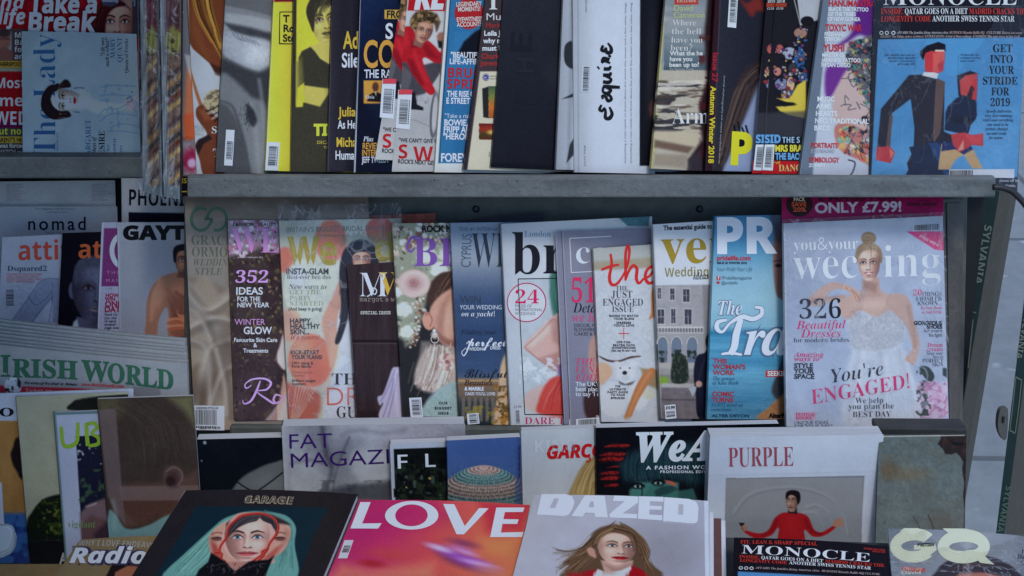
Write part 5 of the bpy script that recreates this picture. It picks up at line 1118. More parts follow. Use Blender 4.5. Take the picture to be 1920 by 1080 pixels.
# 5 flower crown
def p(s):
    s.c[:] = (42, 44, 44)
    s.poly([(730, 410), (870, 410), (870, 500), (850, 540), (800, 560), (780, 640), (760, 650), (745, 560)], (128, 136, 124), 6, 1)
    fl = [(733, 412), (870, 412), (870, 500), (848, 506), (822, 516), (806, 540), (798, 575), (790, 640), (768, 648), (748, 640), (740, 540)]
    s.scatter(fl, 240, [(150, 158, 144), (116, 128, 112), (92, 78, 66), (74, 70, 58), (170, 160, 156), (128, 108, 94)], 2, 6, .4, 3, .85)
    s.scatter([(738, 412), (870, 412), (870, 450), (820, 470), (750, 460)], 130, [(186, 184, 182), (164, 150, 146), (104, 76, 62), (196, 192, 190)], 2, 5.5, .4, 8, .85)
    for (cx, cy, r, sd) in ((800, 478, 26, 1), (838, 476, 24, 2), (822, 505, 22, 3), (756, 580, 22, 4), (762, 622, 18, 5), (744, 548, 14, 6)):
        r_ = np.random.RandomState(sd); s.ell(cx, cy, r, r * .9, (140, 152, 140), .3, .8)
        for q in range(16):
            t = q * 2.4; rr = r * (1 - q / 18); s.ell(cx + rr * .55 * math.cos(t), cy + rr * .5 * math.sin(t), r * .38, r * .2, np.array((194, 198, 192)) + r_.randn() * 10, .35, .8, math.degrees(t) + 70)
    s.poly([(800, 560), (808, 530), (826, 512), (848, 508), (870, 500), (880, 560), (850, 545), (826, 566), (812, 584)], (66, 52, 44), 3, 1, True); s.strands([(850, 505), (826, 530), (810, 580)], [(880, 512), (860, 545), (826, 580)], 60, 1.6, [(96, 76, 62), (48, 36, 32), (118, 96, 78)], .8, 3, 4)
    s.poly([(806, 580), (830, 550), (860, 540), (880, 560), (880, 660), (850, 652), (824, 640), (812, 612)], (176, 140, 124), 3, 1, True); s.poly([(830, 640), (880, 630), (880, 665), (846, 660)], (110, 76, 66), 7, .7); s.ell(845, 600, 20, 26, (192, 158, 144), .9, .7); s.poly([(818, 600), (826, 570), (842, 552), (834, 590), (830, 640), (820, 630)], (140, 102, 90), 6, .6); s.poly([(812, 612), (824, 640), (850, 652), (846, 640), (826, 626)], (122, 86, 76), 4, .7); s.line([(860, 566), (852, 590), (856, 612)], 2, (128, 92, 82), 2, .6); s.noise(5, 4, 71, (806, 540, 870, 664))
    s.ell(803, 602, 11, 17, (180, 138, 122), .15, 1, -10); s.line([(798, 592), (804, 588), (810, 600), (806, 612)], 1.6, (120, 78, 68), 1, .9)
    s.ell(776, 532, 30, 26, (186, 166, 164), .12)
    for q in range(34):
        t = q * 2.39996; rr = 27 * (1 - q / 36) ** .8; c = np.array((206, 190, 188)) * (1 - .28 * (q / 34) ** 2) + np.random.RandomState(q).randn() * 5 - np.array((0, .5, .4)) * q
        s.ell(776 + rr * .62 * math.cos(t), 531 + rr * .55 * math.sin(t), 4 + rr * .42, 2.5 + rr * .26, c * .86, .3, .8, math.degrees(t) + 90); s.ell(776 + rr * .56 * math.cos(t), 530.4 + rr * .5 * math.sin(t), 4 + rr * .4, 2 + rr * .22, c, .35, .9, math.degrees(t) + 90)
    s.ell(776, 531, 3.4, 3, (150, 104, 104), .6, .8)
    for i in range(60):
        r_ = np.random.RandomState(i); t = r_.rand(); s.ell(790 - 14 * t + r_.randn() * 4, 560 + 90 * t + r_.randn() * 5, 2.4, 2, ((196, 190, 186), (150, 120, 104), (92, 70, 60))[i % 3], .4, .8)
    s.ell(815, 628, 8, 8, (120, 112, 110), .2); s.ell(815, 628, 5, 5, (186, 180, 178), .4); s.ring(815, 636, 7, 7, 1.5, (170, 164, 160)); s.ell(814, 620, 3, 3, (206, 204, 200), .4)
    s.poly([(784, 680), (806, 650), (836, 648), (856, 660), (856, 720), (830, 736), (800, 734), (778, 718)], (170, 158, 152), 6, 1, True); s.scatter([(784, 680), (806, 650), (836, 648), (856, 660), (856, 720), (830, 736), (800, 734), (778, 718)], 120, [(190, 180, 174), (150, 136, 130), (170, 158, 154), (120, 104, 100)], 2, 6, .3, 51, .7)
    s.strands([(806, 648), (792, 690), (776, 735)], [(860, 655), (862, 700), (850, 745)], 130, 1.5, [(150, 138, 130), (190, 182, 176), (112, 100, 94), (206, 200, 196)], .75, 5, 19, hi=1)
    for q in range(22):
        t = q * 2.4; rr = 17 * (q / 22) ** .5; s.ell(838 + rr * math.cos(t), 678 + rr * .9 * math.sin(t), 6, 3.4, ((206, 186, 182), (176, 146, 142), (190, 166, 160), (146, 112, 108))[q % 4], .35, .85, math.degrees(t) + 80)
    s.ell(838, 678, 4, 3.6, (120, 82, 80), .5, .9); s.ell(846, 690, 3, 2.6, (214, 208, 204), .4); s.ell(826, 684, 3, 2.6, (210, 200, 196), .4)
    s.strands([(800, 650), (786, 690), (778, 720)], [(846, 700), (836, 730), (820, 738)], 40, 1.4, [(190, 182, 176), (140, 124, 118), (206, 200, 196)], .7, 4, 9)
    s.poly([(790, 785), (800, 752), (824, 728), (850, 716), (880, 714), (880, 785)], (140, 164, 166), 4, 1, True); s.noise(14, 4, 6, (788, 716, 880, 785)); s.poly([(790, 640), (806, 640), (800, 700), (780, 716)], (150, 144, 140), 5, .6)
    s.T("ROCK N ROLL", 791, 435, 11, 'g', (26, 24, 28), w=96, off=.05, rot=-1); pu = (110, 78, 152)
    s.T('BR', 775, 499, 52, 'sb', pu, w=100, off=-.002, part='masthead_lettering'); s.ribbon([(790, 444), (772, 446), (763, 462), (770, 472), (778, 464)], (2, 5, 5, 4, 2), pu, 'masthead_lettering')
    s.L(['OUR', 'BIGGEST', 'ISSUE'], 831, 758, 4.6, 9.4, st='g', col=(44, 52, 56), off=.05, al='c', sp=1.3); s.barcode([(767, 746), (790, 745), (793, 782), (770, 783)], 12, True, 4, .1)
magazine('bridal magazine with a rose flower crown above a womans ear and earring', mq((735, 419), (756, 781), 262, -.008), mid(735, 419), (42, 44, 44), (174, 184, 198), .004, p, GM, vis=.5, bump=curl(.0015))
# 6 sea blue
def p(s):
    s.grad(0, 415, 0, 795, [((112, 134, 158), 0), ((118, 136, 156), .12), ((128, 142, 158), .2), ((96, 114, 138), .28), ((58, 78, 108), .38), ((52, 72, 102), .62), ((60, 80, 110), .74), ((76, 92, 112), .77), ((120, 108, 92), .78), ((100, 90, 78), .86), ((52, 62, 62), .9), ((40, 52, 56), 1)])
    s.noise(6, 60, 3, None, .4, 3); s.rect_(850, 712, 1100, 716, (156, 132, 96), 1); s.rect_(850, 720, 1100, 725, (112, 88, 62), 1)
    for i in range(9): s.rect_(866 + i * 11, 745, 872 + i * 11, 790, (110, 104, 96), 1.5, .8)
    s.poly([(940, 680), (962, 640), (980, 640), (980, 800), (930, 800), (926, 780), (934, 730)], (178, 160, 136), 3, 1, True); s.blotch((150, 112, 52), .48, .1, 8, 4, (926, 722, 966, 800), .9); s.blotch((92, 74, 40), .58, .08, 6, 14, (926, 722, 966, 800), .9)
    s.blotch((150, 140, 54), .55, .1, 9, 21, (872, 756, 926, 796), .6)
    s.T('CYPRUS', 882, 501, 18, 'g', (72, 90, 112), w=62, rot=-88, part='masthead_lettering'); s.T('WED', 884, 501, 64, 'sb', (46, 56, 70), w=108, off=-.008, part='masthead_lettering'); s.T('THE #1 INTERNATIONAL', 860, 433, 6.5, 'g', (70, 90, 112), w=108)
    wl = (176, 190, 208); s.T('WIN', 862, 568, 14, 'g', (54, 64, 80), w=39); s.T('YOUR WEDDING', 862, 580, 8, 'g', wl, w=78); s.T('on a yacht!', 865, 593, 9.5, 'sbi', (206, 212, 220), w=62, off=-.004)
    s.T('Finding your', 864, 627, 9, 'sbi', (30, 42, 62), w=66, off=-.008); s.T('perfect', 874, 649, 16, 'sc', (212, 218, 224), w=78, part='masthead_lettering', off=.006); s.T('WEDDING', 879, 657, 5.5, 'g', (200, 208, 216), w=31, off=.02); s.T('DRESS', 919, 655, 5.5, 'g', (200, 208, 216), w=19, off=.02)
    s.ribbon([(874, 645), (880, 640), (877, 655), (870, 667), (866, 660), (874, 652)], (1, 2, 2.5, 2, 1.2, 1), (212, 218, 224), 'masthead_lettering')
    s.T('Blissful', 871, 708, 16, 'sc', (26, 32, 44), w=82, off=.004); s.T('Beauties', 870, 722, 10, 'sbi', (52, 40, 36), w=53); s.T('& MARBLE', 871, 732, 6.5, 'g', (212, 216, 222), w=36, off=.04); s.T("CAKES YOU'LL LOVE!", 872, 741, 5.5, 'g', (202, 206, 212), w=56, off=.02)
    s.barcode([(875, 776), (897, 774), (899, 794), (877, 796)], 7, True, 4, .08)
magazine('sea blue bridal magazine with tall thin dark capitals and white script', mq((844, 418), (863, 796), 262, -.01), mid(844, 418), (90, 110, 136), (178, 190, 206), .004, p, GM, vis=.42, bump=curl(.002))
# 7 white framed
def p(s):
    s.c[:] = (178, 188, 198); s.grad(940, 0, 1040, 0, [(164, 174, 186), (186, 194, 204)])
    s.line([(939, 420), (958, 795)], 2, (132, 142, 154), 1, .8, False)
    s.poly([(1153, 403), (1218, 404), (1216, 424), (1176, 424)], (76, 118, 128), 1.5); s.noise(14, 6, 3, (1150, 402, 1220, 424))
    s.rect_(972, 523, 1200, 777, (168, 180, 190), 1); s.noise(8, 14, 8, (972, 523, 1100, 777))
    s.poly([(1036, 510), (1030, 540), (1034, 580), (1046, 600), (1090, 590), (1090, 510)], (70, 116, 108), 4, 1, True); s.strands([(1040, 510), (1032, 550), (1040, 595)], [(1060, 510), (1056, 560), (1060, 600)], 22, 1.6, [(52, 96, 90), (104, 148, 136), (60, 110, 100)], .8, 3, 3)
    s.poly([(982, 650), (1000, 628), (1034, 596), (1050, 590), (1070, 640), (1060, 690), (1040, 694), (1010, 674)], (190, 160, 154), 3, 1, True); s.poly([(982, 650), (1034, 596), (1044, 610), (1000, 650)], (204, 182, 176), 5, .8); s.poly([(1008, 672), (1046, 660), (1058, 692), (1040, 694)], (160, 120, 116), 5, .7); s.line([(984, 650), (1006, 630), (1036, 598)], 2, (150, 118, 114), 1.5, .8); s.line([(984, 652), (1010, 674), (1040, 694)], 2, (146, 110, 106), 1.5, .8); s.poly([(1030, 600), (1048, 592), (1052, 650), (1036, 640)], (150, 112, 110), 6, .5); s.strands([(984, 690), (1000, 706), (1020, 716)], [(1040, 700), (1044, 708), (1050, 716)], 40, 1, [(196, 206, 214), (140, 156, 172), (206, 212, 220)], .6, 5, 31)
    s.poly([(986, 740), (1010, 724), (1060, 720), (1060, 772), (1000, 772), (984, 760)], (188, 166, 160), 5, .9, True); s.blotch((196, 206, 214), .5, .1, 10, 5, (974, 670, 1050, 720), .8)
    s.poly([(1022, 722), (1036, 708), (1060, 704), (1090, 710), (1090, 776), (1012, 776), (1010, 750)], (186, 76, 68), 4, 1, True); s.strands([(1050, 706), (1026, 740), (1014, 774)], [(1070, 706), (1062, 740), (1060, 776)], 34, 1.4, [(214, 120, 106), (150, 44, 44), (196, 90, 80)], .7, 3, 6)
    s.poly([(1044, 686), (1060, 680), (1060, 708), (1046, 704)], (124, 96, 150), 4, .8)
    for P in ([(971, 523), (1100, 521)], [(971, 523), (984, 777)], [(984, 777), (1100, 777)]): s.ribbon([P[0], ((P[0][0] + P[1][0]) / 2, (P[0][1] + P[1][1]) / 2), P[1]], 1.6, (36, 38, 42))
    s.T('London', 983, 444, 11, 'sb', (104, 136, 154), w=49, off=-.012, part='masthead_lettering'); s.T('brid', 960, 513, 78, 'sb', (28, 29, 33), w=186, off=-.002, part='masthead_lettering')
    s.ell(987, 567, 36.5, 36.5, (184, 192, 202), .03); s.ring(987, 567, 36, 36, 1.8, (166, 44, 92)); pk = (186, 40, 92)
    s.T('24', 966, 569, 25, 'sb', pk, w=44, off=-.006); s.L(['PAGES OF', 'INSPIRATIONAL', 'WEDDINGS'], 965, 576, 5.2, 7.2, st='g', col=(120, 124, 134), hx=.95, slip=.2)
    s.T('DARE TO', 984, 795, 13, 'sb', (176, 52, 100), w=90, off=-.014); s.T('£3.99', 963, 765, 4.5, 'g', (100, 106, 116)); s.barcode([(966, 769), (974, 769), (976, 794), (967, 794)], 14, True, 3, .02, paper=(178, 188, 198), digits=False)
magazine('white framed bridal magazine with huge black serif letters and a pink number badge', mq((939, 420), (958, 797), 283, -.05), mid(939, 420), (178, 188, 198), (184, 194, 208), .004, p, GM, vis=1, bump=curl(.0015))
# 8, 9 lilac twins
def lilac(dx):
    def p(s):
        s.c[:] = (120, 122, 140); s.noise(4, 40, 3); s.line([(1041 + dx, 433), (1057 + dx, 795)], 2.4, (160, 164, 180), 1, .8, False)
        D = dx - 13; X = lambda q: q + D
        s.poly([(X(1104), 650), (X(1112), 630), (X(1124), 626), (X(1130), 720), (X(1120), 740), (X(1104), 690)], (168, 136, 128), 4, .9, True); s.poly([(X(1098), 730), (X(1114), 716), (X(1140), 724), (X(1140), 782), (X(1104), 786), (X(1094), 760)], (62, 46, 44), 4, 1, True)
        w_ = (186, 190, 202)
        for P in ([(1068, 447), (1146, 443)], [(1068, 447), (1071, 511)], [(1071, 511), (1112, 509)]): s.ribbon([(X(P[0][0]), P[0][1]), (X((P[0][0] + P[1][0]) / 2), (P[0][1] + P[1][1]) / 2), (X(P[1][0]), P[1][1])], 1.6, w_)
        s.T('co', X(1080), 494, 44, 'sb', (196, 200, 210), w=60, off=-.014, part='masthead_lettering'); s.T('51', X(1072), 567, 45, 'sb', (190, 50, 92), w=44, off=-.004, part='masthead_lettering')
        s.T('Details', X(1074), 586, 18, 'sbi', (32, 32, 38), w=66, off=-.008); s.T('we love', X(1073), 603, 17, 'sbi', (186, 66, 116), w=66, off=-.012)
        s.L(['DECOR, FASHION', 'FLOWERS, GIFTS', 'CAKES & MORE'], X(1076), 613, 6, 8, st='g', col=(54, 56, 66), slip=.3); s.L(['THE', 'VENUES', 'EDIT'], X(1079), 684, 12.5, 15, st='sbi', col=(186, 60, 108), off=-.012)
        s.L(["The UK's", 'best places', "to say 'I do'"], X(1079), 724, 8, 9.3, st='g', col=(200, 204, 212), off=.01); s.T('J', X(1120), 780, 16, 'sbi', w_, off=-.01)
        s.barcode([(X(1080), 786), (X(1126), 782), (X(1126), 800), (X(1080), 800)], 16, False, 6, .1, digits=False)
    return p
magazine('rear copy of the lilac bridal magazine, only a thin spine edge showing', mq((1041, 434), (1058, 796), 190, -.01), mid(1041, 434), (120, 122, 140), (182, 190, 206), .0012, lilac(0), GM, vis=.2)
magazine('lilac grey bridal magazine with a thin white frame and red numerals', mq((1054, 434), (1070, 797), 172, -.03), mid(1054, 434), (120, 122, 140), (184, 192, 208), .004, lilac(13), GM, vis=1)
# 10 red brush lettering
def p(s):
    s.c[:] = (178, 184, 192); s.noise(10, 4, 3); s.poly([(1100, 490), (1260, 478), (1260, 500), (1100, 508)], (150, 142, 122), 3, .9); s.poly([(1100, 455), (1260, 450), (1260, 480), (1100, 492)], (160, 164, 160), 4, .8)
    sk = (172, 116, 74)
    s.poly([(1226, 540), (1232, 560), (1230, 590), (1222, 596), (1216, 598), (1220, 585), (1220, 550)], sk, 1.5, 1, True)
    s.line([(1124, 668), (1140, 676), (1160, 677), (1182, 670), (1200, 668)], (2, 4, 3, 4, 2), (78, 52, 48), 1, .95)
    s.poly([(1122, 682), (1142, 684), (1148, 700), (1136, 716), (1124, 720)], (190, 158, 132), 3, 1, True); s.poly([(1200, 690), (1240, 694), (1240, 734), (1210, 720)], (140, 118, 84), 4, .9)
    s.ell(1172, 702, 18, 18, (192, 195, 200), .3); s.noise(8, 3, 77, (1148, 676, 1200, 726)); s.ell(1156, 684, 7, 7, (190, 192, 198), .2); s.ell(1186, 682, 7, 7, (190, 192, 198), .2); s.ell(1171, 699, 4.4, 3.8, (40, 40, 44), .3); s.ell(1163, 690, 1.5, 1.5, (30, 30, 34), .3); s.ell(1180, 690, 1.5, 1.5, (30, 30, 34), .3); s.ell(1172, 708, 8, 5, (176, 180, 186), .5, .8)
    s.poly([(1160, 714), (1172, 720), (1190, 714), (1186, 722), (1160, 722)], (86, 84, 84), 1.5, .9); s.ell(1150, 750, 26, 34, (192, 196, 202), .15); s.ell(1196, 742, 20, 26, (194, 198, 202), .15); s.ell(1216, 738, 14, 10, (186, 186, 160), .4, .7)
    s.poly([(1224, 690), (1228, 698), (1214, 722), (1196, 752), (1184, 780), (1176, 789), (1170, 784), (1178, 760), (1192, 724), (1206, 700), (1216, 692)], sk, 1.5, 1, True); s.line([(1218, 698), (1196, 736), (1178, 780)], 4, (200, 146, 100), 3, .6)
    s.poly([(1120, 770), (1160, 786), (1260, 770), (1260, 800), (1120, 800)], (178, 184, 194), 4, .8)
    rd = (190, 48, 42); t_ = 'masthead_lettering'
    s.ribbon([(1144, 476), (1146, 495), (1142, 520), (1146, 533), (1156, 532), (1168, 515), (1176, 495), (1179, 470), (1176, 461), (1172, 475), (1172, 505), (1172, 526)], (4, 5, 6, 6, 5, 4, 4, 5, 5, 5, 5.5, 4), rd, t_); s.ribbon([(1127, 506), (1142, 500), (1160, 496)], (4, 5, 4), rd, t_)
    s.ribbon([(1172, 524), (1178, 508), (1186, 498), (1193, 504), (1192, 522), (1197, 531), (1206, 522)], (4, 5, 5.5, 6, 6, 5, 4), rd, t_); s.ribbon([(1206, 522), (1216, 518), (1224, 506), (1220, 500), (1211, 508), (1209, 522), (1216, 531), (1228, 526)], (4, 4.5, 5, 5, 5.5, 6, 6, 4), rd, t_)
    c = (72, 72, 80); k = dict(st='sb', off=-.006, al='c', col=c)
    s.T('THE', 1165, 544, 8, w=22, **k); s.T('JUST', 1165, 558, 13, w=39, **k); s.T('ENGAGED', 1167, 573, 13, w=75, **k); s.T('ISSUE', 1167, 585, 11, w=40, **k)
    k = dict(st='g', off=.05, al='c', col=(70, 70, 78), sp=1.2)
    for t, y, w_ in (('BANDS TO MATCH', 594, 54), ('YOUR BLING', 599.5, 38), ('DRESSES', 607, 27), ("YOU'LL LOVE", 612, 38), ('OFF-THE-', 643.5, 27), ('BEATEN PATH', 649, 40), ('HONEYMOONS', 654, 44), ('(that may fit more too)', 659, 46)): s.T(t, 1169, y, 3.8, w=w_, **k)
    s.shape([(1159, 624.4), (1179, 624.4), (1179, 625.8), (1159, 625.8)], rd); s.shape([(1168.4, 615), (1169.6, 615), (1169.6, 635), (1168.4, 635)], rd)
    for t, y, w_ in (('THE', 726, 10), ('ULTIMATE', 731.5, 30), ('PARTY GUIDE', 737, 38), ('TO PALM', 742, 26), ('SPRINGS', 748, 26)): s.T(t, 1158, y, 3.6, w=w_, **k)
magazine('shorter white magazine with red brush lettering and a white teddy bear', mq((1112, 466), (1128, 791), 170, -.07), mid(1112, 466), (178, 184, 192), (188, 196, 210), .004, p, GM, vis=.75, bump=curl(.0015))
# 11 stone house
def p(s):
    s.c[:] = (190, 196, 206)
    s.poly([(1226, 535), (1420, 532), (1420, 800), (1230, 800)], (150, 150, 154), 1.2); s.noise(9, 18, 3, (1226, 536, 1400, 790)); s.noise(5, 5, 9, (1226, 536, 1400, 640))
    s.poly([(1316, 535), (1400, 532), (1400, 700), (1322, 700)], (122, 120, 124), 2, .7)
    dw = (66, 70, 80)
    for x0, y0, x1, y1 in ((1233, 540, 1239, 560), (1256, 541, 1264, 562), (1280, 542, 1292, 566), (1233, 580, 1245, 607), (1258, 579, 1266, 606), (1283, 580, 1296, 608)): s.rect_(x0 - 1.5, y0 - 2, x1 + 1.5, y1 + 2, (176, 174, 174), 1); s.rect_(x0, y0, x1, y1, dw, .8); s.rect_((x0 + x1) / 2 - .5, y0, (x0 + x1) / 2 + .5, y1, (140, 140, 144), .4); s.rect_(x0, (y0 + y1) / 2, x1, (y0 + y1) / 2 + 1, (140, 140, 144), .4)
    s.rect_(1230, 612, 1318, 616, (186, 184, 182), 1); s.rect_(1230, 622, 1318, 625, (176, 174, 172), 1)
    for i in range(16): s.rect_(1231 + i * 5.5, 615, 1233.5 + i * 5.5, 623, (96, 96, 98), .8)
    for cx in (1242, 1268, 1297): s.rect_(cx - 9, 645, cx + 9, 680, (98, 110, 124), 1); s.ell(cx, 645, 9, 13, (104, 118, 134), .1); s.ring(cx, 645, 10, 14, 2, (172, 170, 168), a0=180, a1=360); s.blotch((44, 52, 44), .5, .1, 6, int(cx), (cx - 9, 655, cx + 9, 682), .9)
    s.rect_(1232, 680, 1330, 690, (160, 156, 152), 2); s.rect_(1234, 692, 1330, 700, (140, 138, 134), 2); s.rect_(1236, 702, 1330, 720, (128, 124, 120), 3); s.ell(1244, 714, 10, 8, (120, 150, 60), .3); s.rect_(1240, 719, 1330, 726, (164, 160, 156), 1.5); s.rect_(1240, 727, 1340, 790, (110, 104, 106), 2); s.rect_(1240, 748, 1340, 751, (84, 80, 82), 1.5); s.noise(12, 8, 12, (1240, 690, 1330, 790))
    s.poly([(1260, 716), (1260, 680), (1268, 664), (1276, 662), (1286, 672), (1290, 690), (1288, 716)], (40, 48, 38), 2, 1, True); s.blotch((66, 76, 58), .52, .1, 4, 5, (1260, 662, 1290, 716), .9)
    s.poly([(1322, 660), (1306, 668), (1300, 700), (1304, 740), (1310, 784), (1350, 790), (1350, 640), (1330, 640)], (28, 30, 42), 1.5, 1, True); s.ell(1330, 640, 8, 14, (36, 32, 34), .2); s.line([(1324, 664), (1312, 700), (1308, 716)], 2, (56, 58, 72), 2, .7)
    s.ell(1310, 720, 6, 6, (176, 140, 126), .3); s.poly([(1290, 728), (1306, 724), (1304, 734), (1298, 744), (1294, 734)], (168, 172, 176), 1.5, .9)
    s.T('The essential guide to c', 1243, 432, 8.5, 'g', (34, 34, 40), w=98, rot=-2.2, off=.03); s.T('ver', 1239, 494, 66, 'sb', (150, 130, 44), w=128, off=-.002, rot=-1, part='masthead_lettering'); s.T('Wedding', 1246, 519, 17, 'nb', (132, 124, 58), w=81, off=-.01, rot=-1, part='masthead_lettering'); s.T('ideas', 1299, 524, 13, 'sbi', (24, 24, 28), w=29, off=-.006, rot=-2, z=3)
    s.line([(1224, 425), (1240, 783)], 2, (136, 144, 152), 1, .8, False); s.barcode([(1246, 760), (1266, 758), (1268, 784), (1248, 786)], 6, True, 4, .1, span=(.4, .95), digits=False); s.T('£4.99', 1248, 767, 6, 'g', (60, 62, 70), w=17, off=.03, part='barcode_label', z=6)
magazine('wedding ideas magazine with a grey stone mansion, arches and clipped bush', mq((1223, 421), (1240, 785), 200, -.06), mid(1223, 421), (150, 150, 154), (190, 198, 212), .004, p, GM, vis=.63, bump=curl(.0015))
# 12 sea, big white PR
def p(s):
    s.grad(0, 400, 0, 785, [((62, 118, 158), 0), ((78, 136, 172), .15), ((128, 170, 190), .3), ((140, 178, 194), .42), ((124, 168, 188), .55), ((60, 122, 156), .58), ((84, 146, 176), .64), ((72, 134, 166), .72), ((96, 152, 178), .8), ((70, 126, 156), .9), ((80, 130, 156), 1)])
    s.noise(13, 26, 3, (1320, 610, 1520, 785), .35, 3); s.noise(8, 9, 7, (1320, 620, 1520, 785), .35, 3)
    s.poly([(1462, 430), (1450, 445), (1448, 490), (1452, 540), (1462, 560), (1500, 570), (1500, 430)], (120, 94, 90), 3, 1, True); s.poly([(1440, 400), (1500, 400), (1500, 470), (1470, 470), (1454, 450)], (74, 78, 90), 5, .9); s.ell(1458, 498, 6, 3, (40, 34, 36), .6); s.line([(1449, 490), (1466, 488)], 2, (50, 40, 42), 1, .8)
    s.poly([(1476, 640), (1460, 690), (1448, 740), (1500, 760), (1500, 620)], (60, 64, 68), 4, 1, True); s.poly([(1420, 785), (1440, 764), (1462, 744), (1500, 720), (1500, 785)], (150, 112, 76), 3, 1, True); s.noise(14, 4, 13, (1420, 740, 1500, 785))
    w_ = (206, 216, 226); t_ = 'masthead_lettering'
    s.T('PR', 1344, 474, 64, 'nb', w_, w=112, rot=-.5, off=.02, part=t_); rd = (166, 52, 56)
    s.T('pridelife.com', 1344, 488, 8.5, 'g', rd, w=62, off=.03); s.T('ISSUE 20 WINTER 2018', 1344, 495, 4, 'g', (50, 66, 84), w=55, off=.04); s.T('Your Pride Your Life', 1344, 508.5, 7, 'ni', (74, 100, 122), w=65); s.rect_(1343, 518, 1350, 525, rd, .6); s.T('f', 1345, 524, 6, 'nb', w_); s.T('/Pridelifemagazine', 1352, 524, 6, 'g', (70, 96, 118), w=56); s.ell(1346, 530, 3.4, 2.4, rd, .3); s.T('@pridelife', 1352, 533, 5.5, 'g', (70, 96, 118), w=30)
    ol = (84, 110, 136)
    for z, c, o in ((0, ol, .022), (4, (196, 210, 222), .0)):
        s.T('The', 1346, 590, 26, 'sbi', c, w=44, off=o, part=t_, z=z)
        s.T('r', 1396, 665, 66, 'sbi', c, off=o, part=t_, z=z); s.T('a', 1430, 665, 72, 'sbi', c, off=o, part=t_, z=z)
        e = 2.2 if z == 0 else 0
        s.ribbon([(1362, 600), (1346, 604), (1344, 616), (1354, 622), (1368, 606), (1390, 594), (1410, 598), (1426, 590), (1426, 578), (1414, 576)], [q + e for q in (4, 8, 9, 5, 5, 9, 9, 8, 7, 5)], c, t_, z=z); s.ribbon([(1388, 598), (1380, 625), (1376, 650), (1368, 664)], [q + e for q in (10, 13, 13, 10)], c, t_, z=z); s.ribbon([(1352, 664), (1370, 662), (1390, 665)], [q + e for q in (4, 6, 4)], c, t_, z=z)
    s.L(['THIS', "WOMAN'S", 'WORK'], 1337, 681, 8.6, 11, st='g', col=(150, 52, 58), off=.03); s.L(['The genius', 'of Kate Bush'], 1336, 713, 7, 8, st='sbi', col=(36, 74, 104), off=-.006, hx=.9)
    s.poly([(1435, 695), (1480, 693), (1480, 706), (1435, 707)], (176, 44, 46), .8); s.T('SEEKING', 1438, 704.5, 8.5, 'g', (210, 206, 206), w=46, off=.03, z=2)
    s.L(['COMIC', 'TURNS'], 1335, 743, 8.6, 11, st='g', col=(150, 52, 58), off=.03); s.L(['LGBTI stand-up', 'comedians'], 1334, 762, 6.5, 8.5, st='sbi', col=(36, 74, 104), off=-.006, hx=.9); s.T('AlterFest', 1440, 783, 8, 'g', (24, 26, 32), w=44, off=.06)
    s.T('ALTER DEVON', 1334, 782, 5, 'g', (30, 60, 84), w=70, off=.03)
magazine('blue sea magazine with two big white capitals and swirling white script', mq((1340, 405), (1326, 786), 215, -.015), mid(1340, 405), (100, 150, 176), (188, 198, 212), .004, p, GM, vis=.7, bump=curl(.0015))
# 13 pink bagged pack banner, 14 bride in silver
def p(s):
    s.c[:] = (146, 30, 84); s.noise(5, 30, 3); s.grad(0, 366, 0, 404, [(100, 22, 58), (148, 32, 86)], .7)  # pink darkened, most at the top: shade of the shelf put into the colour
    s.ell(1499, 383, 25, 23, (48, 34, 34), .05); k = dict(st='g', off=.03, al='c')
    s.T('PACK', 1499, 377, 6.5, col=(200, 170, 160), w=22, **k); s.T('SAVE', 1498, 387, 8, col=(196, 84, 50), w=28, **k); s.T('20%', 1499, 397, 8, col=(196, 84, 50), w=25, **k)
    s.T('2 MAGS FOR', 1532, 376, 15, 'g', (60, 20, 40), w=150, off=.03); s.T('ONLY £7.99!', 1528, 399, 18, 'g', (206, 168, 190), w=162, off=.035, part='masthead_lettering', rot=-1); s.T('lonely planet', 1701, 386, 8, 'sbi', (70, 22, 46), w=56, off=.01); s.ring(1732, 384, 12, 9, 1, (70, 22, 46))
magazine('bright pink banner of a bagged magazine pack with a black saving badge', [(1466, 366), (1769, 364), (1768, 470), (1466, 470)], Plane(1.75, .02, 0, (1600, 380)), (180, 36, 106), (172, 184, 200), .004, p, None, name='magazine_pack', cat='magazine pack')
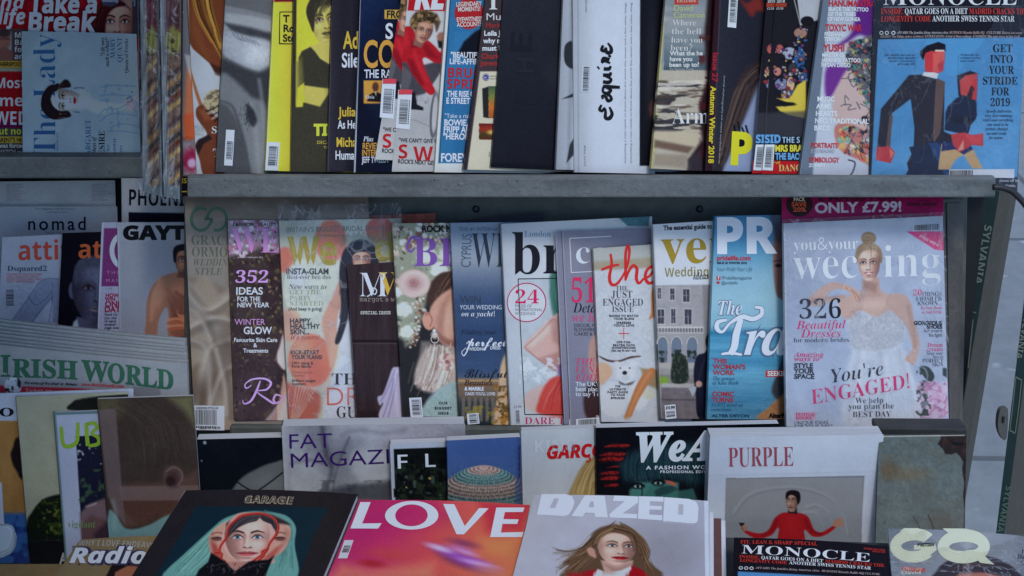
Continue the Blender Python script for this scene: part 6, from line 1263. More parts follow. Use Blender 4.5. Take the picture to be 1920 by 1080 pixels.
def p(s):
    s.c[:] = (150, 164, 186); s.grad(1470, 420, 1770, 800, [(142, 154, 176), (158, 172, 196), (166, 178, 200)]); s.noise(9, 60, 3); s.noise(5, 20, 8)
    s.poly([(1466, 418), (1770, 404), (1770, 424), (1470, 440)], (172, 180, 192), 6, .6); s.line([(1469, 419), (1476, 799)], 4, (176, 184, 196), 2, .7, False)
    wt = (196, 203, 214); t_ = 'masthead_lettering'
    s.T('you&your', 1487, 470, 22, 'sb', wt, w=120, off=-.014, rot=-1.5, part=t_); s.T('wec', 1487, 524, 60, 'sb', wt, w=119, off=-.007, rot=-1.3, part=t_); s.T('ing', 1655, 520, 60, 'sb', wt, w=108, off=-.007, rot=-1.3, part=t_)
    sk, shd = (178, 155, 147), (140, 114, 108)
    # dress
    s.poly([(1590, 596), (1612, 580), (1640, 592), (1668, 580), (1690, 588), (1696, 620), (1690, 660), (1716, 720), (1734, 800), (1590, 800), (1584, 720), (1594, 660)], (182, 192, 208), 7, .95, True); s.poly([(1592, 598), (1612, 584), (1642, 594), (1668, 582), (1692, 592), (1690, 640), (1650, 656), (1600, 652)], (166, 172, 184), 3, 1, True); s.noise(15, 3.5, 5, (1590, 584, 1694, 664)); s.blotch((190, 196, 208), .55, .15, 4, 9, pts=[(1592, 596), (1692, 590), (1690, 660), (1600, 660)], a=.5)
    for P in ([(1610, 660), (1600, 720), (1590, 790)], [(1650, 660), (1655, 730), (1650, 790)], [(1685, 660), (1705, 730), (1715, 790)]): s.line(P, 7, (166, 173, 188), 6, .6); s.line([(x + 9, y) for x, y in P], 5, (202, 208, 218), 5, .6)
    # shoulders, arms, neck
    s.poly([(1608, 548), (1620, 540), (1644, 540), (1660, 550), (1690, 552), (1704, 566), (1708, 590), (1690, 600), (1668, 582), (1642, 594), (1612, 582), (1590, 598), (1576, 590), (1572, 566), (1586, 556)], sk, 2.5, 1, True); s.ell(1640, 570, 30, 8, (198, 178, 168), .9, .6); s.poly([(1618, 520), (1646, 520), (1650, 556), (1612, 556)], (172, 146, 136), 3); s.poly([(1616, 526), (1644, 532), (1640, 548), (1618, 540)], shd, 5, .7)
    s.poly([(1690, 552), (1706, 566), (1714, 600), (1724, 640), (1722, 662), (1714, 684), (1706, 680), (1704, 664), (1710, 650), (1700, 616), (1690, 596)], sk, 2, 1, True); s.line([(1702, 575), (1712, 620), (1716, 650)], 5, shd, 4, .5); s.poly([(1698, 668), (1712, 664), (1716, 684), (1706, 680), (1696, 676)], (182, 156, 146), 2)
    s.poly([(1584, 556), (1556, 566), (1530, 574), (1512, 570), (1520, 554), (1540, 538), (1558, 529), (1580, 532), (1600, 540), (1610, 552), (1602, 554), (1590, 546), (1568, 542), (1552, 550), (1560, 558), (1580, 552)], sk, 2, 1, True); s.line([(1516, 566), (1545, 560), (1580, 556)], 4, shd, 4, .5)
    for i in range(4): s.line([(1580 + i * 5, 538 + i * 2), (1594 + i * 4, 548 + i * 2), (1602 + i * 3, 562 + i)], 3, ((196, 164, 148), (160, 124, 112))[i % 2], 1.2, .9)
    # head
    hr = (124, 110, 92)
    s.ell(1627, 447, 14, 12, hr, .15); s.poly([(1604, 494), (1602, 478), (1607, 463), (1620, 455), (1636, 456), (1649, 466), (1653, 482), (1650, 494), (1640, 478), (1616, 476)], hr, 2, 1, True)
    s.face(1628, 495, 31, skin=(194, 168, 159), rot=-3, yaw=-.05, lips=(160, 86, 88), hair=(104, 88, 72), wid=.66, smile=1, iris=(84, 96, 110), mouth_w=.3)
    s.poly([(1604, 492), (1604, 474), (1614, 462), (1630, 460), (1646, 468), (1652, 486), (1644, 474), (1630, 468), (1614, 474)], (136, 122, 102), 2, 1, True); s.strands([(1628, 456), (1610, 464), (1603, 484)], [(1630, 456), (1648, 464), (1653, 484)], 20, 1.2, [(160, 148, 126), (96, 84, 70), (176, 164, 142)], .8, 2, 4, hi=1); s.strands([(1616, 440), (1628, 436), (1640, 446)], [(1616, 454), (1628, 458), (1640, 452)], 16, 1.2, [(160, 148, 126), (92, 80, 66)], .8, 1.5, 8, hi=1)
    # flowers
    s.poly([(1722, 730), (1740, 716), (1768, 724), (1778, 760), (1772, 782), (1744, 782), (1730, 768)], (190, 162, 190), 4, 1, True); s.blotch((206, 184, 204), .5, .1, 9, 4, (1720, 716, 1778, 784), .8); s.blotch((160, 112, 146), .58, .08, 8, 14, (1720, 716, 1778, 784), .8)
    for P in ([(1730, 742), (1745, 730), (1765, 736)], [(1732, 760), (1750, 748), (1772, 756)], [(1742, 776), (1756, 764), (1774, 772)]): s.line(P, 1.6, (150, 104, 140), 1, .7)
    s.poly([(1724, 688), (1740, 688), (1752, 704), (1746, 716), (1732, 706)], (46, 58, 52), 1.5, 1, True); s.blotch((52, 64, 56), .52, .08, 7, 24, (1718, 694, 1746, 780), .9); s.line([(1718, 772), (1728, 778), (1734, 760)], 4, (44, 54, 50), 1.5, .9); s.poly([(1768, 690), (1776, 690), (1776, 708), (1768, 704)], (50, 60, 54), 2)
    # corner flash, lines
    s.poly([(1698, 434), (1769, 434), (1770, 470), (1752, 468)], (184, 60, 110), 1.2, .9); s.T('FREE MINI', 1722, 445, 5, 'g', (206, 170, 190), w=40, rot=26, off=.02)
    s.barcode([(1709, 421), (1764, 418), (1764, 432), (1709, 434)], 22, False, 6, .06, paper=(172, 180, 194), digits=False)
    pk, dk = (186, 44, 108), (36, 38, 48)
    s.T('326', 1499, 598, 36, 'sb', dk, w=77, off=-.01, rot=-1); s.T('Beautiful', 1493, 617, 15.5, 'sbi', pk, w=92, off=-.008, rot=-1); s.T('Dresses', 1501, 633, 15.5, 'sbi', pk, w=75, off=-.008, rot=-1); s.T('for modern brides', 1488, 642, 8.5, 'sb', (52, 54, 66), w=103, off=-.012, rot=-.6)
    s.T('Amazing', 1488, 669, 9, 'sbi', pk, w=56); s.T('ways to', 1489, 677, 9, 'sbi', pk, w=47); s.L(['STYLE', 'YOUR', 'SPACE'], 1489, 690, 8.6, 10, st='g', col=dk, off=.04, hx=1.05)
    s.T("You're", 1560, 718, 26, 'sbi', (40, 42, 52), w=98, off=-.012, rot=-9); s.T('ENGAGED!', 1522, 758, 27, 'sb', pk, w=185, off=-.008, rot=-9.5, sh=.1, part=t_)
    for t, x, y, w_ in (('We help', 1603, 756, 52), ('you plan the', 1590, 767, 85), ('BEST DAY', 1598, 782, 72), ('EVER', 1636, 795, 40)): s.T(t, x, y, 10.5, 'sb', (56, 58, 70), w=w_, off=-.012, rot=-1)
    s.poly([(1491, 774), (1530, 772), (1530, 786), (1491, 788)], (190, 140, 170), 1, .6); s.L(['FESTIVAL', 'MOONS:'], 1492, 780, 6, 6.8, st='sb', col=pk, hx=.85); s.L(['UNIQUE IDEAS', 'FOR YOUR FIRST'], 1489, 796, 6.5, 7.5, st='g', col=(70, 74, 90), rot=-1)
    s.T('20', 1710, 554, 11, 'sb', pk, off=-.012); k = dict(al='r')
    for t, y, h, st, c in (('THINGS', 555, 8, 'sb', (70, 72, 84)), ("I WISH I'D", 564, 8, 'sb', (70, 72, 84)), ('KNOWN...', 572.5, 8, 'sb', (70, 72, 84)), ('Secrets from', 580, 6.5, 'sbi', pk), ('a real bride', 588, 6.5, 'sbi', pk), ('GORGEOUS', 609, 6.8, 'g', dk), ('SHOES', 616, 6.8, 'g', dk), ('for every', 623, 6.5, 'g', (60, 62, 74)), ('budget', 631, 6.5, 'g', (60, 62, 74)), ('Dream', 650.5, 8, 'sb', pk), ('creams', 658.5, 8, 'sb', pk), ('Sleep your', 665, 6, 'sbi', (60, 62, 74)), ('way to', 671.5, 6, 'sbi', (60, 62, 74)), ('PERFECT', 679.5, 7, 'sb', (66, 68, 80)), ('SKIN', 687, 7, 'sb', (66, 68, 80))):
        s.T(t, 1765 + (y - 555) * .03, y, h, st, c, off=-.01 if st[0] == 's' else (.05 if c == dk else 0), hx=.85 if st[0] == 's' else 1, **k)
    s.T('IMMEDIATE', 1744, 792, 4, 'g', (30, 30, 38), off=.06); s.T('MEDIA', 1744, 796.5, 4, 'g', (30, 30, 38), off=.06)
magazine('large bagged silver wedding magazine with a smiling bride, arm raised', [(1469, 419), (1767, 405), (1780, 802), (1475, 800)], Plane(1.728, .03, 0, (1480, 420)), (150, 156, 172), (186, 196, 212), .005, p, GM, bump=curl(.002), film=dict(seed=9, grow=4, top=4, amp=.001))
# dark magazine edge seen above the row
magazine('dark magazine edge standing behind the row of bridal magazines', [(860, 414), (1018, 400), (1018, 640), (860, 640)], Plane(1.775, 0, 0), (44, 48, 58), (160, 170, 185), .006, lambda s: s.noise(8, 10, 3), GM, vis=1, visv=.1)
magazine('reddish magazine edge standing behind the flower crown cover', [(690, 404), (816, 400), (816, 640), (690, 640)], Plane(1.779, 0, 0), (128, 74, 62), (160, 170, 185), .005, lambda s: s.noise(14, 8, 3), GM, vis=1, visv=.1)
# loose film hanging over the tops of the first covers
# ---------------------------------------------------------------- the darker rack to the left
GL = 'weekly magazines in the upper side rack'
def p(s):
    s.c[:] = (126, 28, 32); w_ = (172, 178, 184); t_ = 'masthead_lettering'
    s.T("tha", -14, 16, 24, 'nbi', w_, w=60, part=t_); s.T('life', -4, 45, 28, 'nbi', w_, w=52, off=.01, part=t_)
    s.rect_(-40, 54, 60, 114, (70, 60, 60), 1); s.rect_(-10, 59, 22, 112, (112, 130, 138), 1); s.ell(8, 76, 12, 18, (122, 86, 78), .2); s.ell(8, 62, 12, 8, (58, 50, 48), .4); s.poly([(-10, 112), (-8, 92), (8, 88), (24, 96), (24, 112)], (104, 74, 70), 2); s.line([(-2, 73), (18, 73)], 2, (44, 34, 34), 1, .7)
    s.L(['My', 'Bar', 'for', 'an'], 27, 71, 10, 13.3, st='nb', col=w_); s.rect_(-40, 114, 60, 127, (150, 130, 56), 1); s.T('WETHERSPOONS', -20, 124, 7, 'g', (40, 30, 30), w=72, off=.03)
    s.rect_(-40, 127, 60, 134, (120, 130, 120), 1.5); s.T('Most', -8, 165, 19, 'nb', w_, w=56); s.T('me', -2, 199, 21, 'nb', w_); s.T('WED', -10, 234, 25, 'nb', w_, w=62); s.rect_(-40, 228, 60, 242, (72, 28, 72), 2, .8)
    s.rect_(-40, 240, 60, 300, (60, 64, 66), 1); s.T('But no', -12, 252, 12, 'nb', (190, 172, 60), w=52); s.rect_(-40, 256, 60, 268, (160, 142, 62), 1); s.T("PARENT'S NIGHT", -8, 266, 7.5, 'g', (40, 34, 30), w=66, off=.03); s.T('was forced', -2, 277, 8, 'g', (150, 158, 160), w=48, off=.03); s.T('WATCH my', -6, 289, 8, 'g', (150, 158, 160), w=50, off=.03)
magazine('red gossip weekly with yellow strips, standing behind the pale blue cover', [(-40, -50), (180, -50), (180, 296), (-40, 296)], Plane(1.868, 0, 0), (126, 28, 32), (150, 162, 176), .003, p, GL, vis=.45)
def p(s):
    s.c[:] = (136, 26, 34); s.noise(6, 40, 3); w_ = (178, 184, 192); t_ = 'masthead_lettering'
    hr = (58, 26, 28); s.poly([(168, 70), (178, 30), (192, -2), (214, -14), (240, -6), (250, 20), (252, 70)], hr, 3, 1, True)
    s.face(222, 44, 46, skin=(166, 130, 120), hair=(52, 26, 26), wid=.62, yaw=-.04, lips=(140, 50, 56)); s.poly([(186, 62), (190, 20), (210, 2), (232, 4), (246, 20), (234, 12), (214, 16), (200, 34), (196, 66)], hr, 2, 1, True); s.strands([(222, 0), (196, 24), (184, 66)], [(230, -6), (186, 10), (172, 66)], 26, 1.4, [(90, 46, 42), (40, 18, 22)], .8, 2, 3, hi=1)
    s.rect_(248, -60, 300, 70, (60, 56, 66), 2); s.T('£1', 234, 12, 14, 'nb', (96, 128, 140)); s.ell(207, -3, 18, 15, (62, 66, 88), .05); s.T('wedding', 192, 4, 5, 'nbi', w_, w=30)
    for z, c, o in ((0, (92, 20, 26), .06), (3, w_, .015)): s.T('Take a', 55, 24, 32, 'nb', c, w=126, sh=.08, off=o, part=t_, z=z); s.T('Break', 53, 60, 36, 'nb', c, w=126, sh=.08, off=o, part=t_, z=z)
magazine('red weekly with white slanted title and an auburn haired woman, above the pale cover', [(48, -50), (258, -50), (262, 290), (54, 290)], Plane(1.862, 0, 0), (136, 26, 34), (154, 166, 180), .003, p, GL, visv=.4)
def p(s):
    s.grad(40, 60, 260, 290, [(116, 140, 162), (128, 152, 178), (118, 144, 172)]); s.noise(5, 50, 3); t_ = 'masthead_lettering'
    for P in ([(50, 120), (90, 66)], [(46, 200), (130, 100)], [(60, 270), (110, 240)]): s.line(P, 10, (140, 164, 186), 8, .4)
    # sketched dress
    lb = (76, 120, 164)
    s.poly([(150, 170), (168, 176), (178, 186), (230, 196), (238, 182), (240, 200), (190, 214), (160, 204), (150, 206)], (150, 168, 182), 4, .8, True); s.poly([(234, 188), (254, 180), (256, 206), (238, 208)], (172, 150, 170), 4, .8)
    for P in ([(190, 164), (210, 160), (256, 162)], [(188, 180), (210, 178), (250, 180)], [(186, 218), (196, 206), (220, 204), (236, 196), (240, 186)], [(188, 228), (210, 214), (258, 216)], [(206, 240), (230, 232), (260, 238)], [(204, 246), (230, 246), (258, 250)], [(200, 160), (196, 178)], [(220, 204), (222, 240)]): s.line(P, 1.6, lb, .8, .8)
    s.line([(236, 186), (244, 182), (248, 188), (240, 192)], 1.4, (40, 50, 70), .7); s.ell(247, 172, 1.4, 1.4, (30, 36, 48), .3); s.blotch((84, 128, 172), .6, .08, 7, 5, (186, 158, 258, 246), .6)
    s.poly([(140, 178), (160, 182), (180, 190), (160, 204), (140, 204)], (150, 170, 188), 3)
    s.face(122, 189, 32, skin=(164, 180, 196), rot=-90, hair=(40, 32, 34), wid=.66, lips=(150, 30, 56), iris=(34, 30, 36), tone=.6, mouth_w=.2)
    s.poly([(82, 176), (78, 192), (80, 206), (92, 220), (106, 224), (122, 222), (134, 218), (128, 208), (112, 208), (100, 198), (96, 184), (104, 170), (120, 166), (134, 163), (130, 152), (122, 150), (110, 160), (94, 162)], (38, 32, 36), 1.4, 1, True)
    s.strands([(84, 184), (92, 164), (118, 158)], [(92, 190), (100, 172), (128, 162)], 14, 1.4, [(120, 96, 78), (70, 54, 48)], .8, 2, 3, hi=1); s.strands([(84, 200), (98, 216), (126, 218)], [(92, 198), (104, 208), (130, 214)], 14, 1.4, [(120, 96, 78), (24, 22, 26)], .8, 2, 5, hi=1)
    for hp in ([(82, 176), (78, 192), (80, 206), (92, 220), (106, 224), (106, 210), (98, 198), (96, 184), (104, 170), (106, 160), (94, 162)], [(105, 160), (112, 157), (110, 168), (104, 172)], [(104, 208), (112, 210), (110, 222), (104, 223)]): s.shape(hp, (36, 30, 34), 'cover_lettering', 6, True)
    for P in ([(140, 166), (150, 165), (158, 166)], [(140, 210), (150, 211)]): s.line(P, 1.6, (60, 70, 92), .8)
    s.dim(.97, 1, 1); bl = (44, 84, 134)
    s.T('The Lady', 105, 291, 42, 'sb', bl, w=226, rot=-90, off=-.008, part=t_, hx=1); 
    k = dict(rot=-90); s.T('"Life was', 197, 106, 6.5, 'si', (24, 26, 36), w=34, off=.01, **k); s.T('such a whizz!"', 205.5, 126, 6.5, 'si', (24, 26, 36), w=55, off=.01, **k); s.T('MARY', 217, 110, 9, 'sb', bl, w=38, off=-.004, **k); s.T('QUANT', 230, 117, 9, 'sb', bl, w=46, off=-.004, **k); s.T('Queen of Frocks', 241, 137, 7, 'sb', (30, 34, 46), w=64, off=-.007, **k)
    s.T('ARGARET', 171, 291, 10, 'sb', bl, w=66, off=-.004, **k); s.T('chess of', 181, 289, 8.5, 'sbi', (26, 28, 38), w=33, **k); s.T('ESIRE', 197, 291, 11, 'sb', (18, 20, 28), w=45, **k); s.T('l her', 206, 289, 7, 'sb', bl, w=18, off=-.006, **k); s.T('nown', 218, 291, 7, 'sb', bl, w=31, off=-.006, **k); s.T('ters', 230, 289, 7, 'sb', bl, w=16, off=-.006, **k); s.T('14 FEBRUARY 2019', 110, 289, 3, 'g', (50, 80, 120), w=40, **k)
magazine('pale blue cover lying sideways with a sketched woman and blue serif title', [(41, 59), (256, 64), (263, 294), (42, 293)], Plane(1.852, 0, 0), (122, 146, 170), (140, 158, 182), .003, p, GL, bump=curl(.002))
# hanging bagged comics, seen nearly edge on
def bag(x0, x1, top_c, sd):
    def p(s):
        s.c[:] = (112, 124, 134); s.noise(10, 20, sd)
        q = lambda t, y: x0[0] + (x0[1] - x0[0]) * (y + 50) / 420 + t * (x1[0] - x0[0])
        L = lambda y: q(.28, y); Rr = lambda y: q(.92, y)
        s.poly([(L(-60), -60), (Rr(-60), -60), (Rr(350), 350), (L(350), 350)], (100, 88, 78), 2)
        s.poly([(L(-60), -60), (Rr(-60), -60), (Rr(60), 60), (L(60), 60)], top_c, 3); s.noise(16, 9, sd + 2, (L(0) - 2, -60, Rr(0) + 6, 110))
        s.ell(q(.6, 75), 76, (Rr(75) - L(75)) * .5, 27, (120, 126, 62), .2, .85); s.blotch((40, 44, 36), .6, .06, 6, sd + 4, (L(60), 50, Rr(60), 104), .8)
        for i in range(17):
            y = 112 + i * 15; c = ((150, 124, 72), (62, 44, 44), (116, 96, 84), (172, 150, 96), (90, 46, 34), (50, 50, 50))[(i * 5 + sd) % 6]
            s.poly([(L(y), y + 16), (Rr(y), y - 6), (Rr(y), y + 3), (L(y), y + 27)], c, 1.2, .7)
        s.noise(22, 5, sd + 6, (L(100) - 2, 106, Rr(350) + 3, 350))
        for i in range(5): s.line([(q(.1 + .05 * i, 0), -40), (q(.14 + .04 * i, 150), 150), (q(.08 + .06 * i, 350), 355)], 1.5, ((150, 162, 172), (90, 100, 110))[i % 2], 1.2, .7)
        s.line([(q(.96, 0), -50), (q(.96, 350), 352)], 3, (60, 70, 72), 1.5, .7)
        s.poly([(q(.0, 350), 346), (q(1, 350), 350), (q(1, 380), 380), (q(0, 380), 380)], (96, 112, 120), 3, .9)
    return p
magazine('bagged comic hanging nearly edge on next to the pale blue cover', [(262, -50), (296, -50), (304, 368), (268, 360)], Plane(1.63, -.5, .02, (280, 200)), (84, 96, 106), (150, 160, 172), .004, bag((262, 268), (296, 304), (92, 50, 62), 3), 'bagged comics hanging at the shelf end', name='bagged_comic', cat='comic', pages='interior', film=dict(seed=2, grow=6, amp=.003))
magazine('wider bagged comic hanging between its twin and the shelf lip', [(296, -50), (340, -50), (337, 374), (304, 368)], Plane(1.62, -.4, .02, (320, 200)), (84, 96, 106), (150, 160, 172), .004, bag((296, 304), (340, 337), (84, 56, 60), 8), 'bagged comics hanging at the shelf end', name='bagged_comic', cat='comic', pages='interior', film=dict(seed=4, grow=6, amp=.003))
def p(s):
    s.c[:] = (24, 25, 28); s.T('TIS', 335, 343, 9, 'nb', (150, 140, 40), w=15, part='card_lettering'); s.shape([(333, 358), (352, 358), (352, 360), (333, 360)], (150, 140, 40), 'card_lettering')
magazine('small black card with yellow letters under the end of the shelf lip', [(332, 330), (352, 330), (353, 369), (332, 367)], Plane(1.668, 0, VERT, (340, 350)), (24, 25, 28), (150, 160, 172), .001, p, None, name='price_card', cat='card')
# ---- below: the gay press and fashion titles
GS = 'magazines in the lower side rack'
def p(s):
    s.c[:] = (96, 108, 114); s.noise(4, 40, 3)
    for x, al in ((12, 'l'), (172, 'l')):
        for i in range(8): s.T(('uniquely nimble', 'the next paper', 'fashion and art', 'distributed by', 'international and', 'published in', 'twice yearly', 'ISSN 2050')[i], x, 347 + i * 4.2, 2.6, 'g', (74, 70, 80), w=(30, 34, 26, 32, 36, 28, 24, 30)[i])
magazine('plain grey back of a large paper with tiny print, tallest in the side rack', [(-60, 341), (215, 338), (222, 620), (-60, 620)], Plane(1.885, 0, 0), (96, 108, 114), (112, 126, 136), .004, p, GS, m='matte', visv=.2)
def p(s):
    s.c[:] = (90, 104, 116); s.noise(3, 50, 3); s.T('nomad', 53, 431, 24, 'g', (16, 20, 30), w=108, sp=1.28, off=.012, part='masthead_lettering'); s.T('The Magazine of Modern Living', 66, 393, 3, 'g', (50, 60, 72), w=74); s.T('Contemporary Culture', 88, 399, 3, 'g', (50, 60, 72), w=40); s.T('PRESS THE', 86, 437.5, 3, 'g', (50, 60, 72), w=30, sp=1.3)
magazine('pale grey magazine with a thin widely spaced dark title', [(-60, 387), (219, 387), (224, 640), (-60, 640)], Plane(1.87, 0, 0), (90, 104, 116), (110, 125, 138), .004, p, GS, visv=.45)
def p(s):
    s.c[:] = (108, 117, 124); s.T('PHOENIX', 242, 385, 30, 'nb', (16, 18, 22), w=122, rot=.8, part='masthead_lettering'); s.poly([(241, 398), (370, 400), (370, 440), (241, 417)], (14, 17, 26), 1)
magazine('grey satirical magazine with a heavy black condensed title, mostly covered', [(228, 334), (380, 336), (380, 640), (232, 640)], Plane(1.84, 0, 0), (108, 117, 124), (116, 128, 138), .004, p, GS, visv=.35)
def p(s):
    s.c[:] = (106, 118, 138); s.noise(3, 40, 3); og = (120, 56, 46)
    s.T('attit', 35, 488, 36, 'nb', og, w=96, part='masthead_lettering', rot=-1); s.T('Dsquared2', 14, 508, 9.5, 'sb', (34, 44, 62), w=74)
    for i in range(4): s.T(('FASHION FROM THE BOYS', 'ON CARNIVAL, MASCULINITY', 'NUDE FOODS AND WHY', 'MOST A DETERMINED'), ) if False else s.T(('FASHION FROM DAN', 'ON CARNIVAL STRUT', 'NUDE FOODS AND WHY', 'MOST DETERMINED')[i], 13, 516 + i * 4.6, 3.6, 'g', (132, 56, 50), w=(66, 60, 66, 52)[i])
    s.poly([(20, 606), (46, 568), (70, 536), (80, 524), (112, 522), (112, 606)], (86, 98, 122), 3, .9); s.poly([(62, 604), (84, 575), (100, 560), (98, 604)], (112, 126, 150), 2, .9); s.noise(8, 4, 7, (20, 522, 112, 606))
    for P in ([(22, 602), (48, 566), (78, 526), (110, 523)], [(54, 556), (66, 572), (84, 562), (98, 546)], [(60, 604), (84, 572), (98, 560), (92, 604)], [(98, 530), (98, 570)]): s.line(P, 1.2, (52, 62, 84), .8, .8)
    s.barcode([(10, 541), (28, 541), (28, 576), (10, 576)], 14, True, 4, .06, paper=(106, 118, 138), digits=False); s.shape([(10, 541), (14, 541), (14, 577), (10, 576)], (30, 32, 40))
magazine('white magazine with orange title and a pencil drawn arm', [(4, 445), (220, 434), (216, 640), (-4, 640)], Plane(1.80, .06, 0, (4, 500)), (106, 118, 138), (116, 130, 148), .004, p, GS, vis=.56)
def p(s):
    s.c[:] = (14, 16, 22); sk = (56, 64, 84)
    s.ell(136, 545, 7, 16, sk, .15); s.poly([(128, 640), (138, 604), (146, 596), (186, 612), (200, 640)], (120, 136, 152), 3); s.poly([(144, 594), (150, 624), (180, 640), (200, 640), (200, 600)], sk, 3)
    s.face(178, 545, 58, skin=sk, rot=3, yaw=.1, hair=(60, 66, 80), wid=.74, lips=(88, 84, 100), iris=(30, 34, 44), light=1, tone=.15); s.poly([(186, 560), (240, 520), (240, 640), (170, 610)], (34, 38, 50), 14, .7); s.poly([(140, 530), (142, 500), (158, 484), (190, 478), (220, 484), (220, 506), (180, 500), (156, 506), (146, 530)], (48, 54, 68), 4, 1, True); s.noise(6, 3, 4, (136, 480, 200, 520))
    s.T('att', 148, 484, 34, 'nb', (126, 66, 40), w=64, part='masthead_lettering')
magazine('black magazine with orange letters and a grey haired mans face', [(118, 437), (330, 430), (326, 640), (108, 640)], Plane(1.80, .06, 0, (118, 500)), (14, 16, 22), (116, 130, 148), .004, p, GS, vis=.4, bump=curl(.001))
def p(s):
    s.c[:] = (112, 122, 146); pu = (80, 44, 86); s.poly([(195, 428), (420, 424), (416, 536), (190, 537)], pu, 1); s.line([(192, 418), (184, 612)], 4, (126, 136, 160), 1, .8, False); s.ring(236, 470, 26, 32, 9, (150, 158, 176), part='masthead_lettering')
    s.T('THE', 200, 514, 6, 'g', (126, 90, 130), w=24, sp=1.5); s.T('MAN', 199, 529, 6, 'g', (126, 90, 130), w=26, sp=1.5); s.T('LIFE', 199, 543, 3, 'g', (60, 60, 80), sp=1.5)
    rd = (104, 30, 60); k = dict(st='g', off=.04); s.T('HOW', 198, 557, 6.5, col=rd, **k); s.T('WIN', 197, 564, 6.5, col=rd, **k); s.T('ONE', 197, 575, 10, col=rd, **k); s.T('DATE', 196, 585, 10, col=rd, **k); s.L(['Send Us', 'you can', 'of send', 'awake!!', 'page one'], 196, 592, 5, 6.2, st='g', col=(44, 48, 60), off=.02)
magazine('white and purple magazine, a narrow strip with red capitals', [(191, 417), (380, 416), (376, 640), (182, 640)], Plane(1.80, .06, 0, (190, 500)), (112, 122, 146), (120, 134, 152), .004, p, GS, vis=.25)
def p(s):
    s.grad(220, 420, 360, 640, [(104, 115, 134), (98, 108, 126)]); s.line([(221, 418), (226, 640)], 3, (118, 130, 150), 1, .7, False); s.rect_(226, 452, 400, 700, (96, 106, 124), 2, .6)
    s.T('GAYTIMES', 231, 449, 25, 'nb', (10, 11, 15), w=226, off=.025, part='masthead_lettering', hx=1.1)
    sk, sd = (103, 80, 70), (64, 44, 40)
    s.poly([(324, 512), (300, 522), (284, 540), (276, 566), (274, 600), (272, 640), (292, 640), (298, 600), (312, 576), (318, 600), (322, 640), (400, 640), (400, 520), (360, 508)], sk, 2, 1, True); s.poly([(310, 540), (322, 560), (318, 620), (330, 640), (400, 640), (400, 560), (350, 556)], (84, 60, 52), 6, .85); s.poly([(316, 560), (330, 590), (400, 580), (400, 600), (330, 606)], sd, 6, .6); s.ell(296, 556, 10, 26, (134, 104, 90), .9, .7, 15); s.ell(336, 545, 20, 10, (122, 92, 80), .9, .6); s.line([(330, 548), (352, 560), (380, 556)], 4, (70, 48, 44), 3, .7); s.line([(340, 575), (342, 620)], 3, (74, 50, 46), 3, .6); s.line([(300, 525), (288, 556), (284, 600)], 4, (138, 108, 94), 4, .6)
    s.face(348, 490, 29, skin=sk, hair=(22, 18, 20), wid=.66, yaw=.05, lips=(96, 56, 52), light=-1); s.poly([(326, 488), (326, 466), (340, 458), (370, 460), (374, 480), (350, 470), (334, 474), (330, 492)], (18, 16, 18), 1.5, 1, True); s.poly([(336, 508), (364, 512), (366, 524), (332, 520)], sd, 3, .8)
    for i in range(4): s.line([(352, 606 + i * 3), (334, 598 + i * 6), (316, 600 + i * 6)], 5, ((138, 94, 76), (112, 70, 56))[i % 2], 1.5, .95)
    s.poly([(340, 590), (332, 582), (336, 596), (352, 606), (400, 612), (400, 590)], (130, 86, 68), 2, 1, True); s.rect_(322, 632, 420, 650, (22, 20, 26), 2)
magazine('pale magazine with a bare chested young man and heavy black title', [(220, 418), (440, 416), (436, 645), (225, 645)], Plane(1.80, .06, 0, (220, 500)), (104, 115, 134), (118, 131, 150), .004, p, GS, vis=.66, bump=curl(.001))
# ---- a standing pile of newspapers
GN = 'folded newspapers stacked upright'
def news(front):
    def p(s):
        s.c[:] = (97, 108, 108); s.noise(4, 60, 3); s.noise(3, 5, 9)
        if not front: return
        g = (38, 74, 56); t_ = 'masthead_lettering'; a = lambda x0: (lambda X: -((np.clip(X + x0, 0, 400) / 322) ** 2.3) * 24)
        k = dict(st='sb', col=g, off=.012, part=t_); s.T('I', 2, 705, 39, w=19, **k); s.T('RISH', 24, 706, 33, w=123, arc=a(24), **k); s.T('W', 154, 707, 37, w=52, arc=a(154), **k); s.T('ORLD', 203, 707, 35, w=122, arc=a(203), **k); s.T('the', 5, 702, 5, 'sb', (120, 132, 124), z=4)
        s.T('the voice of the Irish in Britain', 47, 719, 5, 'sbi', (30, 34, 38), w=100, rot=2, off=.015); s.T('www.theirishworld.com', 155, 722, 6, 'sbi', (120, 40, 40), w=78, rot=3, off=.01)
        s.poly([(-20, 722), (44, 724), (150, 727), (250, 735), (250, 800), (-20, 800)], (110, 34, 44), 1.5); s.T('Ticket to', 48, 734, 6, 'g', (150, 120, 120), w=50)
        s.ell(25, 724, 16, 17, (150, 158, 158), .08); s.blotch((30, 36, 36), .48, .08, 10, 14, (10, 708, 40, 742), 1)
        s.rect_(250, 724, 300, 760, (70, 76, 78), 3, .6)
    return p
for i in range(8):
    t = i / 7; pl = Plane(1.625 + .0075 * i, 0, -.18, (170, 700))
    q = [(-60, 640 - 48 * t), (349 - 3 * t + (i % 2) * 1.5, 682 - 47 * t + (i % 3)), (355 - 3 * t, 800), (-60, 800)]
    magazine('front folded newspaper with a green slab serif title' if i == 0 else 'plain folded newspaper edge in the upright pile behind the green titled one', q, pl, (112, 124, 120), (128, 142, 146), .0062, news(i == 0), GN, m='matte', pages='newsprint', name='folded_newspaper', cat='newspaper', visv=1 if i == 0 else .12, bump=lambda u, v: .004 * np.sin(u * 3) - .003 * u, inset=.001)
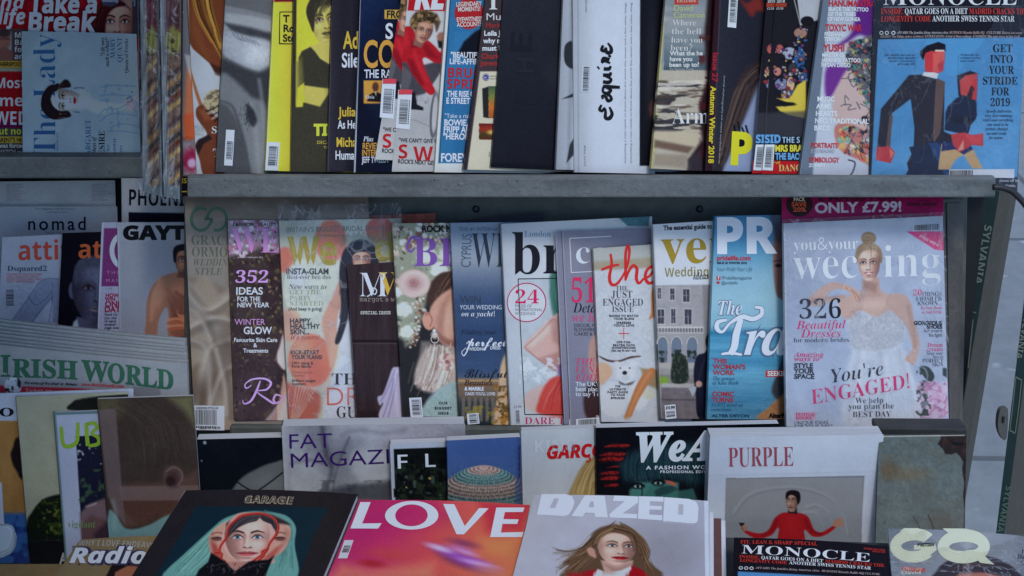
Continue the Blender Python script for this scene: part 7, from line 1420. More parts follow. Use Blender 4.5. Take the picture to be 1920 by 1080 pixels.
# ---- lower still
GB = 'magazines leaning on the wooden board'
def low(x, D=1.60, a=.09, b=-.22): return Plane(D, a, b, (x, 850))
def p(s):
    s.c[:] = (120, 134, 158); s.T('BO', -26, 780, 15, 'sb', (14, 16, 24), w=52, off=.01, part='masthead_lettering'); s.rect_(-80, 789, 300, 1100, (112, 88, 54), 1.5); s.noise(8, 16, 3, (-80, 790, 100, 960), 1, .4)
    s.poly([(44, 820), (30, 822), (24, 840), (20, 852), (24, 870), (32, 884), (44, 900), (90, 900), (90, 820)], (22, 18, 20), 3, 1, True); s.rect_(-80, 962, 200, 1100, (40, 74, 124), 6); s.blotch((24, 34, 84), .5, .2, 16, 5, (-80, 966, 100, 1060), .7); s.poly([(-80, 905), (3, 905), (9, 1000), (-80, 1000)], (128, 142, 166), 1)
magazine('magazine with a pale top band, tan picture and blue foot at the rack edge', [(-60, 740), (250, 729), (262, 1056), (-40, 1056)], low(0, 1.605), (120, 134, 158), (134, 148, 170), .004, p, GB, vis=.4)
def p(s):
    s.grad(30, 745, 80, 1050, [(134, 138, 116), (142, 144, 116), (126, 130, 108)]); s.noise(6, 20, 3)
    s.poly([(128, 768), (136, 754), (150, 748), (200, 742), (260, 744), (260, 790), (190, 772)], (24, 28, 20), 2, 1, True); s.poly([(50, 985), (60, 960), (76, 940), (96, 930), (130, 926), (200, 930), (200, 1070), (54, 1070)], (22, 30, 16), 2.5, 1, True); s.blotch((46, 62, 24), .52, .12, 8, 4, (70, 935, 130, 1015), .9); s.blotch((96, 104, 40), .66, .05, 4, 8, (80, 940, 120, 1005), .8); s.rect_(40, 1014, 260, 1070, (12, 12, 12), 3); s.line([(56, 1014), (115, 1013)], 1, (50, 52, 48), .6)
    s.dim(.8, .83, .93); s.T('A', 112, 1057, 20, 'g', (120, 128, 132), off=.03, hx=.7, part='masthead_lettering')
magazine('cream cover with dark green mossy shapes on black', [(30, 744), (240, 735), (262, 1058), (57, 1057)], low(30), (138, 142, 118), (136, 150, 170), .004, p, GB, vis=.55)
def p(s):
    s.c[:] = (118, 130, 158); tl = (66, 92, 100); s.line([(102, 773), (124, 1060)], 5, tl, 1, 1, False); s.line([(100, 776), (260, 770)], 5, tl, 1, 1, False)
    s.poly([(142, 818), (260, 812), (260, 1012), (154, 1014)], (20, 24, 40), 1); s.blotch((120, 130, 150), .68, .04, 6, 3, (145, 830, 200, 880), .9); s.blotch((44, 66, 52), .5, .12, 12, 7, (144, 880, 200, 945), .95); s.poly([(150, 962), (166, 946), (186, 938), (206, 930), (220, 1016), (154, 1014)], (82, 72, 82), 4, 1); s.poly([(152, 985), (170, 965), (210, 980), (210, 1016), (155, 1014)], (70, 56, 58), 6, .9); s.line([(162, 950), (180, 944)], 3, (140, 136, 144), 2, .7); s.poly([(176, 1000), (220, 960), (220, 1016), (176, 1016)], (34, 28, 42), 6, .7)
    g = (94, 126, 42); t_ = 'masthead_lettering'; s.ribbon([(115, 800), (117, 825), (122, 836), (134, 836), (144, 828), (146, 810), (146, 792)], (6, 7, 7, 8, 7, 7, 6), g, t_); s.ribbon([(162, 793), (165, 836)], 8, g, t_) if False else s.ribbon([(162, 793), (163, 815), (165, 836)], 7.5, g, t_); s.ribbon([(164, 795), (176, 793), (182, 802), (172, 812), (184, 820), (184, 832), (166, 836)], (6, 7, 7, 5, 7, 7, 6), g, t_)
    s.T('vigilant', 127, 989, 13, 'sb', (74, 100, 66), w=52, off=-.008); s.barcode([(134, 1022), (147, 1021), (148, 1044), (135, 1045)], 12, True, 4, .05, paper=(118, 130, 158), digits=False)
magazine('white and teal bordered cover with hand painted green letters', [(101, 773), (290, 764), (310, 1056), (123, 1056)], low(101), (118, 130, 158), (138, 152, 176), .004, p, GB, vis=.56)
def p(s):
    s.c[:] = (62, 55, 45); s.noise(6, 26, 3); s.poly([(182, 747), (215, 745), (240, 760), (225, 780), (190, 790)], (96, 92, 62), 14, .8); s.poly([(315, 745), (362, 742), (366, 800), (345, 770)], (110, 112, 76), 10, .8)
    s.strands([(200, 760), (250, 790), (300, 850)], [(260, 745), (320, 790), (355, 870)], 150, .9, [(72, 65, 54), (48, 43, 36), (80, 72, 58), (56, 50, 42)], .45, 6, 3); s.strands([(215, 790), (230, 830), (240, 900)], [(330, 790), (340, 840), (330, 880)], 90, 1.1, [(74, 66, 54), (48, 43, 36)], .5, 6, 5)
    s.poly([(204, 910), (260, 906), (330, 905), (370, 880), (380, 1000), (300, 970), (260, 985), (235, 990), (215, 965)], (92, 72, 60), 8, .9); s.poly([(220, 940), (260, 985), (300, 972), (340, 950), (370, 940), (370, 930), (230, 936)], (80, 58, 46), 6, .8)
    s.poly([(185, 768), (217, 766), (230, 936), (236, 985), (216, 960), (202, 930)], (104, 92, 88), 2, .85); s.poly([(222, 912), (372, 910), (374, 938), (228, 939)], (112, 98, 92), 1.5, .75); s.poly([(204, 960), (218, 966), (232, 988), (250, 992), (280, 984), (310, 968), (330, 966), (350, 1000), (340, 1030), (210, 1030)], (108, 140, 136), 3, 1, True); s.line([(212, 940), (216, 960), (214, 990)], 5, (140, 160, 156), 5, .5); s.noise(5, 6, 14, (204, 960, 350, 1030))
    s.ell(325, 894, 19, 21, (92, 76, 68), .3); s.ell(324, 897, 13, 15, (70, 55, 49), .5); s.ell(320, 902, 9, 9, (48, 36, 34), .4); s.ring(326, 893, 17, 19, 2, (116, 96, 88), a0=-130, a1=100) if False else s.line([(312, 884), (324, 876), (338, 882), (342, 896), (334, 910)], 2.5, (120, 100, 92), 1.2, .8)
_p0 = p
def p(s): _p0(s); s.dim(.74, .78, .86)
magazine('brown cover of a close cropped head from behind with an ear', [(182, 748), (362, 742), (384, 1050), (208, 1050)], low(182), (62, 55, 45), (140, 154, 174), .006, p, GB)
# ---------------------------------------------------------------- thick fashion titles standing in the front trough
GF = 'thick fashion magazines standing in the front trough'
def fr(x, y, D=1.615, a=.07, b=-.34): return Plane(D, a, b, (x, y))
def p(s):
    s.c[:] = (18, 26, 30); s.noise(3, 20, 3); s.ell(384, 830, 3.2, 3.2, (120, 128, 130), .3); s.ell(378, 864, 2, 2, (80, 90, 92), .4)
    s.poly([(436, 935), (440, 912), (456, 894), (480, 880), (510, 868), (560, 862), (560, 935)], (86, 92, 94), 3, 1, True); s.ell(500, 905, 30, 18, (104, 110, 112), .9, .6); s.line([(444, 903), (460, 914), (476, 922)], 2.4, (16, 18, 20), .8); s.line([(478, 924), (504, 906), (530, 886)], 2.6, (16, 18, 20), .8)
magazine('thick dark green black cover with a pale leg crossed by thin straps', [(368, 824), (700, 816), (708, 1010), (380, 1010)], fr(368, 822), (18, 26, 30), (170, 176, 190), .016, p, GF, vis=.52, visv=.62)
def p(s):
    s.grad(530, 800, 870, 930, [(122, 124, 136), (142, 144, 156), (116, 118, 128)])
    for cx, cy, rx, ry, c, r in ((570, 830, 40, 30, (138, 140, 152), 20), (620, 850, 30, 60, (84, 86, 96), -30), (690, 820, 60, 30, (156, 158, 172), 0), (650, 880, 26, 60, (96, 98, 108), 10), (560, 900, 50, 50, (152, 156, 166), 0), (700, 890, 60, 46, (142, 146, 156), 0), (790, 830, 60, 40, (134, 130, 142), 0), (830, 880, 60, 60, (120, 120, 130), 0)): s.ell(cx, cy, rx, ry, c, .9, .8, r)
    s.line([(604, 800), (612, 850), (622, 880), (614, 915), (618, 935)], (8, 10, 6, 4), (70, 72, 82), 4, .8); s.noise(7, 5, 15); s.line([(544, 870), (580, 862), (612, 872)], 4, (92, 94, 104), 4, .7); s.line([(640, 815), (672, 806), (720, 812), (760, 806)], 5, (98, 98, 110), 6, .6); s.poly([(660, 850), (700, 842), (740, 858), (730, 900), (690, 912), (664, 890)], (160, 163, 174), 9, .7, True); s.line([(740, 855), (772, 838), (820, 842)], 6, (92, 90, 102), 7, .6); s.blotch((70, 72, 80), .55, .12, 16, 9, (560, 900, 740, 940), .7); s.line([(655, 820), (640, 855), (628, 895), (622, 935)], 3, (60, 62, 72), 3, .6); s.poly([(540, 940), (640, 912), (740, 900), (740, 945), (540, 945)], (56, 58, 66), 8, .8); s.noise(8, 18, 5); s.grad(528, 0, 545, 0, [(170, 172, 182), (128, 130, 142)], .5, (528, 795, 545, 935))
    pu = (54, 28, 92); t_ = 'masthead_lettering'; s.T('FAT', 543, 841, 27, 'g', pu, w=80, rot=-1.5, off=-.004, part=t_); s.T('MAGAZINE', 546, 877, 27, 'g', pu, w=252, rot=-2.6, off=-.004, part=t_); s.T('(E)', 552, 934, 12, 'g', (16, 16, 22), w=40, off=.02)
magazine('thick grey magazine with a monochrome bare body and purple thin capitals', [(528, 799), (872, 794), (880, 1010), (538, 1010)], fr(528, 799), (128, 130, 140), (176, 182, 200), .022, p, GF, visv=.66)
def p(s):
    s.c[:] = (158, 166, 184); s.poly([(738, 842), (1000, 832), (1000, 1010), (744, 1010)], (24, 30, 28), 1); s.blotch((40, 52, 40), .5, .12, 14, 3, (740, 870, 850, 945), .9); s.blotch((66, 86, 78), .62, .06, 7, 8, (744, 890, 850, 945), .9); s.blotch((14, 18, 18), .55, .1, 9, 13, (738, 845, 850, 945), .9)
    s.ell(806, 897, 2.4, 2, (170, 150, 80), .4); s.ell(762, 914, 1.4, 1.4, (160, 160, 90), .4); w_ = (202, 208, 216)
    s.T('F', 746, 879, 27, 'nb', w_, w=19, rot=-2, off=-.01, part='masthead_lettering'); s.T('L', 798, 876, 26, 'nb', w_, w=19, rot=-2, off=-.01, part='masthead_lettering')
magazine('small white bordered book with dark foliage and two white capitals', [(731, 833), (985, 824), (990, 1010), (738, 1010)], fr(731, 833), (158, 166, 184), (180, 188, 204), .014, p, GF, vis=.45, visv=.66)
def p(s):
    s.grad(0, 825, 0, 950, [(62, 86, 134), (66, 92, 138), (60, 88, 128)]); s.noise(3, 30, 4)
    r_ = np.random.RandomState(3); st = [(168, 134, 128), (164, 136, 128), (98, 146, 146), (90, 138, 140), (166, 144, 136), (150, 132, 124), (96, 136, 138), (110, 140, 138), (156, 136, 126), (140, 128, 118), (104, 132, 130)]
    for i in range(44, 0, -1):
        q = i / 22; cx, cy, rx, ry = 907, 877 + 34 * q ** 1.7, 74 * q ** .8, 3 + 17 * q; c = np.array(st[min(10, int(q * 5.5))], float); c = (c * .7 + c.mean() * .3 + (0, 2, 4)) * (1.04 - .22 * q)
        s.ell(cx, cy, rx, ry, c, 1.2 / max(ry, 3), 1)
        n = int(14 + 46 * q)
        for k in range(n):
            t = math.pi * (k + .5 * (i % 2)) / n * 1.25 - .39 + r_.randn() * .012; x, y = cx + rx * math.cos(t) + r_.randn() * .3, cy + ry * math.sin(t) + r_.randn() * .5
            if y > 940 or x < 838 or x > 980: continue
            if i % 2 == 0: s.ell(x, y, .9 + .5 * q, 1.3 + 1.1 * q, c * .45, .5, min(.85, .3 + .4 * q), math.degrees(t) - 90)
            else: s.ell(x, y, 1.1 + .8 * q, 1.3 + 1.0 * q, np.minimum(c * 1.18, 255), .5, .5, math.degrees(t) - 70)
    s.noise(7, 4, 7, (838, 872, 990, 950))
    s.grad(960, 0, 980, 0, [(66, 92, 138), (44, 56, 92)], .6, (966, 820, 980, 960)); s.T('knit annual number five', 972, 835, 4, 'g', (40, 44, 84), w=60, rot=90, off=.02)
magazine('blue cover with the top of a knitted pastel woolly hat', [(838, 826), (976, 819), (980, 1010), (842, 1010)], fr(838, 826, 1.606, .09), (62, 86, 134), (180, 190, 206), .012, p, GF, visv=.66)
def p(s):
    s.grad(978, 0, 1118, 0, [(160, 168, 176), (172, 180, 186), (166, 174, 182)]); s.noise(3, 40, 3); s.T('KING', 1003, 848, 22, 'nb', (176, 184, 191), w=76, rot=-2, part='masthead_lettering'); s.T('GARCON', 1026, 860, 24, 'nbi', (176, 34, 38), w=134, rot=-2.5, off=.015, part='masthead_lettering'); s.ribbon([(1104, 857), (1107, 861), (1103, 865), (1099, 865)], 2.4, (176, 34, 38), 'masthead_lettering')
    s.poly([(1060, 945), (1068, 920), (1084, 886), (1100, 862), (1130, 850), (1130, 945)], (150, 130, 84), 4, 1); s.strands([(1118, 852), (1090, 885), (1066, 945)], [(1140, 852), (1118, 890), (1110, 945)], 70, 1.4, [(176, 156, 108), (108, 90, 56), (140, 118, 74), (188, 170, 126)], .8, 2, 5, hi=1)
magazine('pale cover with red italic capitals and a fall of blond hair', [(977, 807), (1250, 796), (1256, 1010), (982, 1010)], fr(977, 806), (168, 176, 182), (184, 194, 208), .010, p, GF, vis=.53, visv=.66)
def p(s):
    s.c[:] = (20, 25, 29); s.noise(4, 20, 3); s.poly([(1160, 870), (1190, 845), (1240, 832), (1310, 830), (1340, 850), (1340, 915), (1290, 905), (1250, 896), (1200, 905), (1170, 900)], (38, 66, 72), 12, .9); s.strands([(1180, 850), (1176, 880), (1180, 905)], [(1320, 840), (1322, 880), (1326, 915)], 140, 1.1, [(26, 44, 50), (60, 96, 98), (18, 28, 32), (46, 78, 82)], .7, 4, 3)
    sk = (70, 118, 112); s.poly([(1180, 920), (1194, 905), (1240, 902), (1272, 905), (1272, 945), (1180, 945)], sk, 4); s.poly([(1218, 912), (1242, 908), (1262, 922), (1300, 916), (1310, 945), (1200, 945)], (58, 104, 98), 3, .8); s.poly([(1226, 922), (1240, 912), (1262, 910), (1272, 918), (1252, 926), (1232, 932)], (36, 62, 62), 3, .8)
    for cx, cy in ((1196, 912), (1234, 906)): s.ell(cx, cy, 12, 5, (24, 34, 36), .4); s.ell(cx, cy, 7, 3, (150, 176, 172), .4); s.ell(cx, cy, 3.2, 3.2, (10, 12, 14), .3); s.line([(cx - 12, cy - 1), (cx, cy - 6), (cx + 12, cy - 1)], 2.4, (10, 12, 14), .8)
    s.poly([(1247, 900), (1258, 902), (1268, 906), (1266, 912), (1250, 906)], (168, 96, 76), 1.5); s.line([(1202, 906), (1204, 925), (1200, 940)], 2, (22, 32, 34), 1)
    for i, (y, x0, x1, h) in enumerate(((836, 1132, 1180, 5), (852, 1124, 1172, 6), (861, 1122, 1168, 7), (875, 1138, 1162, 3), (887, 1124, 1160, 6), (897, 1124, 1160, 7), (910, 1132, 1160, 5))): s.poly([(x0, y + 2), (x0 + 14, y - h * .5), ((x0 + x1) / 2, y - h * .6), (x1, y - h * .5), (x1 - 4, y + h * .4), ((x0 + x1) / 2, y + h * .4)], (150, 44, 40), 1.2, .9, True); s.blotch((60, 24, 24), .5, .1, 3, i, (x0, y - h, x1, y + h), .6)
    w_ = (202, 208, 214); s.T('WeAr', 1196, 864, 52, 'sbi', w_, w=172, off=.016, sh=-.05, rot=-1, part='masthead_lettering'); s.T('A FASHION WORLD', 1211, 880, 6.5, 'g', w_, w=142, off=.03, rot=-.6, sp=1.25); s.T('PROFESSIONAL EDITION', 1238, 886.5, 4.6, 'g', w_, w=102, off=.03, sp=1.25)
magazine('black glossy magazine with white brush title, red strokes and green lit eyes', [(1117, 802), (1462, 794), (1466, 1010), (1120, 1010)], fr(1117, 802), (20, 25, 29), (188, 198, 212), .012, p, GF, vis=.62, visv=.66)
def p(s):
    s.grad(1320, 820, 1660, 1000, [(172, 184, 206), (182, 194, 214), (172, 182, 200)]); s.noise(3, 30, 3); s.line([(1331, 820), (1318, 1060)], 2, (146, 156, 178), 1, .8, False); s.line([(1326, 892), (1650, 884)], 2, (160, 170, 190), 2, .5)
    s.T('PURPLE', 1366, 875, 36, 'sb', (146, 76, 90), w=122, off=-.006, rot=-.8, part='masthead_lettering', hx=.6)
    s.poly([(1361, 897), (1621, 892), (1610, 1080), (1356, 1080)], (128, 134, 142), 1); s.grad(0, 892, 0, 1010, [(140, 145, 150), (130, 136, 144), (122, 128, 136)], .8, (1362, 896, 1616, 1040)); s.line([(1361, 898), (1621, 893)], 1.4, (104, 110, 116), .8, .8)
    for pts, wd in (([(1376, 960), (1400, 930), (1440, 916), (1500, 914), (1550, 930), (1580, 960), (1590, 1000)], 4), ([(1512, 950), (1530, 946), (1552, 960), (1564, 985)], 3), ([(1505, 960), (1530, 962), (1545, 985)], 3)): s.line(pts, wd, (146, 152, 158), 2.5, .9); s.line([(x + 3, y + 4) for x, y in pts], wd * .7, (112, 118, 126), 2.5, .6)
    rd = (150, 30, 34); s.poly([(1479, 961), (1500, 962), (1516, 970), (1526, 992), (1540, 998), (1562, 986), (1566, 990), (1546, 1004), (1524, 1006), (1508, 994), (1508, 1030), (1460, 1030), (1460, 990), (1446, 1004), (1420, 1010), (1398, 1000), (1396, 994), (1422, 1000), (1440, 994), (1452, 972), (1466, 962)], rd, 1.5, 1, True)
    s.line([(1456, 976), (1448, 994), (1430, 1004)], 4, (100, 18, 24), 3, .7); s.line([(1510, 975), (1522, 996), (1540, 1002)], 4, (100, 18, 24), 3, .7); s.ell(1484, 985, 14, 18, (170, 40, 42), .9, .5); s.poly([(1478, 952), (1494, 952), (1495, 964), (1477, 962)], (40, 34, 40), 1.5)
    s.face(1485, 940, 19, skin=(150, 122, 108), hair=(26, 24, 26), wid=.62, yaw=-.12, lips=(120, 80, 74), light=-1); s.poly([(1474, 936), (1474, 924), (1484, 919), (1498, 922), (1501, 936), (1496, 946), (1492, 932), (1482, 928)], (28, 26, 28), 1.2, 1, True)
    s.poly([(1562, 986), (1564, 976), (1572, 972), (1582, 970), (1576, 976), (1584, 976), (1578, 980), (1584, 984), (1572, 988)], (156, 118, 100), 1.2, 1, True); s.ell(1395, 990, 6, 6, (150, 112, 96), .3); s.poly([(1385, 980), (1397, 980), (1393, 986), (1388, 986)], (44, 34, 36), .8); s.line([(1390, 986), (1393, 994)], 1.2, (70, 60, 60), .6)
magazine('thick white boxed magazine with a man in a red jumper, arms spread', [(1331, 819), (1657, 815), (1640, 1060), (1322, 1060)], fr(1331, 819, 1.60, .03, -.42), (176, 188, 208), (188, 200, 220), .023, p, GF)
# ---------------------------------------------------------------- magazines lying flat at the front
GT = 'magazines lying flat on the front piles'
ZB = 1.555
def flat(D, ref): return Plane(D, 0, HORIZ, ref)
VPX, VPY = 1332, -650
def lq(tl, tr, yb=1290):
    f = lambda p: (p[0] + (yb - p[1]) * (p[0] - VPX) / (p[1] - VPY), yb)
    return [tl, tr, f(tr), f(tl)]
def top_curl(h, k=6.0, side=0): return lambda u, v: h * np.exp(-np.clip(v, 0, 1) * k) * (.35 + np.sin(np.pi * np.clip(u, 0, 1))) * .7 + side * u
O = lambda ox: (lambda pts: [(ox + x / 3.483, 770 + y / 3.483) for x, y in pts])
# tv listings weekly
def p(s):
    s.c[:] = (108, 100, 80); s.noise(5, 30, 3); s.poly([(205, 1100), (206, 1068), (222, 1052), (246, 1044), (280, 1046), (320, 1060), (320, 1100)], (34, 28, 28), 2, 1, True); s.poly([(212, 1100), (216, 1074), (240, 1062), (280, 1064), (280, 1100)], (132, 92, 76), 2)
    s.T('WHY I LOVE ENDEAVOUR', 149, 1025, 10, 'nbi', (132, 138, 146), w=162, rot=3, off=-.006); w_ = (168, 180, 206)
    for z, c, o in ((0, (50, 52, 84), .05), (4, w_, .0)): s.T('Radio', 130, 1057, 27, 'nbi', c, w=144, rot=1, sh=.14, off=o + .012, part='masthead_lettering', z=z)
magazine('olive listings weekly with heavy white slanted title, half under the dark portrait cover', lq((150, 1014), (420, 1010), 1220), flat(1.47, (150, 1014)), (108, 100, 80), (168, 180, 206), .004, p, GT, visv=.4, vis=.6, bump=top_curl(.006))
# dark portrait cover, teal hair
def p(s):
    P = O(330); s.c[:] = (40, 40, 42); s.noise(3, 30, 3); s.poly(P([(130, 632), (560, 640), (992, 640), (900, 820), (800, 1090), (-140, 1090), (0, 860)]), (24, 46, 56), 1.2); s.grad(367, 950, 614, 1080, [(22, 42, 52), (28, 52, 64), (26, 44, 66)], .6, (300, 952, 610, 1085)) if False else None
    tl, tl2 = (100, 152, 148), (46, 96, 96)
    s.poly(P([(-60, 1040), (40, 950), (150, 850), (240, 770), (330, 705), (480, 668), (600, 672), (720, 694), (782, 765), (775, 880), (790, 1090), (560, 1090), (300, 1090), (60, 1100), (-90, 1100)]), tl, 2, 1, True)
    s.strands(P([(480, 676), (300, 745), (60, 960), (-40, 1070)]), P([(480, 690), (260, 830), (210, 950), (60, 1090)]), 70, 1.3, [(128, 180, 174), (66, 112, 112), (150, 198, 192), (86, 138, 136)], .7, 2, 3, hi=1); s.strands(P([(580, 676), (740, 740), (760, 900), (770, 1090)]), P([(580, 690), (740, 800), (690, 930), (620, 1090)]), 60, 1.3, [(128, 178, 172), (62, 108, 108), (84, 136, 134)], .7, 2, 5, hi=1)
    s.poly(P([(225, 925), (215, 840), (250, 780), (330, 730), (480, 690), (600, 690), (700, 720), (750, 780), (735, 860), (700, 920), (640, 960), (620, 1000), (330, 1000), (240, 960)]), (184, 148, 136), 2, 1, True); s.poly(P([(225, 925), (215, 840), (240, 800), (262, 860), (280, 930), (260, 960)]), (150, 108, 98), 5, .7); s.poly(P([(735, 860), (750, 790), (715, 770), (690, 850), (660, 940)]), (156, 116, 106), 5, .6)
    s.poly(P([(330, 745), (400, 700), (520, 680), (620, 690), (700, 720), (745, 750), (690, 745), (640, 740), (560, 700), (480, 710), (400, 740), (350, 790)]), (46, 50, 54), 3, 1, True)
    for cx in (268, 680): s.ell(*P([(cx, 842)])[0], 9, 3.4, (96, 60, 56), .6, .9); s.line(P([(cx - 34, 838), (cx, 830), (cx + 30, 836)]), 2, (50, 34, 36), .8, .9); s.line(P([(cx - 36, 810), (cx, 800), (cx + 36, 806)]), 2.4, (120, 80, 70), 1, .8)
    s.poly(P([(232, 860), (262, 880), (290, 930), (310, 980), (250, 960)]), (150, 66, 60), 4, .8); s.poly(P([(690, 880), (650, 900), (590, 950), (560, 985), (640, 960)]), (160, 76, 66), 4, .8)
    s.poly(P([(300, 830), (340, 760), (420, 700), (540, 690), (650, 740), (655, 810), (610, 880), (560, 950), (490, 985), (400, 980), (330, 930)]), (196, 162, 156), 2, 1, True)
    s.face(464, 1012, 45, skin=(202, 172, 166), hair=(48, 42, 44), wid=.93, lips=(178, 84, 90), iris=(110, 140, 160), light=1, mouth_w=.36, tone=1.1, es=1.3, brow=(40, 32, 32))
    s.poly(P([(318, 850), (335, 780), (380, 728), (440, 698), (548, 684), (640, 702), (672, 760), (660, 830), (648, 790), (622, 748), (570, 728), (549, 706), (528, 728), (470, 742), (410, 768), (360, 810)]), (50, 51, 56), 1.6, .97)
    s.strands(P([(540, 690), (420, 720), (330, 820)]), P([(545, 705), (450, 740), (360, 805)]), 24, .8, [(84, 84, 90), (32, 32, 36), (110, 108, 112)], .7, 1, 23, hi=1); s.strands(P([(556, 690), (640, 715), (664, 810)]), P([(554, 705), (620, 740), (650, 790)]), 20, .8, [(84, 84, 90), (32, 32, 36), (110, 108, 112)], .7, 1, 25, hi=1); s.line(P([(549, 688), (549, 708)]), 1, (150, 126, 120), .6, .8)
    rd = (150, 40, 36)
    for q, wd in (([(285, 930), (290, 890), (330, 830), (345, 770), (380, 730), (440, 692), (560, 682), (640, 712), (668, 760), (655, 810), (612, 870), (590, 920), (545, 955), (500, 985)], 4.5), ([(255, 930), (280, 925), (300, 940), (292, 970), (320, 985)], 4), ([(540, 980), (575, 945), (560, 925), (600, 905)], 4)): s.line(P(q), wd, rd, 1, .95); s.line([(x - 1, y - 1) for x, y in P(q)], 1.2, (206, 110, 90), .7, .8)
    s.poly(P([(120, 1100), (150, 1040), (210, 990), (230, 930), (300, 975), (340, 1000), (380, 1045), (420, 1010), (480, 985), (600, 975), (640, 950), (600, 1040), (580, 1100)]), (22, 22, 25), 2, 1); s.poly(P([(335, 990), (480, 985), (430, 1020), (390, 1048), (350, 1020)]), (160, 120, 112), 2); s.line(P([(240, 1020), (320, 1000), (360, 1060)]), 1.6, (60, 62, 66), 1, .8); s.line(P([(420, 1040), (520, 1010), (590, 1000)]), 1.6, (56, 58, 62), 1, .8); s.blotch((70, 72, 76), .66, .05, 4, 6, (388, 1056, 500, 1085), .8)
    s.line(P([(60, 525), (0, 615), (-140, 830), (-300, 1080)]), 1.6, (176, 176, 176), .7, .9, False)
    for z, c, o in ((0, (150, 146, 132), .02), (3, (40, 40, 42), -.018)): s.T('GARAGE', 457, 947, 12.5, 'nbi', c, w=95, rot=1.6, off=o, part='masthead_lettering', z=z)
magazine('dark bordered magazine with a teal haired split face portrait', lq((347, 921), (671, 928)), flat(1.503, (500, 925)), (40, 40, 42), (184, 196, 212), .008, p, GT, visv=.45, bump=top_curl(.005))
# pink one with big white capitals, and the copy under it
magazine('copy under the pink magazine, only its brown spine edge showing', lq((665, 934), (990, 952), 1280), flat(1.515, (800, 940)), (98, 80, 80), (184, 196, 212), .009, lambda s: s.noise(8, 8, 3), GT, visv=.3, vis=.3)
def p(s):
    P = O(640); s.grad(640, 950, 960, 1090, [((158, 36, 92), 0), ((178, 48, 90), .3), ((186, 62, 78), .5), ((194, 86, 74), .8), ((194, 96, 80), 1)])
    s.poly(P([(60, 640), (600, 600), (700, 700), (300, 820), (0, 900), (-60, 860)]), (168, 38, 96), 26, .8); s.poly(P([(900, 600), (1260, 600), (1180, 800), (950, 800)]), (176, 40, 64), 16, .8); s.poly(P([(0, 1000), (200, 1040), (600, 1000), (600, 1110), (-100, 1110)]), (200, 104, 92), 18, .8); s.poly(P([(900, 840), (1150, 840), (1120, 960), (960, 930)]), (200, 106, 76), 16, .8)
    s.ell(*P([(200, 1000)])[0], 22, 6, (150, 34, 40), .9, .8, 6); s.ell(*P([(330, 940)])[0], 40, 10, (176, 62, 62), .9, .6, 6)
    for x, y, rx, ry, rot, c, al in ((760, 965, 62, 8, 17, (96, 40, 78), .8), (840, 1010, 70, 9, 14, (104, 46, 92), .8), (800, 870, 46, 6, 12, (112, 48, 92), .7), (700, 925, 62, 7, 18, (150, 70, 160), .9), (850, 985, 66, 8, 14, (152, 72, 172), .9), (780, 905, 44, 5, 14, (170, 92, 176), .7), (640, 900, 40, 4.5, 16, (206, 160, 204), .8), (900, 1000, 56, 4, 12, (204, 140, 196), .7), (820, 930, 38, 3.6, 16, (196, 128, 196), .6), (960, 1040, 50, 7, 10, (196, 110, 120), .6)):
        q = P([(x, y)])[0]; s.ell(q[0], q[1], rx * .55, ry * 1.0, c, .95, al, rot)
    s.dim(1.02, 1.3, 1.14); w_ = (198, 216, 226); t_ = 'masthead_lettering'
    s.shape(P([(125, 604), (192, 606), (136, 742), (264, 742), (240, 776), (60, 773)]), w_, t_)
    n = 40; t = np.linspace(0, 2 * np.pi, n + 1); cx, cy = P([(460, 695)])[0]
    xs = np.concatenate([cx + 50 * np.cos(t) + 0, cx - .5 + 30.5 * np.cos(t)]); ys = np.concatenate([cy + 25.6 * np.sin(t), cy + 19.6 * np.sin(t)])
    s.lay.append((t_, xs, ys, [(i, i + 1, n + 2 + i, n + 1 + i) for i in range(n)], s.alb(w_), .0005))
    s.shape(P([(666, 626), (738, 628), (806, 762), (900, 650), (962, 650), (800, 815), (752, 814)]), w_, t_)
    s.shape(P([(1012, 645), (1196, 640), (1186, 668), (1068, 672), (1058, 716), (1158, 716), (1148, 745), (1052, 746), (1042, 802), (1190, 796), (1180, 829), (972, 831)]), w_, t_)
    s.barcode([(646, 1014), (663, 1014), (651, 1048), (634, 1048)], 9, True, 4, .3, paper=(184, 196, 206), span=(0, 1)); s.line(P([(112, 592), (0, 850), (-100, 1090)]), 1.6, (120, 40, 110), 1, .8, False)
magazine('pink and orange blurred magazine with four large white capitals', lq((674, 939), (994, 948)), flat(1.498, (830, 943)), (178, 48, 90), (190, 208, 220), .007, p, GT, visv=.42, bump=top_curl(.004))
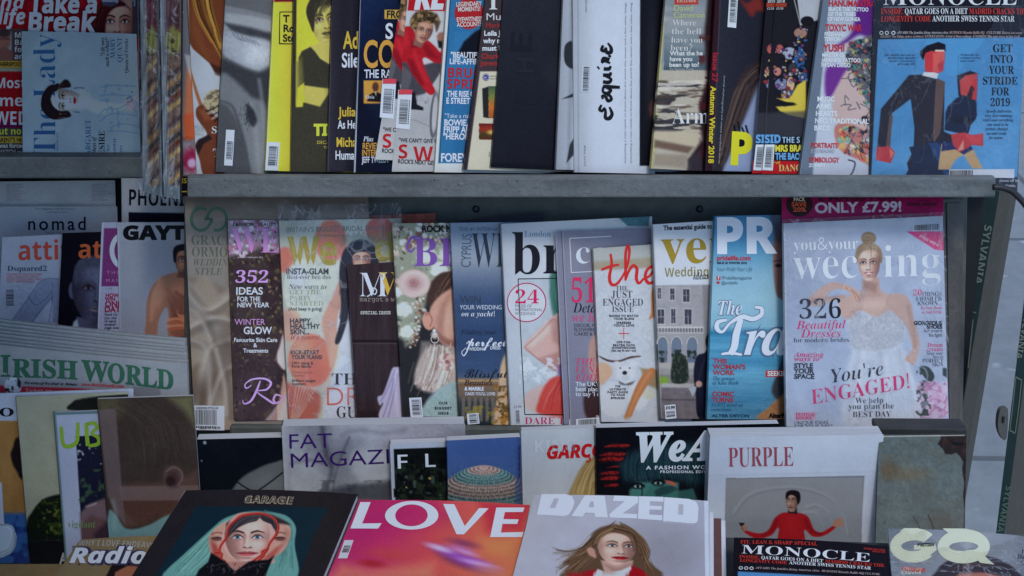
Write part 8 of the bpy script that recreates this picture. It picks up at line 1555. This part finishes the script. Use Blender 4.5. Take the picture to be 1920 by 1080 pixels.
# lilac one with a red lipped woman, and the copies under it
for i, (dx, dy, dz, c) in enumerate(((12, 8, .012, (150, 146, 156)), (26, 20, .03, (104, 84, 84)), (34, 24, .045, (150, 146, 156)))):
    magazine(('second copy under the lilac magazine, a thin white edge', 'third copy down the lilac pile with a brown cover edge', 'lowest copy of the lilac pile, its white page edges showing')[i], lq((1010 + dx, 944 + dy), (1326 + dx, 952 + dy), 1280), flat(1.492 + dz * .75, (1200, 946 + dy)), c, (200, 214, 232), .010, (lambda s: s.noise(3, 20, 3).line([s.q[1] - (4, 0), s.q[2] - (4, 0)], 8, (196, 210, 230), .8, 1, False)) if i != 1 else (lambda s: s.noise(4, 10, 3)), GT, visv=.4, vis=1)
def p(s):
    P = O(940); s.grad(1000, 930, 1330, 1080, [(168, 168, 186), (166, 168, 188), (160, 162, 184)]); s.ell(1245, 1040, 70, 60, (130, 128, 142), .9, .7); s.noise(3, 30, 3)
    hr = [(112, 88, 66), (70, 52, 42), (150, 122, 88), (92, 70, 54), (54, 40, 36)]
    s.poly(P([(600, 800), (680, 760), (780, 755), (870, 790), (920, 860), (955, 910), (940, 960), (990, 1010), (1030, 1100), (420, 1100), (440, 1010), (400, 1000), (470, 940), (520, 900), (570, 860)]), (92, 72, 56), 3, 1, True)
    s.strands(P([(740, 756), (600, 830), (480, 950), (340, 1030)]), P([(760, 760), (640, 900), (540, 1010), (440, 1100)]), 110, 1.3, hr, .8, 3, 3, hi=1); s.strands(P([(640, 800), (540, 890), (440, 920), (330, 890)]), P([(620, 850), (540, 940), (430, 980), (330, 1030)]), 34, .9, hr, .7, 3, 9, hi=1); s.strands(P([(780, 756), (900, 830), (950, 920), (900, 980)]), P([(790, 764), (900, 880), (940, 980), (1020, 1090)]), 80, 1.3, hr, .8, 3, 5, hi=1)
    s.poly(P([(560, 905), (600, 900), (620, 960), (600, 960), (570, 940)]), (176, 134, 122), 2, 1, True); s.poly(P([(650, 980), (860, 980), (850, 1060), (780, 1100), (680, 1080)]), (180, 146, 138), 3); s.poly(P([(660, 1000), (760, 1030), (850, 1000), (840, 1040), (740, 1060)]), (140, 104, 98), 5, .6)
    s.face(1157, 1027, 33, skin=(196, 164, 156), hair=(92, 70, 56), wid=1.1, yaw=.12, lips=(160, 36, 46), iris=(96, 106, 116), light=-1, rot=3, mouth_w=.34, es=1.1)
    s.poly(P([(590, 880), (600, 820), (660, 775), (760, 765), (860, 800), (900, 880), (880, 940), (870, 850), (800, 806), (700, 806), (640, 840), (610, 900)]), (88, 68, 54), 3, 1, True); s.strands(P([(720, 768), (630, 810), (600, 900)]), P([(760, 775), (660, 830), (612, 930)]), 30, 1.2, hr, .8, 2, 13, hi=1); s.strands(P([(740, 768), (860, 800), (890, 930)]), P([(730, 790), (840, 830), (876, 930)]), 30, 1.2, hr, .8, 2, 15, hi=1)
    s.poly(P([(420, 1100), (440, 1070), (560, 1045), (640, 1040), (700, 1080), (800, 1060), (850, 1015), (920, 1040), (975, 1100)]), (150, 24, 34), 2.5, 1); s.poly(P([(600, 1075), (630, 1035), (690, 1060), (780, 1045), (845, 1015), (850, 1035), (800, 1100), (600, 1100)]), (188, 190, 200), 2, 1)
    s.dim(1.08, 1.12, 1.1); w_, bgc = (214, 228, 246), (180, 188, 206); t_ = 'masthead_lettering'
    s.line([(1324, 938), (1330, 1290)], 8, (206, 220, 240), .8, 1, False); s.shape(P([(262, 555), (420, 560), (462, 576), (477, 610), (466, 650), (440, 688), (410, 698), (232, 684)]), w_, t_); s.shape(P([(346, 588), (376, 590), (352, 646), (318, 644)]), bgc, t_, 4)
    s.shape(P([(545, 572), (674, 578), (695, 710), (612, 705), (607, 681), (546, 678), (530, 703), (457, 698)]), w_, t_); s.shape(P([(584, 612), (602, 612), (604, 646), (570, 645)]), bgc, t_, 4)
    s.shape(P([(735, 577), (892, 584), (893, 618), (792, 684), (886, 688), (885, 716), (708, 710), (703, 690), (802, 612), (728, 610)]), w_, t_)
    s.shape(P([(898, 582), (1058, 583), (1058, 612), (970, 611), (968, 636), (1046, 638), (1046, 662), (966, 660), (966, 690), (1050, 694), (1049, 727), (890, 718)]), w_, t_)
    s.shape(P([(1063, 584), (1225, 590), (1272, 606), (1287, 640), (1283, 722), (1272, 740), (1250, 743), (1055, 731)]), w_, t_); s.shape(P([(1160, 626), (1188, 628), (1187, 690), (1157, 688)]), bgc, t_, 4); s.T('The resurrection of confidence', 1243, 983, 3, 'g', w_, w=58, rot=3)
magazine('lilac magazine with a red lipped woman and fat white capitals', [(1002, 930), (1329, 941), (1334, 1290), (905, 1290)], flat(1.492, (1160, 935)), (154, 150, 160), (206, 220, 238), .009, p, GT, visv=.45, bump=top_curl(.005))
# second copy of the news monthly, lying
def p(s):
    s.c[:] = (32, 32, 36); red, wh = (186, 62, 50), (208, 216, 224); s.poly([(1384, 1072), (1560, 1082), (1560, 1300), (1380, 1300)], (84, 140, 188), 1); s.poly([(1384, 1073), (1670, 1090), (1670, 1300), (1384, 1300)], (84, 140, 188), 1)
    s.T('FIT, LEAN & SHARP SPECIAL', 1388, 1021, 6, 'sb', red, w=144, rot=2.6); s.T('MONOCLE', 1390, 1039, 15.5, 'sb', wh, w=241, rot=4, off=-.004, part='masthead_lettering'); s.T('FEBRUARY 2019', 1619, 1033, 3, 'sb', red, w=40, rot=3); s.T('ISSUE 120', 1635, 1037.5, 3, 'sb', red, w=24, rot=3)
    k = dict(st='sb', rot=3.6); s.T('INSIDE:', 1386, 1047.5, 5.6, col=red, w=38, **k); s.T('QATAR GOES ON A DIET', 1427, 1050, 5.6, col=wh, w=116, **k); s.T('MADRID CRACKS THE', 1547, 1057.5, 5.6, col=red, w=111, **k); s.T('LONGEVITY CODE', 1387, 1054.5, 5.6, col=red, w=88, **k); s.T('ANOTHER SWISS TENNIS STAR', 1479, 1060, 5.6, col=wh, w=154, **k)
    for i in range(3): s.ring(1389 + i * 10, 1066 + i * .4, 3.2, 2.4, 1.2, wh)
    s.T('AFFAIRS The families fixing Americas cities', 1416, 1067.5, 3.4, 'sbi', (170, 160, 160), w=120, rot=3); s.T('BUSINESS Ricardo Bofills HQ CULTURE', 1540, 1074, 3.4, 'sbi', (170, 160, 160), w=110, rot=3)
magazine('news monthly lying flat, black top with white serif title above blue', [(1376, 1009), (1665, 1026), (1672, 1290), (1368, 1290)], flat(1.44, (1500, 1018)), (32, 32, 36), (200, 212, 224), .007, p, GT, visv=.35, bump=top_curl(.004))
# mens monthly lying in its bag
def p(s):
    s.grad(1665, 1000, 1930, 1080, [(112, 128, 144), (126, 138, 150), (134, 146, 156), (112, 124, 138)]); s.noise(8, 30, 3); Y = (224, 220, 188); t_ = 'masthead_lettering'
    s.poly([(1750, 1100), (1756, 1072), (1772, 1056), (1800, 1046), (1840, 1044), (1880, 1054), (1906, 1072), (1916, 1100)], (46, 36, 38), 2.5, 1, True); s.strands([(1760, 1090), (1790, 1056), (1830, 1048)], [(1800, 1090), (1840, 1060), (1900, 1076)], 50, 1.4, [(72, 56, 54), (28, 22, 26), (90, 74, 68)], .8, 4, 3); s.poly([(1760, 1110), (1776, 1078), (1830, 1070), (1880, 1082), (1890, 1110)], (160, 112, 96), 3, 1); s.poly([(1768, 1100), (1772, 1074), (1830, 1066), (1886, 1078), (1860, 1074), (1800, 1076)], (46, 36, 38), 3, .9)
    s.ring(1713, 1026, 34, 20, 21, Y, t_, a0=-320, a1=-38); s.shape([(1713, 1025), (1752, 1023), (1756, 1034), (1740, 1046), (1726, 1046), (1726, 1033), (1713, 1033)], Y, t_); s.ring(1806, 1029, 38, 19, 22, Y, t_); s.shape([(1810, 1036), (1832, 1034), (1864, 1061), (1838, 1058)], Y, t_); s.shape([(1686, 1000), (1694, 994), (1720, 995), (1735, 1000)], Y, t_); s.shape([(1778, 1006), (1766, 997), (1810, 998), (1832, 1004)], Y, t_)
    s.T('BRITISH', 1720, 1028, 5.5, 'nb', (36, 38, 40), w=31, off=.02, z=3)
    s.T('GENTLEMENS', 1688, 1057, 4, 'g', (176, 184, 190), w=60); s.poly([(1691, 1063), (1734, 1067), (1734, 1074), (1691, 1070)], (176, 66, 52), 1); s.T('EXCLUSIVE', 1693, 1069.5, 4.4, 'sb', (206, 190, 180), w=36, rot=3.5); s.T('David', 1690, 1078, 6, 'g', (196, 200, 190), w=36, off=.02)
    s.T('I', 1915, 1040, 7, 'sb', (36, 40, 50)); s.T('Hotel', 1907, 1050, 8, 'sb', (36, 40, 50)); s.T('C', 1914, 1060, 7, 'sb', (36, 40, 50)); s.line([(1818, 1000), (1812, 1040), (1816, 1085)], 9, (176, 184, 190), 7, .5)
magazine('bagged mens monthly lying flat with two big cream letters', [(1665, 993), (1945, 1010), (1960, 1290), (1690, 1290)], flat(1.468, (1700, 995)), (120, 132, 146), (184, 198, 214), .007, p, GT, visv=.35, bump=top_curl(.005), film=dict(seed=6, grow=3, amp=.0008))
# a dark tray floor that carries the piles
q = np.array([(430, 975), (1990, 1030), (2100, 1400), (250, 1400)], float); _pl = flat(1.545, (1100, 960)); v, f = prism(_pl.at(q[:, 0], q[:, 1]), _pl.at(q[:, 0], q[:, 1], -.01))
_o = link_mesh('tray_floor', v, f, M['metal_dark'], K)
# white plastic tub lids at the board's end
def tub():
    pl = Plane(1.535, 0, VERT, (0, 1000)); e = empty('plastic_tub', pl.at(0, 1052), 'stacked white plastic tub lids with rounded corners on the wooden board', 'tub')
    for i, (dx, dy, nm) in enumerate(((0, 0, 'lid'), (2.5, 7, 'lid'), (4, 12, 'rim'))):
        P = [(-60, 986 + dy), (10 + dx, 986 + dy), (20 + dx, 989 + dy), (24 + dx, 998 + dy), (22 + dx, 1018 + dy * .8), (16 + dx, 1030 + dy * .7), (0 + dx, 1037 + dy * .8), (-60, 1040 + dy * .8)]
        P = np.array(P); pp = Plane(1.535 + .004 * i, 0, -.2, (0, 1000)); v, f = prism(pp.at(P[:, 0], P[:, 1]), pp.at(P[:, 0], P[:, 1], -.008)); bevel(link_mesh(nm, v, f, M['plastic'], e), .002, 3)
tub()
